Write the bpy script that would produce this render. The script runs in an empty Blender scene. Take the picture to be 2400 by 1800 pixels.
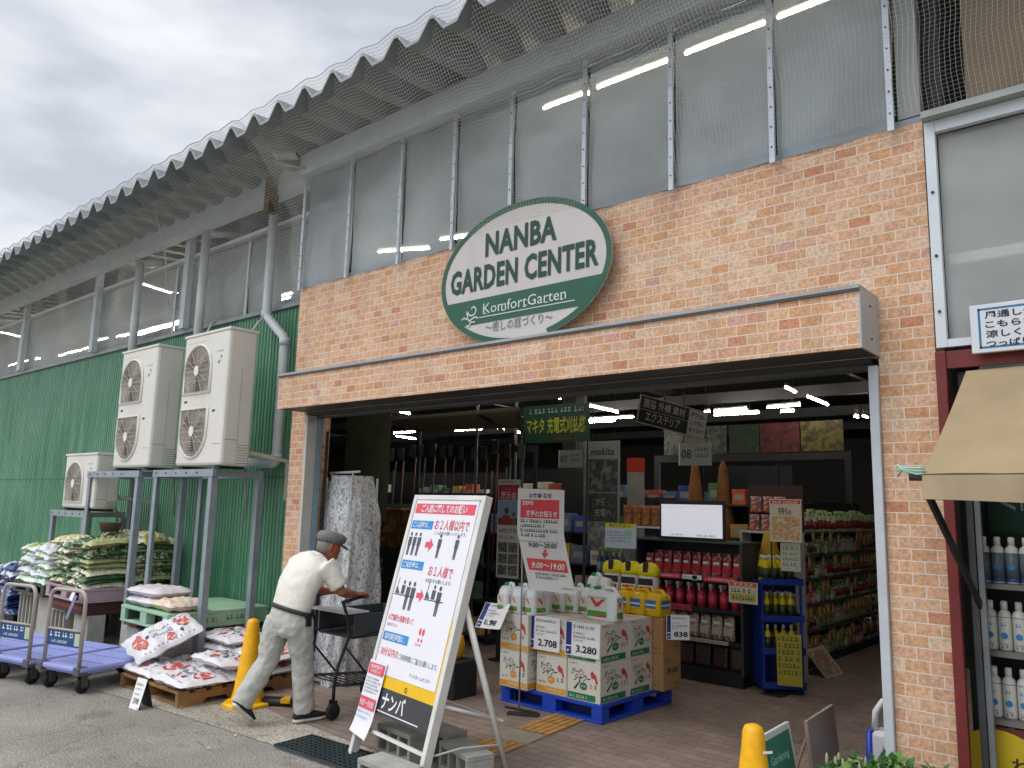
import bpy, bmesh, math, random
from mathutils import Vector, Matrix
random.seed(7)
S = bpy.context.scene
COL = S.collection
V = Vector
# ------------------------------------------------------------------ camera
FPX, CAMH = 1850.7, 1.7                      # focal length in pixels of a 2400 px wide frame, eye height
YAW, PIT, ROL = 0.7140, 0.15253, 0.02516
_cy, _sy, _cp, _sp = math.cos(YAW), math.sin(YAW), math.cos(PIT), math.sin(PIT)
_F = V((-_sy*_cp, _cy*_cp, _sp)); _r = V((_cy, _sy, 0)); _u = _r.cross(_F)
RT = math.cos(ROL)*_r + math.sin(ROL)*_u
UP = -math.sin(ROL)*_r + math.cos(ROL)*_u
cam_d = bpy.data.cameras.new('camera'); cam = bpy.data.objects.new('camera', cam_d); COL.objects.link(cam)
cam_d.sensor_width = 36; cam_d.sensor_fit = 'HORIZONTAL'; cam_d.lens = FPX/2400*36
cam_d.clip_start = 0.05; cam_d.clip_end = 2000
cam.matrix_world = Matrix.Translation((0, 0, CAMH)) @ Matrix((RT, UP, -_F)).transposed().to_4x4()
S.camera = cam
def ray(x, y): return RT*((x-1200)/FPX) + UP*(-(y-900)/FPX) + _F
def gy(x, y, Y): d = ray(x, y); return V((0, 0, CAMH)) + d*(Y/d.y)      # measured point on the plane y = Y
def gx(x, y, X): d = ray(x, y); return V((0, 0, CAMH)) + d*(X/d.x)
def gz(x, y, Z=0.): d = ray(x, y); return V((0, 0, CAMH)) + d*((Z-CAMH)/d.z)
# ------------------------------------------------------------------ world and sun
SUN_EL, SUN_AZ = math.radians(58), math.radians(205)      # azimuth measured clockwise from +y
W = bpy.data.worlds.new('World'); S.world = W; W.use_nodes = True
nt = W.node_tree; nt.nodes.clear()
def wn(t, **k):
    n = nt.nodes.new(t)
    for a, b in k.items(): setattr(n, a, b)
    return n
out = wn('ShaderNodeOutputWorld'); bg1 = wn('ShaderNodeBackground'); bg2 = wn('ShaderNodeBackground'); mx = wn('ShaderNodeMixShader')
sky = wn('ShaderNodeTexSky', sky_type='NISHITA', sun_disc=False, sun_elevation=SUN_EL, sun_rotation=SUN_AZ)
nt.links.new(sky.outputs[0], bg1.inputs[0]); bg1.inputs[1].default_value = 0.13
tc = wn('ShaderNodeTexCoord'); mp = wn('ShaderNodeMapping'); mp.inputs['Scale'].default_value = (1.0, 1.0, 2.6); mp.inputs['Location'].default_value = (0.5, 0.2, 0.35)
nt.links.new(tc.outputs['Generated'], mp.inputs[0])
nz = wn('ShaderNodeTexNoise'); nz.inputs['Scale'].default_value = 1.7; nz.inputs['Detail'].default_value = 5; nz.inputs['Roughness'].default_value = .5; nz.inputs['Distortion'].default_value = .25
nt.links.new(mp.outputs[0], nz.inputs[0])
cr = wn('ShaderNodeValToRGB'); nt.links.new(nz.outputs['Fac'], cr.inputs[0])
e = cr.color_ramp.elements
e[0].position = .38; e[0].color = (1.0, 1.03, 1.06, 1); e[1].position = .60; e[1].color = (.56, .59, .65, 1)
x_ = cr.color_ramp.elements.new(.47); x_.color = (.92, .94, .98, 1)
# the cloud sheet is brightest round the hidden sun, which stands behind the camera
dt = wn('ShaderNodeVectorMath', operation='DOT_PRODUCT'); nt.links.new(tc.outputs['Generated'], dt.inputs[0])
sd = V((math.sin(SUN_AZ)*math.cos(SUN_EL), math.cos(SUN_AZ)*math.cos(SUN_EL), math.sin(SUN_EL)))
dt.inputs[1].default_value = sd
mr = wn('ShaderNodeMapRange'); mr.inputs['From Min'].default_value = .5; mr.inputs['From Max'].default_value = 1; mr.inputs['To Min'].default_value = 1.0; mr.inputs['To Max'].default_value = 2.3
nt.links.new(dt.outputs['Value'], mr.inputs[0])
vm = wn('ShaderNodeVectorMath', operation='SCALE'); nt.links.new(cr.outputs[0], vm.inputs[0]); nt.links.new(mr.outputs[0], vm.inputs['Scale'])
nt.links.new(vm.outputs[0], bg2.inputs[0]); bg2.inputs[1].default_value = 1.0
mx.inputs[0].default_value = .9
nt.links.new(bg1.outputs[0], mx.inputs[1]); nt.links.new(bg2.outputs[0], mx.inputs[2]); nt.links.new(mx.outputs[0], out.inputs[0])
sl = bpy.data.lights.new('sun', 'SUN'); sl.energy = 1.0; sl.angle = math.radians(25); sl.color = (1, .97, .93)
so = bpy.data.objects.new('sun', sl); COL.objects.link(so); so.rotation_euler = sd.to_track_quat('Z', 'Y').to_euler(); so.location = (3, -6, 12)
S.view_settings.view_transform = 'Standard'; S.view_settings.look = 'None'; S.view_settings.exposure = 0.15; S.view_settings.gamma = 1
S.cycles.use_denoising = True
try: S.cycles.denoiser = 'OPENIMAGEDENOISE'
except Exception: pass
S.cycles.max_bounces = 8; S.cycles.transparent_max_bounces = 16; S.cycles.caustics_reflective = False; S.cycles.sample_clamp_indirect = 6
# ------------------------------------------------------------------ materials
def lin(h):
    h = h.lstrip('#'); r = [int(h[i:i+2], 16)/255 for i in (0, 2, 4)]
    return tuple(c/12.92 if c < .04045 else ((c+.055)/1.055)**2.4 for c in r)
MATS = {}
def newmat(name):
    m = bpy.data.materials.new(name); m.use_nodes = True; n = m.node_tree.nodes; n.clear()
    o = n.new('ShaderNodeOutputMaterial'); b = n.new('ShaderNodeBsdfPrincipled'); m.node_tree.links.new(b.outputs[0], o.inputs[0])
    return m, m.node_tree, b, o
def pm(h, rough=.6, var=.12, sc=6., bump=0., metal=0., bsc=None, obj_rand=0., spec=.4):
    """procedural paint / plastic / metal: base colour broken up by two noises, optional bump and per-object shift"""
    key = (h, rough, var, sc, bump, metal, bsc, obj_rand)
    if key in MATS: return MATS[key]
    m, t, b, o = newmat('surface_' + h.strip('#') + '_%d' % len(MATS)); L = t.links; N = t.nodes
    c = lin(h) if isinstance(h, str) else h
    tc = N.new('ShaderNodeTexCoord'); no = N.new('ShaderNodeTexNoise'); no.inputs['Scale'].default_value = sc; no.inputs['Detail'].default_value = 6; no.inputs['Roughness'].default_value = .6
    L.new(tc.outputs['Object'], no.inputs[0])
    rp = N.new('ShaderNodeMapRange'); rp.inputs['From Min'].default_value = .3; rp.inputs['From Max'].default_value = .7; rp.inputs['To Min'].default_value = 1-var; rp.inputs['To Max'].default_value = 1+var
    L.new(no.outputs['Fac'], rp.inputs[0])
    val = rp.outputs[0]
    if obj_rand:
        oi = N.new('ShaderNodeObjectInfo'); r2 = N.new('ShaderNodeMapRange'); r2.inputs['To Min'].default_value = 1-obj_rand; r2.inputs['To Max'].default_value = 1+obj_rand
        L.new(oi.outputs['Random'], r2.inputs[0]); mu = N.new('ShaderNodeMath'); mu.operation = 'MULTIPLY'; L.new(val, mu.inputs[0]); L.new(r2.outputs[0], mu.inputs[1]); val = mu.outputs[0]
    sc_ = N.new('ShaderNodeVectorMath'); sc_.operation = 'SCALE'; sc_.inputs[0].default_value = c; L.new(val, sc_.inputs['Scale'])
    L.new(sc_.outputs[0], b.inputs['Base Color'])
    b.inputs['Roughness'].default_value = rough; b.inputs['Metallic'].default_value = metal; b.inputs['Specular IOR Level'].default_value = spec
    if bump:
        n2 = N.new('ShaderNodeTexNoise'); n2.inputs['Scale'].default_value = bsc or sc*4; n2.inputs['Detail'].default_value = 5; L.new(tc.outputs['Object'], n2.inputs[0])
        bp = N.new('ShaderNodeBump'); bp.inputs['Strength'].default_value = bump; bp.inputs['Distance'].default_value = .02; L.new(n2.outputs['Fac'], bp.inputs['Height']); L.new(bp.outputs[0], b.inputs['Normal'])
    MATS[key] = m; return m
def emit(h, s):
    key = ('e', h, s)
    if key in MATS: return MATS[key]
    m, t, b, o = newmat('light_' + h.strip('#')); b.inputs['Base Color'].default_value = (.8, .8, .8, 1)
    b.inputs['Emission Color'].default_value = (*lin(h), 1); b.inputs['Emission Strength'].default_value = s
    MATS[key] = m; return m
def brick_mat():
    m, t, b, o = newmat('brick_panel'); N, L = t.nodes, t.links
    geo = N.new('ShaderNodeNewGeometry'); sx = N.new('ShaderNodeSeparateXYZ'); L.new(geo.outputs['Position'], sx.inputs[0])
    ad = N.new('ShaderNodeMath'); ad.operation = 'ADD'; L.new(sx.outputs['X'], ad.inputs[0]); L.new(sx.outputs['Y'], ad.inputs[1])
    cb = N.new('ShaderNodeCombineXYZ'); L.new(ad.outputs[0], cb.inputs[0]); L.new(sx.outputs['Z'], cb.inputs[1])
    br = N.new('ShaderNodeTexBrick'); L.new(cb.outputs[0], br.inputs[0])
    br.offset = .5; br.inputs['Scale'].default_value = 1; br.inputs['Brick Width'].default_value = .122; br.inputs['Row Height'].default_value = .0612
    br.inputs['Mortar Size'].default_value = .0033; br.inputs['Mortar Smooth'].default_value = .25; br.inputs['Bias'].default_value = 0
    br.inputs['Color1'].default_value = (0, 0, 0, 1); br.inputs['Color2'].default_value = (1, 1, 1, 1); br.inputs['Mortar'].default_value = (.5, .5, .5, 1)
    rp = N.new('ShaderNodeValToRGB'); L.new(br.outputs['Color'], rp.inputs[0]); cr = rp.color_ramp; cr.interpolation = 'LINEAR'
    st = [(0, '#d1a687'), (.14, '#c99c75'), (.28, '#d2b59a'), (.4, '#c5956b'), (.52, '#cea588'), (.62, '#c89a78'), (.72, '#cdae91'), (.8, '#c28f66'), (.88, '#cda78c'), (.95, '#bb805e'), (1, '#c4998a')]
    cr.elements[0].position = 0; cr.elements[0].color = (*lin(st[0][1]), 1); cr.elements[1].position = 1; cr.elements[1].color = (*lin(st[-1][1]), 1)
    for p, h in st[1:-1]: q = cr.elements.new(p); q.color = (*lin(h), 1)
    no = N.new('ShaderNodeTexNoise'); no.inputs['Scale'].default_value = 65; no.inputs['Detail'].default_value = 4; L.new(geo.outputs['Position'], no.inputs[0])
    n3 = N.new('ShaderNodeTexNoise'); n3.inputs['Scale'].default_value = 1.2; n3.inputs['Detail'].default_value = 5; L.new(geo.outputs['Position'], n3.inputs[0])
    r1 = N.new('ShaderNodeMapRange'); r1.inputs['From Min'].default_value = .3; r1.inputs['From Max'].default_value = .7; r1.inputs['To Min'].default_value = .72; r1.inputs['To Max'].default_value = 1.22; L.new(no.outputs['Fac'], r1.inputs[0])
    r3 = N.new('ShaderNodeMapRange'); r3.inputs['From Min'].default_value = .3; r3.inputs['From Max'].default_value = .7; r3.inputs['To Min'].default_value = .9; r3.inputs['To Max'].default_value = 1.06; L.new(n3.outputs['Fac'], r3.inputs[0])
    s1 = N.new('ShaderNodeVectorMath'); s1.operation = 'SCALE'; L.new(rp.outputs[0], s1.inputs[0]); L.new(r1.outputs[0], s1.inputs['Scale'])
    mxc = N.new('ShaderNodeMix'); mxc.data_type = 'RGBA'; L.new(br.outputs['Fac'], mxc.inputs['Factor']); L.new(s1.outputs[0], mxc.inputs[6]); mxc.inputs[7].default_value = (*lin('#d9cbbd'), 1)
    mps = N.new('ShaderNodeMapping'); mps.inputs['Scale'].default_value = (1, 1, .09); L.new(geo.outputs['Position'], mps.inputs[0]); n5 = N.new('ShaderNodeTexNoise'); n5.inputs['Scale'].default_value = 5; n5.inputs['Detail'].default_value = 6; L.new(mps.outputs[0], n5.inputs[0])
    r5 = N.new('ShaderNodeMapRange'); r5.inputs['From Min'].default_value = .54; r5.inputs['From Max'].default_value = .72; r5.inputs['To Min'].default_value = 1; r5.inputs['To Max'].default_value = .8; L.new(n5.outputs['Fac'], r5.inputs[0]); m5 = N.new('ShaderNodeMath'); m5.operation = 'MULTIPLY'; L.new(r3.outputs[0], m5.inputs[0]); L.new(r5.outputs[0], m5.inputs[1])
    s2 = N.new('ShaderNodeVectorMath'); s2.operation = 'SCALE'; L.new(mxc.outputs[2], s2.inputs[0]); L.new(m5.outputs[0], s2.inputs['Scale'])
    L.new(s2.outputs[0], b.inputs['Base Color']); b.inputs['Roughness'].default_value = .72
    iv = N.new('ShaderNodeMath'); iv.operation = 'SUBTRACT'; iv.inputs[0].default_value = 1; L.new(br.outputs['Fac'], iv.inputs[1])
    a2 = N.new('ShaderNodeMath'); a2.operation = 'MULTIPLY_ADD'; L.new(no.outputs['Fac'], a2.inputs[0]); a2.inputs[1].default_value = .35; L.new(iv.outputs[0], a2.inputs[2])
    bp = N.new('ShaderNodeBump'); bp.inputs['Strength'].default_value = .5; bp.inputs['Distance'].default_value = .004; L.new(a2.outputs[0], bp.inputs['Height']); L.new(bp.outputs[0], b.inputs['Normal'])
    return m
def film_mat(name, h, thru, rough=.3):
    """milky plastic sheeting: part scatters, part lets the view through softened"""
    m, t, b, o = newmat(name); N, L = t.nodes, t.links
    tc = N.new('ShaderNodeTexCoord'); no = N.new('ShaderNodeTexNoise'); no.inputs['Scale'].default_value = 1.6; no.inputs['Detail'].default_value = 4; L.new(tc.outputs['Object'], no.inputs[0])
    cl = N.new('ShaderNodeTexNoise'); cl.inputs['Scale'].default_value = 1.1; cl.inputs['Detail'].default_value = 5; cl.inputs['Distortion'].default_value = .8; gp = N.new('ShaderNodeNewGeometry'); L.new(gp.outputs['Position'], cl.inputs[0])
    cr_ = N.new('ShaderNodeMapRange'); cr_.inputs['From Min'].default_value = .3; cr_.inputs['From Max'].default_value = .7; cr_.inputs['To Min'].default_value = .7; cr_.inputs['To Max'].default_value = 1.22; L.new(cl.outputs['Fac'], cr_.inputs[0]); cs = N.new('ShaderNodeVectorMath'); cs.operation = 'SCALE'; cs.inputs[0].default_value = lin(h); L.new(cr_.outputs[0], cs.inputs['Scale']); L.new(cs.outputs[0], b.inputs['Base Color'])
    b.inputs['Roughness'].default_value = .2; b.inputs['Specular IOR Level'].default_value = .8
    tl = N.new('ShaderNodeBsdfTranslucent'); tl.inputs[0].default_value = (*lin(h), 1)
    rf = N.new('ShaderNodeBsdfRefraction'); rf.inputs['Color'].default_value = (.92, .94, .95, 1); rf.inputs['Roughness'].default_value = rough; rf.inputs['IOR'].default_value = 1.03
    m1 = N.new('ShaderNodeMixShader'); m1.inputs[0].default_value = .35; L.new(b.outputs[0], m1.inputs[1]); L.new(tl.outputs[0], m1.inputs[2])
    r = N.new('ShaderNodeMapRange'); r.inputs['To Min'].default_value = thru-.1; r.inputs['To Max'].default_value = thru+.1; L.new(no.outputs['Fac'], r.inputs[0])
    m2 = N.new('ShaderNodeMixShader'); L.new(r.outputs[0], m2.inputs[0]); L.new(m1.outputs[0], m2.inputs[1]); L.new(rf.outputs[0], m2.inputs[2])
    L.new(m2.outputs[0], o.inputs[0])
    w = N.new('ShaderNodeTexNoise'); w.inputs['Scale'].default_value = 2.2; w.inputs['Detail'].default_value = 2; L.new(tc.outputs['Object'], w.inputs[0])
    bp = N.new('ShaderNodeBump'); bp.inputs['Strength'].default_value = .5; bp.inputs['Distance'].default_value = .05; L.new(w.outputs['Fac'], bp.inputs['Height']); L.new(bp.outputs[0], b.inputs['Normal']); L.new(bp.outputs[0], rf.inputs['Normal'])
    return m
def wrap_mat():
    """clear crinkled sheeting: thin bright creases over a see-through film"""
    m, t, b, o = newmat('crinkled_sheeting'); N, L = t.nodes, t.links
    b.inputs['Base Color'].default_value = (.66, .68, .70, 1); b.inputs['Roughness'].default_value = .22; b.inputs['Specular IOR Level'].default_value = .8
    tr = N.new('ShaderNodeBsdfTransparent'); tr.inputs[0].default_value = (.82, .84, .86, 1)
    tc = N.new('ShaderNodeTexCoord')
    mp_ = N.new('ShaderNodeMapping'); mp_.inputs['Scale'].default_value = (1, 1, .5); L.new(tc.outputs['Object'], mp_.inputs[0])
    wn_ = N.new('ShaderNodeTexNoise'); wn_.inputs['Scale'].default_value = 9; wn_.inputs['Detail'].default_value = 4; L.new(mp_.outputs[0], wn_.inputs[0])
    sc_ = N.new('ShaderNodeVectorMath'); sc_.operation = 'SCALE'; sc_.inputs['Scale'].default_value = .16; L.new(wn_.outputs['Color'], sc_.inputs[0])
    ad = N.new('ShaderNodeVectorMath'); ad.operation = 'ADD'; L.new(mp_.outputs[0], ad.inputs[0]); L.new(sc_.outputs[0], ad.inputs[1])
    def edges(k, w):
        vo = N.new('ShaderNodeTexVoronoi'); vo.feature = 'DISTANCE_TO_EDGE'; vo.inputs['Scale'].default_value = k; L.new(ad.outputs[0], vo.inputs[0])
        r = N.new('ShaderNodeMapRange'); r.inputs['From Max'].default_value = w; r.inputs['To Min'].default_value = 1; r.inputs['To Max'].default_value = 0; L.new(vo.outputs[0], r.inputs[0]); return r
    e1, e2 = edges(16, .16), edges(42, .2)
    m1 = N.new('ShaderNodeMath'); m1.operation = 'MAXIMUM'; L.new(e1.outputs[0], m1.inputs[0]); L.new(e2.outputs[0], m1.inputs[1])
    f = N.new('ShaderNodeMapRange'); f.inputs['To Min'].default_value = .74; f.inputs['To Max'].default_value = .12; L.new(m1.outputs[0], f.inputs[0])
    b.inputs['Base Color'].default_value = (.82, .84, .86, 1)
    mxs = N.new('ShaderNodeMixShader'); L.new(f.outputs[0], mxs.inputs[0]); L.new(b.outputs[0], mxs.inputs[1]); L.new(tr.outputs[0], mxs.inputs[2]); L.new(mxs.outputs[0], o.inputs[0])
    b.inputs['Roughness'].default_value = .2; b.inputs['Specular IOR Level'].default_value = .8
    bp = N.new('ShaderNodeBump'); bp.inputs['Strength'].default_value = .35; bp.inputs['Distance'].default_value = .02; L.new(m1.outputs[0], bp.inputs['Height']); L.new(bp.outputs[0], b.inputs['Normal'])
    return m
def bag_mat(name, stops, warp=.11):
    """printed sack: bands of colour along its length, ink broken by the creases"""
    key = ('bag', name)
    if key in MATS: return MATS[key]
    m, t, b, o = newmat('sack_' + name); N, L = t.nodes, t.links
    tc = N.new('ShaderNodeTexCoord'); sx = N.new('ShaderNodeSeparateXYZ'); L.new(tc.outputs['Object'], sx.inputs[0])
    no = N.new('ShaderNodeTexNoise'); no.inputs['Scale'].default_value = 14; no.inputs['Detail'].default_value = 3; L.new(tc.outputs['Object'], no.inputs[0])
    oi = N.new('ShaderNodeObjectInfo'); a0 = N.new('ShaderNodeMath'); a0.operation = 'MULTIPLY_ADD'; L.new(no.outputs['Fac'], a0.inputs[0]); a0.inputs[1].default_value = warp*4; L.new(sx.outputs['X'], a0.inputs[2])
    a1 = N.new('ShaderNodeMath'); a1.operation = 'MULTIPLY_ADD'; L.new(oi.outputs['Random'], a1.inputs[0]); a1.inputs[1].default_value = .12; L.new(a0.outputs[0], a1.inputs[2])
    a2 = N.new('ShaderNodeMath'); a2.operation = 'MULTIPLY_ADD'; L.new(a1.outputs[0], a2.inputs[0]); a2.inputs[1].default_value = 1.6; a2.inputs[2].default_value = .28
    rp = N.new('ShaderNodeValToRGB'); L.new(a2.outputs[0], rp.inputs[0]); cr = rp.color_ramp; cr.interpolation = 'CONSTANT'; n = len(stops)
    cr.elements[0].position = 0; cr.elements[0].color = (*lin(stops[0][1]), 1); cr.elements[1].position = stops[-1][0]; cr.elements[1].color = (*lin(stops[-1][1]), 1)
    for p, h in stops[1:-1]: q = cr.elements.new(p); q.color = (*lin(h), 1)
    n2 = N.new('ShaderNodeTexNoise'); n2.inputs['Scale'].default_value = 40; n2.inputs['Detail'].default_value = 4; L.new(tc.outputs['Object'], n2.inputs[0]); r = N.new('ShaderNodeMapRange'); r.inputs['From Min'].default_value = .35; r.inputs['From Max'].default_value = .65; r.inputs['To Min'].default_value = .82; r.inputs['To Max'].default_value = 1.12; L.new(n2.outputs['Fac'], r.inputs[0])
    s = N.new('ShaderNodeVectorMath'); s.operation = 'SCALE'; L.new(rp.outputs[0], s.inputs[0]); L.new(r.outputs[0], s.inputs['Scale']); L.new(s.outputs[0], b.inputs['Base Color']); b.inputs['Roughness'].default_value = .33
    bp = N.new('ShaderNodeBump'); bp.inputs['Strength'].default_value = .35; bp.inputs['Distance'].default_value = .02; L.new(no.outputs['Fac'], bp.inputs['Height']); L.new(bp.outputs[0], b.inputs['Normal'])
    MATS[key] = m; return m
def pic_mat(name, cols, sc=14.):
    """a printed picture: soft coloured blotches"""
    key = ('pic', name)
    if key in MATS: return MATS[key]
    m, t, b, o = newmat('print_' + name); N, L = t.nodes, t.links
    tc = N.new('ShaderNodeTexCoord'); no = N.new('ShaderNodeTexNoise'); no.inputs['Scale'].default_value = sc; no.inputs['Detail'].default_value = 4; no.inputs['Distortion'].default_value = .6; L.new(tc.outputs['Object'], no.inputs[0])
    rp = N.new('ShaderNodeValToRGB'); L.new(no.outputs['Fac'], rp.inputs[0]); cr = rp.color_ramp; n = len(cols)
    cr.elements[0].position = .3; cr.elements[0].color = (*lin(cols[0]), 1); cr.elements[1].position = .7; cr.elements[1].color = (*lin(cols[-1]), 1)
    for i, h in enumerate(cols[1:-1]): q = cr.elements.new(.3 + .4*(i+1)/(n-1)); q.color = (*lin(h), 1)
    L.new(rp.outputs[0], b.inputs['Base Color']); b.inputs['Roughness'].default_value = .5
    MATS[key] = m; return m
def ground_mat(name, h, h2, sc, bump, grit=180.):
    m, t, b, o = newmat(name); N, L = t.nodes, t.links
    geo = N.new('ShaderNodeNewGeometry')
    def nse(s, d=6, r=.6):
        q = N.new('ShaderNodeTexNoise'); q.inputs['Scale'].default_value = s; q.inputs['Detail'].default_value = d; q.inputs['Roughness'].default_value = r; L.new(geo.outputs['Position'], q.inputs[0]); return q
    a, g, d = nse(sc), nse(grit, 3, .7), nse(.9)
    rp = N.new('ShaderNodeValToRGB'); L.new(a.outputs['Fac'], rp.inputs[0]); rp.color_ramp.elements[0].position = .3; rp.color_ramp.elements[0].color = (*lin(h), 1); rp.color_ramp.elements[1].position = .7; rp.color_ramp.elements[1].color = (*lin(h2), 1)
    r = N.new('ShaderNodeMapRange'); r.inputs['From Min'].default_value = .38; r.inputs['From Max'].default_value = .62; r.inputs['To Min'].default_value = .5; r.inputs['To Max'].default_value = 1.5; L.new(g.outputs['Fac'], r.inputs[0])
    r2 = N.new('ShaderNodeMapRange'); r2.inputs['From Min'].default_value = .3; r2.inputs['From Max'].default_value = .7; r2.inputs['To Min'].default_value = .72; r2.inputs['To Max'].default_value = 1.16; L.new(d.outputs['Fac'], r2.inputs[0])
    mu = N.new('ShaderNodeMath'); mu.operation = 'MULTIPLY'; L.new(r.outputs[0], mu.inputs[0]); L.new(r2.outputs[0], mu.inputs[1])
    st = nse(2.6, 4, .5); r4 = N.new('ShaderNodeMapRange'); r4.inputs['From Min'].default_value = .60; r4.inputs['From Max'].default_value = .66; r4.inputs['To Min'].default_value = 1; r4.inputs['To Max'].default_value = .8; L.new(st.outputs['Fac'], r4.inputs[0])
    vo = N.new('ShaderNodeTexVoronoi'); vo.feature = 'DISTANCE_TO_EDGE'; vo.inputs['Scale'].default_value = .55; wv = nse(3, 3, .6); wa = N.new('ShaderNodeVectorMath'); wa.operation = 'ADD'; ws = N.new('ShaderNodeVectorMath'); ws.operation = 'SCALE'; ws.inputs['Scale'].default_value = .5; L.new(wv.outputs['Color'], ws.inputs[0]); L.new(geo.outputs['Position'], wa.inputs[0]); L.new(ws.outputs[0], wa.inputs[1]); L.new(wa.outputs[0], vo.inputs[0])
    r5 = N.new('ShaderNodeMapRange'); r5.inputs['From Min'].default_value = .002; r5.inputs['From Max'].default_value = .007; r5.inputs['To Min'].default_value = .72; r5.inputs['To Max'].default_value = 1; L.new(vo.outputs[0], r5.inputs[0])
    m3 = N.new('ShaderNodeMath'); m3.operation = 'MULTIPLY'; L.new(r4.outputs[0], m3.inputs[0]); L.new(r5.outputs[0], m3.inputs[1]); m4 = N.new('ShaderNodeMath'); m4.operation = 'MULTIPLY'; L.new(mu.outputs[0], m4.inputs[0]); L.new(m3.outputs[0], m4.inputs[1])
    s = N.new('ShaderNodeVectorMath'); s.operation = 'SCALE'; L.new(rp.outputs[0], s.inputs[0]); L.new(m4.outputs[0], s.inputs['Scale']); L.new(s.outputs[0], b.inputs['Base Color'])
    b.inputs['Roughness'].default_value = .85
    bp = N.new('ShaderNodeBump'); bp.inputs['Strength'].default_value = bump; bp.inputs['Distance'].default_value = .006; L.new(g.outputs['Fac'], bp.inputs['Height']); L.new(bp.outputs[0], b.inputs['Normal'])
    return m
def paver_mat():
    m, t, b, o = newmat('paving_blocks'); N, L = t.nodes, t.links
    geo = N.new('ShaderNodeNewGeometry'); br = N.new('ShaderNodeTexBrick'); L.new(geo.outputs['Position'], br.inputs[0])
    br.inputs['Scale'].default_value = 1; br.inputs['Brick Width'].default_value = .2; br.inputs['Row Height'].default_value = .1; br.inputs['Mortar Size'].default_value = .003; br.inputs['Bias'].default_value = 0
    br.inputs['Color1'].default_value = (*lin('#82726a'), 1); br.inputs['Color2'].default_value = (*lin('#937f74'), 1); br.inputs['Mortar'].default_value = (*lin('#4c4440'), 1)
    no = N.new('ShaderNodeTexNoise'); no.inputs['Scale'].default_value = 3; no.inputs['Detail'].default_value = 8; no.inputs['Roughness'].default_value = .7; L.new(geo.outputs['Position'], no.inputs[0])
    r = N.new('ShaderNodeMapRange'); r.inputs['From Min'].default_value = .3; r.inputs['From Max'].default_value = .7; r.inputs['To Min'].default_value = .72; r.inputs['To Max'].default_value = 1.2; L.new(no.outputs['Fac'], r.inputs[0])
    s = N.new('ShaderNodeVectorMath'); s.operation = 'SCALE'; L.new(br.outputs['Color'], s.inputs[0]); L.new(r.outputs[0], s.inputs['Scale']); L.new(s.outputs[0], b.inputs['Base Color'])
    b.inputs['Roughness'].default_value = .6
    bp = N.new('ShaderNodeBump'); bp.invert = True; bp.inputs['Strength'].default_value = .4; bp.inputs['Distance'].default_value = .004; L.new(br.outputs['Fac'], bp.inputs['Height']); L.new(bp.outputs[0], b.inputs['Normal'])
    return m
BRICK = brick_mat()
FILM = film_mat('window_film', '#b0bcc4', .28, .36); FILM2 = film_mat('window_film_clear', '#c0c9c8', .36, .10)
WRAP = wrap_mat()
WHITE = pm('#e4e4e2', .5, .05); CARD = pm('#e8e8ea', .55, .03); BLACK = pm('#1b1b1d', .5, .15); INK = pm('#22242a', .6, .05); RED = pm('#c62a35', .5, .06)
PINKRED = pm('#d9505f', .5, .04); BLUE = pm('#2a86cc', .5, .05); GALV = pm('#8d979e', .45, .15, 9, .05, .25); STEELW = pm('#c3c8cb', .45, .1, 5); GREYP = pm('#8b8f93', .5, .1)
YEL = pm('#eab308', .45, .08); GREEN = pm('#1d5a3c', .5, .1); DARK = pm('#26282a', .7, .2); CONC = pm('#a3a29c', .9, .16, 8, .35, 0, 60); NAVY = pm('#1f3480', .5, .06)
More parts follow.
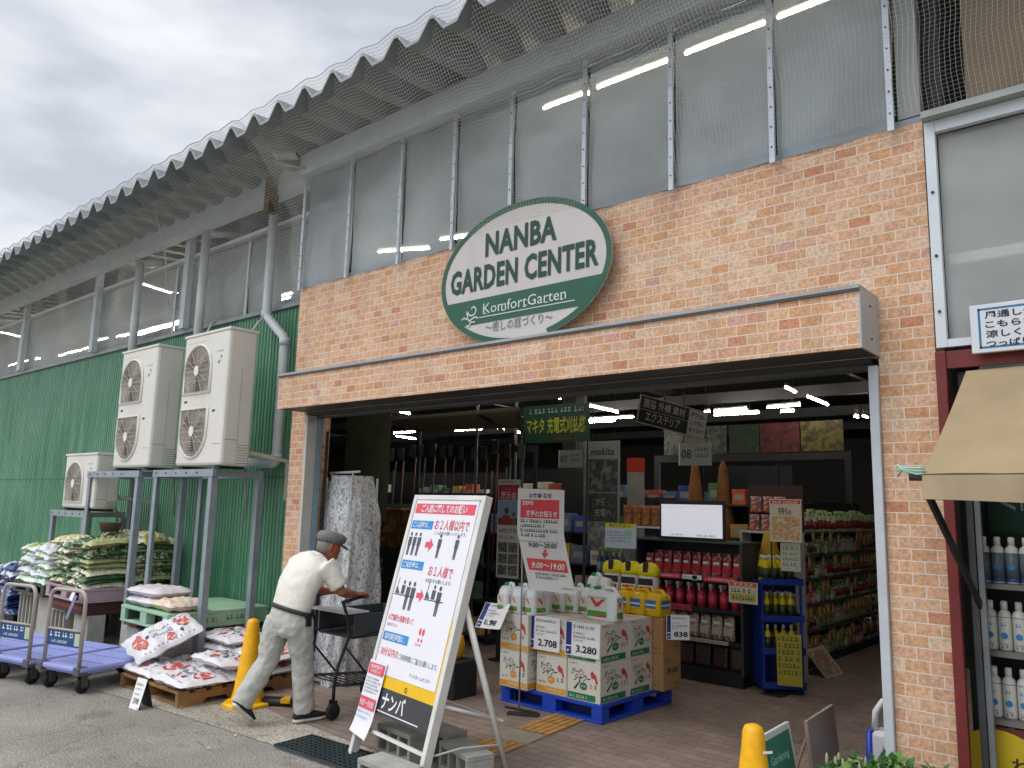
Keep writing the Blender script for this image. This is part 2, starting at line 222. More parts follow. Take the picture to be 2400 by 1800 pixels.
# ------------------------------------------------------------------ mesh helpers
WM = {}                                       # world matrix of every object made here
class MB:
    def __init__(s): s.v = []; s.f = []; s.m = []; s.sm = []; s.mats = []
    def mi(s, mat):
        if mat not in s.mats: s.mats.append(mat)
        return s.mats.index(mat)
    def add(s, vs, fs, mat, smooth=False, M=None):
        b = len(s.v); i = s.mi(mat)
        s.v += [(M @ V(p)) if M is not None else V(p) for p in vs]
        s.f += [[b+k for k in q] for q in fs]; s.m += [i]*len(fs); s.sm += [smooth]*len(fs); return s
    def box(s, x0, x1, y0, y1, z0, z1, mat, M=None, bev=0.):
        if x0 > x1: x0, x1 = x1, x0
        if y0 > y1: y0, y1 = y1, y0
        if z0 > z1: z0, z1 = z1, z0
        if bev:
            bm = bmesh.new(); bmesh.ops.create_cube(bm, size=1)
            for q in bm.verts: q.co = V(((x0+x1)/2+q.co.x*(x1-x0), (y0+y1)/2+q.co.y*(y1-y0), (z0+z1)/2+q.co.z*(z1-z0)))
            bmesh.ops.bevel(bm, geom=bm.edges[:]+bm.verts[:], offset=bev, segments=2, affect='EDGES', profile=.5)
            return s.frombm(bm, mat, M)
        vs = [(x, y, z) for z in (z0, z1) for y in (y0, y1) for x in (x0, x1)]
        return s.add(vs, [(0, 2, 3, 1), (4, 5, 7, 6), (0, 1, 5, 4), (2, 6, 7, 3), (0, 4, 6, 2), (1, 3, 7, 5)], mat, False, M)
    def frombm(s, bm, mat, M=None, smooth=False):
        bm.verts.index_update(); vs = [q.co.copy() for q in bm.verts]; fs = [[q.index for q in f.verts] for f in bm.faces]; bm.free()
        return s.add(vs, fs, mat, smooth, M)
    def tube(s, pts, r, mat, n=8, M=None, smooth=True, cap=True):
        pts = [V(p) for p in pts]; rs = r if isinstance(r, (list, tuple)) else [r]*len(pts)
        up = V((0, 0, 1)); vs = []; fs = []
        d0 = (pts[1]-pts[0]).normalized(); a = d0.cross(up if abs(d0.z) < .95 else V((1, 0, 0))).normalized()
        for i, p in enumerate(pts):
            d = ((pts[i]-pts[i-1]).normalized() if i else V()) + ((pts[i+1]-pts[i]).normalized() if i < len(pts)-1 else V())
            d = d.normalized() if d.length > 1e-6 else d0
            a = (a - d*a.dot(d)).normalized(); b = d.cross(a)
            vs += [p + (a*math.cos(2*math.pi*k/n) + b*math.sin(2*math.pi*k/n))*rs[i] for k in range(n)]
        for i in range(len(pts)-1):
            for k in range(n): fs.append((i*n+k, i*n+(k+1) % n, (i+1)*n+(k+1) % n, (i+1)*n+k))
        if cap: fs += [tuple(reversed(range(n))), tuple(range((len(pts)-1)*n, len(pts)*n))]
        return s.add(vs, fs, mat, smooth, M)
    def lathe(s, prof, mat, n=14, M=None, smooth=True, sx=1., sy=1.):
        vs = []; fs = []
        for r, z in prof: vs += [(r*math.cos(2*math.pi*k/n)*sx, r*math.sin(2*math.pi*k/n)*sy, z) for k in range(n)]
        for i in range(len(prof)-1):
            for k in range(n): fs.append((i*n+k, i*n+(k+1) % n, (i+1)*n+(k+1) % n, (i+1)*n+k))
        fs += [tuple(reversed(range(n))), tuple(range((len(prof)-1)*n, len(prof)*n))]
        return s.add(vs, fs, mat, smooth, M)
    def loft(s, secs, mat, n=16, M=None, p=2.0):
        """closed tube through (centre, half axis a, half axis b) sections"""
        vs = []; fs = []
        for c, a, b in secs:
            c, a, b = V(c), V(a), V(b)
            for k in range(n):
                t = 2*math.pi*k/n; co, si = math.cos(t), math.sin(t)
                if p != 2.0: co = math.copysign(abs(co)**(2/p), co); si = math.copysign(abs(si)**(2/p), si)
                vs.append(c + a*co + b*si)
        for i in range(len(secs)-1):
            for k in range(n): fs.append((i*n+k, i*n+(k+1) % n, (i+1)*n+(k+1) % n, (i+1)*n+k))
        fs += [tuple(reversed(range(n))), tuple(range((len(secs)-1)*n, len(secs)*n))]
        return s.add(vs, fs, mat, True, M)
    def rect(s, u0, v0, u1, v1, mat, M, w=.001):
        return s.add([(u0, v0, w), (u1, v0, w), (u1, v1, w), (u0, v1, w)], [(0, 1, 2, 3)], mat, False, M)
    def poly(s, pts, mat, M, w=.001, th=0.):
        n = len(pts); vs = [(a, b, w) for a, b in pts]; fs = [tuple(range(n))]
        if th:
            vs += [(a, b, w-th) for a, b in pts]; fs.append(tuple(reversed(range(n, 2*n))))
            fs += [(i, i+n, (i+1) % n+n, (i+1) % n) for i in range(n)]
        return s.add(vs, fs, mat, False, M)
    def disc(s, u, v, ru, rv, mat, M, w=.001, n=28, th=0.):
        return s.poly([(u+ru*math.cos(2*math.pi*k/n), v+rv*math.sin(2*math.pi*k/n)) for k in range(n)], mat, M, w, th)
    def text(s, body, u, v, h, mat, M, w=.002, width=None, bold=0., align='L', shear=0., sp=1.):
        """lettering: cap height h, optional total width, lower left (or centre) at u, v"""
        vs, fs, (x0, y0, x1, y1) = glyphs(body, bold, sp)
        k = h/.72; kx = k if width is None else width/max(1e-6, x1-x0)
        du = u - (x0+x1)/2*kx if align == 'C' else u - x0*kx
        return s.add([(a*kx+du+shear*b*k, b*k+v, w) for a, b in vs], fs, mat, False, M)
    def dashes(s, u0, u1, v, h, mat, M, w=.002, seed=1):
        """illegible small print, as short strokes"""
        rnd = random.Random(seed*31+int(v*1e4)); u = u0
        while u < u1:
            l = h*rnd.uniform(.5, .9); o = rnd.uniform(0, .4)*h
            s.rect(u, v+o*.3, min(u+l, u1), v+h*.25+o*.3, mat, M, w); s.rect(u+l*.3, v, min(u+l*.55, u1), v+h, mat, M, w+.0004)
            if rnd.random() < .6: s.rect(u, v+h*.7, min(u+l*.9, u1), v+h*.9, mat, M, w)
            u += l + h*rnd.choice((.2, .25, .3, .8))
        return s
    def build(s, name, parent=None, local=False, auto=False):
        me = bpy.data.meshes.new(name)
        R = WM[parent].inverted() if (parent and not local) else Matrix()
        me.from_pydata([R @ p for p in s.v], [], s.f)
        for m in s.mats: me.materials.append(m)
        me.polygons.foreach_set('material_index', s.m); me.polygons.foreach_set('use_smooth', s.sm); me.update()
        o = bpy.data.objects.new(name, me); COL.objects.link(o)
        if parent: o.parent = parent
        WM[o] = (WM[parent] if parent else Matrix()).copy()
        return o
GL = {}
def glyphs(body, bold, sp=1.):
    if (body, bold, sp) in GL: return GL[(body, bold, sp)]
    c = bpy.data.curves.new('lettering', 'FONT'); c.body = body; c.size = 1; c.offset = bold; c.space_character = sp; c.resolution_u = 2
    o = bpy.data.objects.new('lettering', c); m = bpy.data.meshes.new_from_object(o)
    vs = [(q.co.x, q.co.y) for q in m.vertices]; fs = [tuple(p.vertices) for p in m.polygons]
    xs = [q[0] for q in vs] or [0]; ys = [q[1] for q in vs] or [0]
    GL[(body, bold, sp)] = (vs, fs, (min(xs), min(ys), max(xs), max(ys)))
    bpy.data.objects.remove(o); bpy.data.meshes.remove(m); bpy.data.curves.remove(c)
    return GL[(body, bold, sp)]
def tag(o, label=None, cat=None, group=None, kind=None):
    if label: o['label'] = label
    if cat: o['category'] = cat
    if group: o['group'] = group
    if kind: o['kind'] = kind
    return o
def thing(name, label, cat, loc=(0, 0, 0), rz=0., group=None):
    o = bpy.data.objects.new(name, None); COL.objects.link(o); o.location = loc; o.rotation_euler = (0, 0, rz); o.empty_display_size = .1
    WM[o] = Matrix.Translation(loc) @ Matrix.Rotation(rz, 4, 'Z')
    return tag(o, label, cat, group)
def single(mb, name, label, cat, loc, group=None, rz=0.):
    """a thing that is one mesh; mb is in local coordinates about its base"""
    o = mb.build(name); o.location = loc; o.rotation_euler = (0, 0, rz); WM[o] = Matrix.Translation(loc) @ Matrix.Rotation(rz, 4, 'Z')
    return tag(o, label, cat, group)
def dup(root, loc, rz=0., label=None, group=None, rot=None, scale=None):
    def cp(o, par):
        c = o.copy(); COL.objects.link(c); c.parent = par
        for ch in kids.get(o, []): cp(ch, c)
        return c
    kids = {}
    def gather(o):
        kids[o] = [c for c in o.children]
        for c in kids[o]: gather(c)
    gather(root); r = cp(root, None); r.location = loc; r.rotation_euler = rot or (0, 0, rz)
    if scale: r.scale = scale
    WM[r] = Matrix.Translation(loc) @ Matrix.Rotation(rz, 4, 'Z')
    if label: r['label'] = label
    if group: r['group'] = group
    return r
def frame(o, u, v, w=None):
    """local (u, v, w) to world, u right, v up, w out of the face"""
    u = V(u).normalized(); v = V(v); w = u.cross(v).normalized(); v = w.cross(u)
    return Matrix.Translation(o) @ Matrix((u, v, w)).transposed().to_4x4()
# ================================================================== SETTING
def sheet(name, pts, z, mat):
    mb = MB(); mb.add([(x, y, z) for x, y in pts], [tuple(range(len(pts)))], mat); o = mb.build(name); return tag(o, kind='structure')
sheet('ground', [(-400, -300), (300, -300), (300, 400), (-400, 400)], 0, ground_mat('asphalt', '#7f7b74', '#928d84', 1.5, .8, 75))
sheet('concrete_apron', [(-24, 3.0), (-9, 3.02), (-6.5, 3.26), (-5.15, 3.36), (-4.63, 3.41), (-3.4, 3.47), (.5, 3.5), (2, 3.5), (2, 4.55), (-24, 4.9)], .004, ground_mat('concrete_ground', '#8f897e', '#a59e91', 2.2, .35, 60))
sheet('paving', [(-6.3, 3.9), (-5.11, 3.82), (-4.79, 3.8), (-3.3, 3.76), (1.5, 3.76), (1.5, 4.7), (-.93, 4.7), (-.93, 24.5), (-30, 24.5), (-30, 4.95), (-6.6, 4.95), (-6.5, 4.0)], .008, paver_mat())
# yellow guide paving: a strip of barred tiles leading in, with one plain grey tile
TACT = pm('#b08347', .75, .25, 12); TACB = pm('#7d6249', .8, .25, 10); TPL = pm('#8f8876', .8, .15, 9)
mb = MB(); du = V((-.10, 1, 0)).normalized(); dv = V((du.y, -du.x, 0)); P0 = V((-4.02, 3.98, 0)); ang = math.atan2(du.y, du.x)
for i in range(6):
    for j in range(1):
        a = P0 + du*(.305*i); plain = i in (2,)
        q = [a, a+dv*.30, a+dv*.30+du*.30, a+du*.30]
        mb.add([(p.x, p.y, .012) for p in q], [(0, 1, 2, 3)], TPL if plain else TACB)
        if not plain:
            for k in range(5): mb.box(.005, .295, -.048, 0, .0125, .0165, TACT, Matrix.Translation(a+dv*(.006+.059*k)) @ Matrix.Rotation(ang, 4, 'Z'))
        else: mb.box(.01, .29, -.29, -.01, .0125, .015, TPL, Matrix.Translation(a) @ Matrix.Rotation(ang, 4, 'Z'))
tag(mb.build('tactile_paving'), kind='structure')
# dry leaves and scraps lying about
mb = MB(); rnd = random.Random(21)
for k in range(150):
    if k < 90: x, y, z = rnd.uniform(-9.5, -3.2), 3.0+rnd.random()**2*.75, .013
    else: x, y, z = rnd.uniform(-8, -2.4), rnd.uniform(2.2, 3.4), .012
    s_ = rnd.uniform(.006, .022); a = rnd.uniform(0, 6.3); c, s = math.cos(a)*s_, math.sin(a)*s_
    mb.add([(x-c, y-s, z), (x+s*.5, y-c*.5, z+.003), (x+c, y+s, z+.005), (x-s*.5, y+c*.5, z+.002)], [(0, 1, 2, 3)], rnd.choice((pm('#8a7a58', .8, .2), pm('#5f5440', .8, .2), pm('#c9c4b6', .8, .1), pm('#6d6a44', .8, .2))))
o = mb.build('leaf_litter'); tag(o, 'dry leaf scraps scattered along the concrete strip', 'litter', None, 'stuff')
# ================================================================== STORE BUILDING
ST = thing('store_building', 'garden centre building with brick patterned front, green ribbed side wall and corrugated roof', 'building', (-4, 4.5, 0))
mb = MB()
mb.box(-6.79, -6.54, 4.5, 4.72, 0, 2.55, BRICK); mb.box(-1.26, -.98, 4.5, 4.72, 0, 2.55, BRICK); mb.box(-6.79, -.98, 4.5, 4.72, 2.55, 3.83, BRICK)
mb.box(-6.79, -6.70, 4.722, 4.9, 0, 3.83, BRICK)
mb.build('brick_wall', ST)
mb = MB(); mb.box(-6.57, -1.262, 4.19, 4.21, 2.55, 2.865, BRICK); mb.build('hood_facing', ST)
FLASH = pm('#9a9ea0', .4, .1, 4); DKMET = pm('#3c3f3f', .5, .25, 4)
mb = MB()
mb.box(-6.585, -1.25, 4.175, 4.498, 2.866, 2.885, FLASH); mb.box(-6.583, -1.252, 4.178, 4.189, 2.853, 2.866, pm('#4a4a4c', .5, .1))
mb.box(-1.262, -1.25, 4.19, 4.498, 2.55, 2.866, pm('#a5a7a8', .45, .1, 5)); mb.box(-6.585, -6.571, 4.19, 4.498, 2.55, 2.866, FLASH)
for x in (-1.2495,):
    for z in (2.62, 2.8): mb.tube([(x, 4.35, z), (x+.006, 4.35, z)], .006, DKMET, 6)
mb.build('hood_flashing', ST)
mb = MB(); mb.box(-6.57, -1.263, 4.212, 4.497, 2.553, 2.565, DKMET); mb.box(-6.53, -1.3, 4.5, 4.58, 2.525, 2.549, DKMET); mb.box(-6.53, -1.3, 4.585, 4.70, 2.505, 2.549, pm('#505353', .5, .2, 4))
mb.build('shutter_housing', ST)
def strip(name, x0, x1, y0, y1, z0, z1, mat, bev=0.): m_ = MB(); m_.box(x0, x1, y0, y1, z0, z1, mat, None, bev); return m_.build(name, ST)
strip('door_frame', -1.31, -1.262, 4.47, 4.70, 0, 2.50, pm('#b7bdc2', .4, .08), .004)
strip('door_frame', -6.538, -6.50, 4.485, 4.60, 0, 2.52, pm('#b9b7b0', .4, .08), .004)
strip('door_frame', -6.54, -6.49, 4.602, 4.66, 0, 2.50, pm('#7c92a2', .45, .1), .004)
mb = MB(); mb.box(-6.488, -6.478, 4.70, 4.73, .0, 2.38, DARK); mb.build('shutter_rail', ST); mb = MB(); mb.box(-1.312, -1.318, 4.6, 4.63, .9, 1.5, BLACK); mb.build('shutter_rail', ST)
# clerestory over the brick: mullions, sheeting, beam
MX = [-6.745, -5.985, -5.245, -4.565, -3.925, -3.21, -2.495, -1.80, -1.125]
def film_panel(x0, x1, y, z0, z1, mat, sag, nu=10, nv=8, seed=0, parent=ST, name='window_film'):
    rnd = random.Random(seed); m_ = MB(); vs = []; ph = rnd.uniform(0, 6)
    for j in range(nv+1):
        for i in range(nu+1):
            u, w = i/nu, j/nv
            vs.append((x0+(x1-x0)*u, y-.03*math.sin(math.pi*u)*math.sin(math.pi*w)+.008*math.sin(7*u+5*w+ph), z0+(z1-z0)*w - (sag*math.sin(math.pi*u) if j == 0 else 0)))
    fs = [(j*(nu+1)+i, j*(nu+1)+i+1, (j+1)*(nu+1)+i+1, (j+1)*(nu+1)+i) for j in range(nv) for i in range(nu)]
    m_.add(vs, fs, mat, True); return m_.build(name, parent)
for i in range(8): film_panel(MX[i]+.012, MX[i+1]-.012, 4.495, 3.835, 4.985, FILM, .01, seed=i)
for i, x in enumerate(MX):
    mb = MB(); mb.box(x-.017, x+.017, 4.44, 4.462, 3.80, 5.0, pm('#b4bcc4', .35, .1, 8, 0, .3))
    for k in range(9): mb.tube([(x, 4.441, 3.9+k*.13), (x, 4.436, 3.9+k*.13)], .006, DKMET, 5)
    mb.build('window_mullion', ST)
strip('window_rail', -6.79, -.98, 4.505, 4.55, 3.832, 3.87, GREYP); strip('window_rail', -6.79, -.98, 4.53, 4.57, 4.93, 4.99, DARK)
strip('roof_beam', -6.80, 2.2, 4.40, 4.55, 5.025, 5.25, pm('#c6d0d6', .45, .1, 3)); strip('roof_beam', -24, -6.803, 4.60, 4.75, 5.06, 5.35, pm('#d3dce3', .45, .1, 3))
strip('corner_panel', -1.10, -.985, 4.50, 4.56, 3.875, 5.02, pm('#8e9290', .5, .1, 3)); strip('dark_gap_strip', -.978, -.90, 4.62, 4.7, 3.76, 5.02, BLACK)  # second strip: black colour stands in for the shaded gap beside the tarpaulin
# corrugated roof: ridges every 0.41 m, overhanging the front
mb = MB(); x = -26.; prof = []
xr0 = -4.10
while x < 2.2:
    prof.append(x); x += .41
vs = []; xs = []
k0 = math.floor((-26-xr0)/.41)
for k in range(k0, k0+70):
    c = xr0 + k*.41
    if c > 2: break
    xs += [(c-.135, 0), (c-.022, .135), (c+.022, .135), (c+.135, 0)]
for y, zz in ((3.7, 0), (24.7, 1.47)):
    for th in (0, -.012):
        vs += [(a, y, 5.205+zz+b+th) for a, b in xs]
n = len(xs); fs = []
for i in range(n-1): fs += [(i, i+1, 2*n+i+1, 2*n+i), (n+i, 3*n+i, 3*n+i+1, n+i+1), (i, n+i, n+i+1, i+1)]
mb.add(vs, fs, pm('#7e8488', .5, .2, 3)); mb.build('corrugated_roof', ST)
mb = MB(); vs = []
for y_, dz in ((3.694, .004), (3.694, -.022), (3.699, -.022), (3.699, .004)): vs += [(a, y_, 5.205+b+dz) for a, b in xs]
mb.add(vs, [(r*n+i, r*n+i+1, ((r+1) % 4)*n+i+1, ((r+1) % 4)*n+i) for r in range(4) for i in range(n-1)], pm('#8f9292', .5, .15, 4)); mb.build('eave_trim', ST)
# green ribbed wall
def green_mat():
    m, t, b, o = newmat('green_cladding'); N, L = t.nodes, t.links
    geo = N.new('ShaderNodeNewGeometry')
    def nse(scale, vec, det=5):
        mp_ = N.new('ShaderNodeMapping'); mp_.inputs['Scale'].default_value = vec; L.new(geo.outputs['Position'], mp_.inputs[0]); q = N.new('ShaderNodeTexNoise'); q.inputs['Scale'].default_value = scale; q.inputs['Detail'].default_value = det; q.inputs['Roughness'].default_value = .65; L.new(mp_.outputs[0], q.inputs[0]); return q
    a, c, d = nse(9, (1, 1, .07)), nse(.8, (1, 1, 1)), nse(30, (1, 1, .25))
    rp = N.new('ShaderNodeValToRGB'); L.new(a.outputs['Fac'], rp.inputs[0]); e = rp.color_ramp.elements; e[0].position = .3; e[0].color = (*lin('#2f6c4a'), 1); e[1].position = .72; e[1].color = (*lin('#649579'), 1); q = e.new(.5); q.color = (*lin('#42815d'), 1)
    m1 = N.new('ShaderNodeMix'); m1.data_type = 'RGBA'; r = N.new('ShaderNodeMapRange'); r.inputs['From Min'].default_value = .42; r.inputs['From Max'].default_value = .7; r.inputs['To Max'].default_value = .55; L.new(c.outputs['Fac'], r.inputs[0]); L.new(r.outputs[0], m1.inputs['Factor']); L.new(rp.outputs[0], m1.inputs[6]); m1.inputs[7].default_value = (*lin('#709c85'), 1)
    s2 = N.new('ShaderNodeVectorMath'); s2.operation = 'SCALE'; r2 = N.new('ShaderNodeMapRange'); r2.inputs['From Min'].default_value = .3; r2.inputs['From Max'].default_value = .7; r2.inputs['To Min'].default_value = .82; r2.inputs['To Max'].default_value = 1.12; L.new(d.outputs['Fac'], r2.inputs[0]); L.new(m1.outputs[2], s2.inputs[0]); L.new(r2.outputs[0], s2.inputs['Scale'])
    L.new(s2.outputs[0], b.inputs['Base Color']); b.inputs['Roughness'].default_value = .45; return m
GW = green_mat(); mb = MB(); vs = []; fs = []; x = -24.; i = 0
while x < -6.85:
    for dx, dy in ((0, 0), (.035, 0), (.042, .012), (.058, .012)): vs += [(x+dx, 4.9+dy, 0), (x+dx, 4.9+dy, 3.83)]
    x += .065
for k in range(len(vs)//2-1): fs.append((2*k, 2*k+2, 2*k+3, 2*k+1))
mb.add(vs, fs, GW); mb.build('green_wall', ST)
mb = MB()
for zz in (1.93,): mb.box(-24, -6.86, 4.893, 4.8985, zz, zz+.012, pm('#2f6347', .5, .15))
mb.build('cladding_lap', ST)
mb = MB()
for zz in (.5, 1.3, 2.2, 3.0, 3.7):
    xx = -24.
    while xx < -6.9: mb.tube([(xx+.018, 4.8995, zz), (xx+.018, 4.894, zz)], .007, pm('#8a938c', .4, .1, 6, 0, .4), 5); xx += .455
mb.build('cladding_screws', ST)
strip('wall_coping', -24, -6.80, 4.86, 4.95, 3.831, 3.875, pm('#8f9496', .5, .15))
# left clerestory
PX = [gy(65, 700, 4.8).x, gy(233, 640, 4.8).x, gy(445, 560, 4.8).x]
FX = [-24, -20.5, gy(50, 800, 4.9).x, gy(233, 700, 4.9).x, gy(420, 640, 4.9).x, -8.5, -6.81]
for i in range(len(FX)-1): film_panel(FX[i]+.02, FX[i+1]-.02, 4.9, 3.88, 4.84, FILM2, 0, seed=20+i)
for x in FX[1:-1]: strip('window_mullion', x-.02, x+.02, 4.875, 4.89, 3.88, 4.84, STEELW)
mb = MB(); mb.box(-24, -6.81, 4.87, 4.93, 4.842, 4.90, pm('#d9dfe2', .45, .08)); mb.box(-24, -6.81, 4.85, 4.868, 4.80, 4.84, GREYP); mb.build('window_rail', ST)
for x in PX: strip('roof_post', x-.06, x+.06, 4.78, 4.86, 3.876, 5.14, pm('#c2cad0', .5, .12))
for x in (-16, -12.6, -10.2, -8.1): strip('roof_post', x-.05, x+.05, 5.0, 5.1, .01, 5.2, pm('#6f7a80', .5, .15))
# drain pipes
PIPE = pm('#c6cacd', .4, .1, 4)
a = gy(638, 500, 4.76); b_ = gy(626, 735, 4.76); c_ = gy(657, 800, 4.76); d_ = gy(648, 1075, 4.76)
mb = MB(); X1, X2 = b_.x-.01, d_.x
mb.tube([(X1, 4.76, a.z+.15), (X1, 4.76, b_.z+.02), (X1+.02, 4.76, b_.z-.04), (X2-.02, 4.76, c_.z+.04), (X2, 4.76, c_.z-.03), (X2, 4.76, d_.z+.02), (X2-.02, 4.76, d_.z-.03), (X2-.08, 4.77, d_.z-.05), (X2-.62, 4.8, d_.z-.03)], .052, PIPE, 12)
for p, q in (((X1, 4.76, a.z+.13), (X1, 4.76, a.z+.19)), ((X1, 4.76, b_.z+.03), (X1, 4.76, b_.z-.05)), ((X2, 4.76, c_.z+.03), (X2, 4.76, c_.z-.06)), ((X2, 4.76, d_.z+.05), (X2, 4.76, d_.z-.02))): mb.tube([p, q], .06, PIPE, 12)
mb.build('drain_pipe', ST)
for (t, u, bt) in (((485, 545), .0, (466, 780)), ((330, 615), .0, (309, 818))):
    a = gy(*t, 4.72); b_ = gy(*bt, 4.72); mb = MB(); mb.tube([(a.x, 4.72, a.z), (a.x, 4.72, b_.z-.6)], .055, PIPE, 12); mb.tube([(a.x, 4.72, a.z-.02), (a.x+.03, 4.95, a.z+.04), (a.x+.05, 5.3, a.z+.1)], .05, PIPE, 10); mb.build('drain_pipe', ST)
mb = MB(); p = gy(640, 395, 4.55); mb.box(p.x-.05, p.x+.05, 4.5, 4.62, 4.85, 5.3, pm('#6d5d48', .8, .3, 10)); mb.build('roof_bracket', ST)
# the bay to the right: white framed sheeting, brown tarpaulin over it, red framed opening below
WF = pm('#c9d0d6', .4, .06)
mb = MB(); mb.box(-.965, -.915, 4.46, 4.50, 2.56, 3.80, WF); mb.box(-.914, 2.2, 4.462, 4.50, 3.735, 3.80, WF); mb.box(-.914, 2.2, 4.462, 4.50, 2.56, 2.60, WF)
for z in (2.75, 3.05, 3.4): mb.tube([(-.94, 4.459, z), (-.94, 4.452, z)], .008, DKMET, 6)
mb.build('window_frame', ST)
film_panel(-.912, 2.2, 4.51, 2.6, 3.735, film_mat('window_film_side', '#cdd1cf', .3, .08), 0, seed=40)
strip('window_rail', -.9, 2.2, 4.56, 4.6, 3.02, 3.075, pm('#dfe3e2', .4, .05))
mb = MB(); mb.box(-.965, 2.2, 4.40, 4.47, 3.803, 3.84, pm('#9a9f9e', .5, .1)); mb.build('window_sill', ST)
TARP = pm('#83735f', .75, .12, 3, .08)
film_panel(-.78, 2.2, 4.6, 3.842, 5.2, TARP, 0, seed=41, name='tarpaulin')
REDF = pm('#6a2522', .5, .2, 6)
mb = MB(); mb.box(-.975, -.925, 4.46, 4.50, 0, 2.54, REDF, None, .004); mb.box(-.924, 2.2, 4.47, 4.51, 2.45, 2.54, REDF); mb.build('red_frame', ST)
mb = MB(); mb.box(-.895, -.865, 4.56, 4.6, 0, 2.44, pm('#3f4143', .4, .2)); mb.build('shutter_rail', ST); mb = MB(); mb.box(-.86, -.835, 4.57, 4.6, 0, 2.44, pm('#6f7376', .4, .2)); mb.build('shutter_rail', ST)
# inside faces of the hall
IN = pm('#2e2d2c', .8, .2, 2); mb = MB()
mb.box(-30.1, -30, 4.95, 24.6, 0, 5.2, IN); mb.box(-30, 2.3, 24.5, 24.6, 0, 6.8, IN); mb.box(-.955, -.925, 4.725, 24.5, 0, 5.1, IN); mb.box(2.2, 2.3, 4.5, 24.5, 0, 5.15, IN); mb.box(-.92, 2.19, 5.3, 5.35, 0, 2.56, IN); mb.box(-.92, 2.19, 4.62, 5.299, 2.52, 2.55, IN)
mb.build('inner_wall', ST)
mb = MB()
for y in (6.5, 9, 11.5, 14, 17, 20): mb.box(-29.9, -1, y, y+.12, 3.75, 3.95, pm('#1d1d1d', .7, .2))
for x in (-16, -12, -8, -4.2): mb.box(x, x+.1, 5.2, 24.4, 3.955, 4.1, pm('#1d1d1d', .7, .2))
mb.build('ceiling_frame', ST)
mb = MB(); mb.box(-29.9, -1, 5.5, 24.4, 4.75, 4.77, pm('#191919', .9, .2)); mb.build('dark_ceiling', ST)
for x, y in ((-2.2, 10.5), (-7.2, 9.5), (-12, 9.5)): strip('column', x, x+.25, y, y+.25, .01, 3.74, pm('#2a2a2c', .7, .2))
# ================================================================== NET over the eaves
NETM = pm('#bcbcb6', .7, .1)
NETL = pm('#d6d6d0', .7, .1)
def net(name, label, x0, x1, rows, cell, r, NETM=NETM):
    """rows: polyline of (y, z) from the eave down; a lattice of thin cords"""
    m_ = MB(); seg = [0]
    for a, b in zip(rows[:-1], rows[1:]): seg.append(seg[-1]+math.dist(a, b))
    T = seg[-1]
    def at(t, x):
        t = min(max(t, 0), T-1e-6)
        k = max(i for i in range(len(seg)-1) if seg[i] <= t); f_ = (t-seg[k])/(seg[k+1]-seg[k]); a, b = rows[k], rows[k+1]
        y = a[0]+(b[0]-a[0])*f_; z = a[1]+(b[1]-a[1])*f_; w = math.sin(math.pi*t/T)
        return V((x + .012*math.sin(3.1*x+9*t), y - w*(.03*math.sin(2.3*x)+.02*math.sin(5.7*x+2*t)), z + (1-t/T)*.02*math.cos(2*math.pi*(x-xr0)/.41) + .006*math.sin(4*x+6*t)))
    nx = int((x1-x0)/cell); ny = int(T/cell)
    for i in range(nx+1):
        x = x0+(x1-x0)*i/nx; m_.tube([at(T*k/10, x) for k in range(11)], [r*(1.3-.085*k) for k in range(11)], NETM, 3, None, False, False)
    for j in range(ny+1):
        m_.tube([at(T*j/ny, x0+(x1-x0)*k/(nx//4)) for k in range(nx//4+1)], r*(1.3-.75*j/ny) if j else r*3, NETM, 3, None, False, False)
    o = m_.build(name); return tag(o, label, 'net')
net('bird_net', 'fine grey bird net hung from the eave over the brick front', -6.8, -.98, [(3.69, 5.375), (4.36, 4.6), (4.40, 3.86)], .027, .0013, NETL)
net('bird_net', 'fine grey bird net hung from the eave over the green wall side', -20, -6.81, [(3.69, 5.375), (4.58, 4.95), (4.80, 3.9)], .032, .0018, NETL)
net('bird_net', 'loose bird net in front of the brown tarpaulin', -.975, 1.6, [(3.69, 5.375), (4.36, 4.5), (4.39, 3.83)], .025, .0013)
mb = MB(); pts = []
for zx, zy in ((352, 440), (365, 500), (380, 560), (388, 600), (390, 680), (396, 715)): pts.append(gy(zx, zy, 4.0+.5*(zy-440)/275))
mb.tube(pts, .006, pm('#b9b9b4', .6, .1), 6); o = mb.build('rope'); tag(o, 'pale rope hanging down from the net by the grey beam', 'rope')
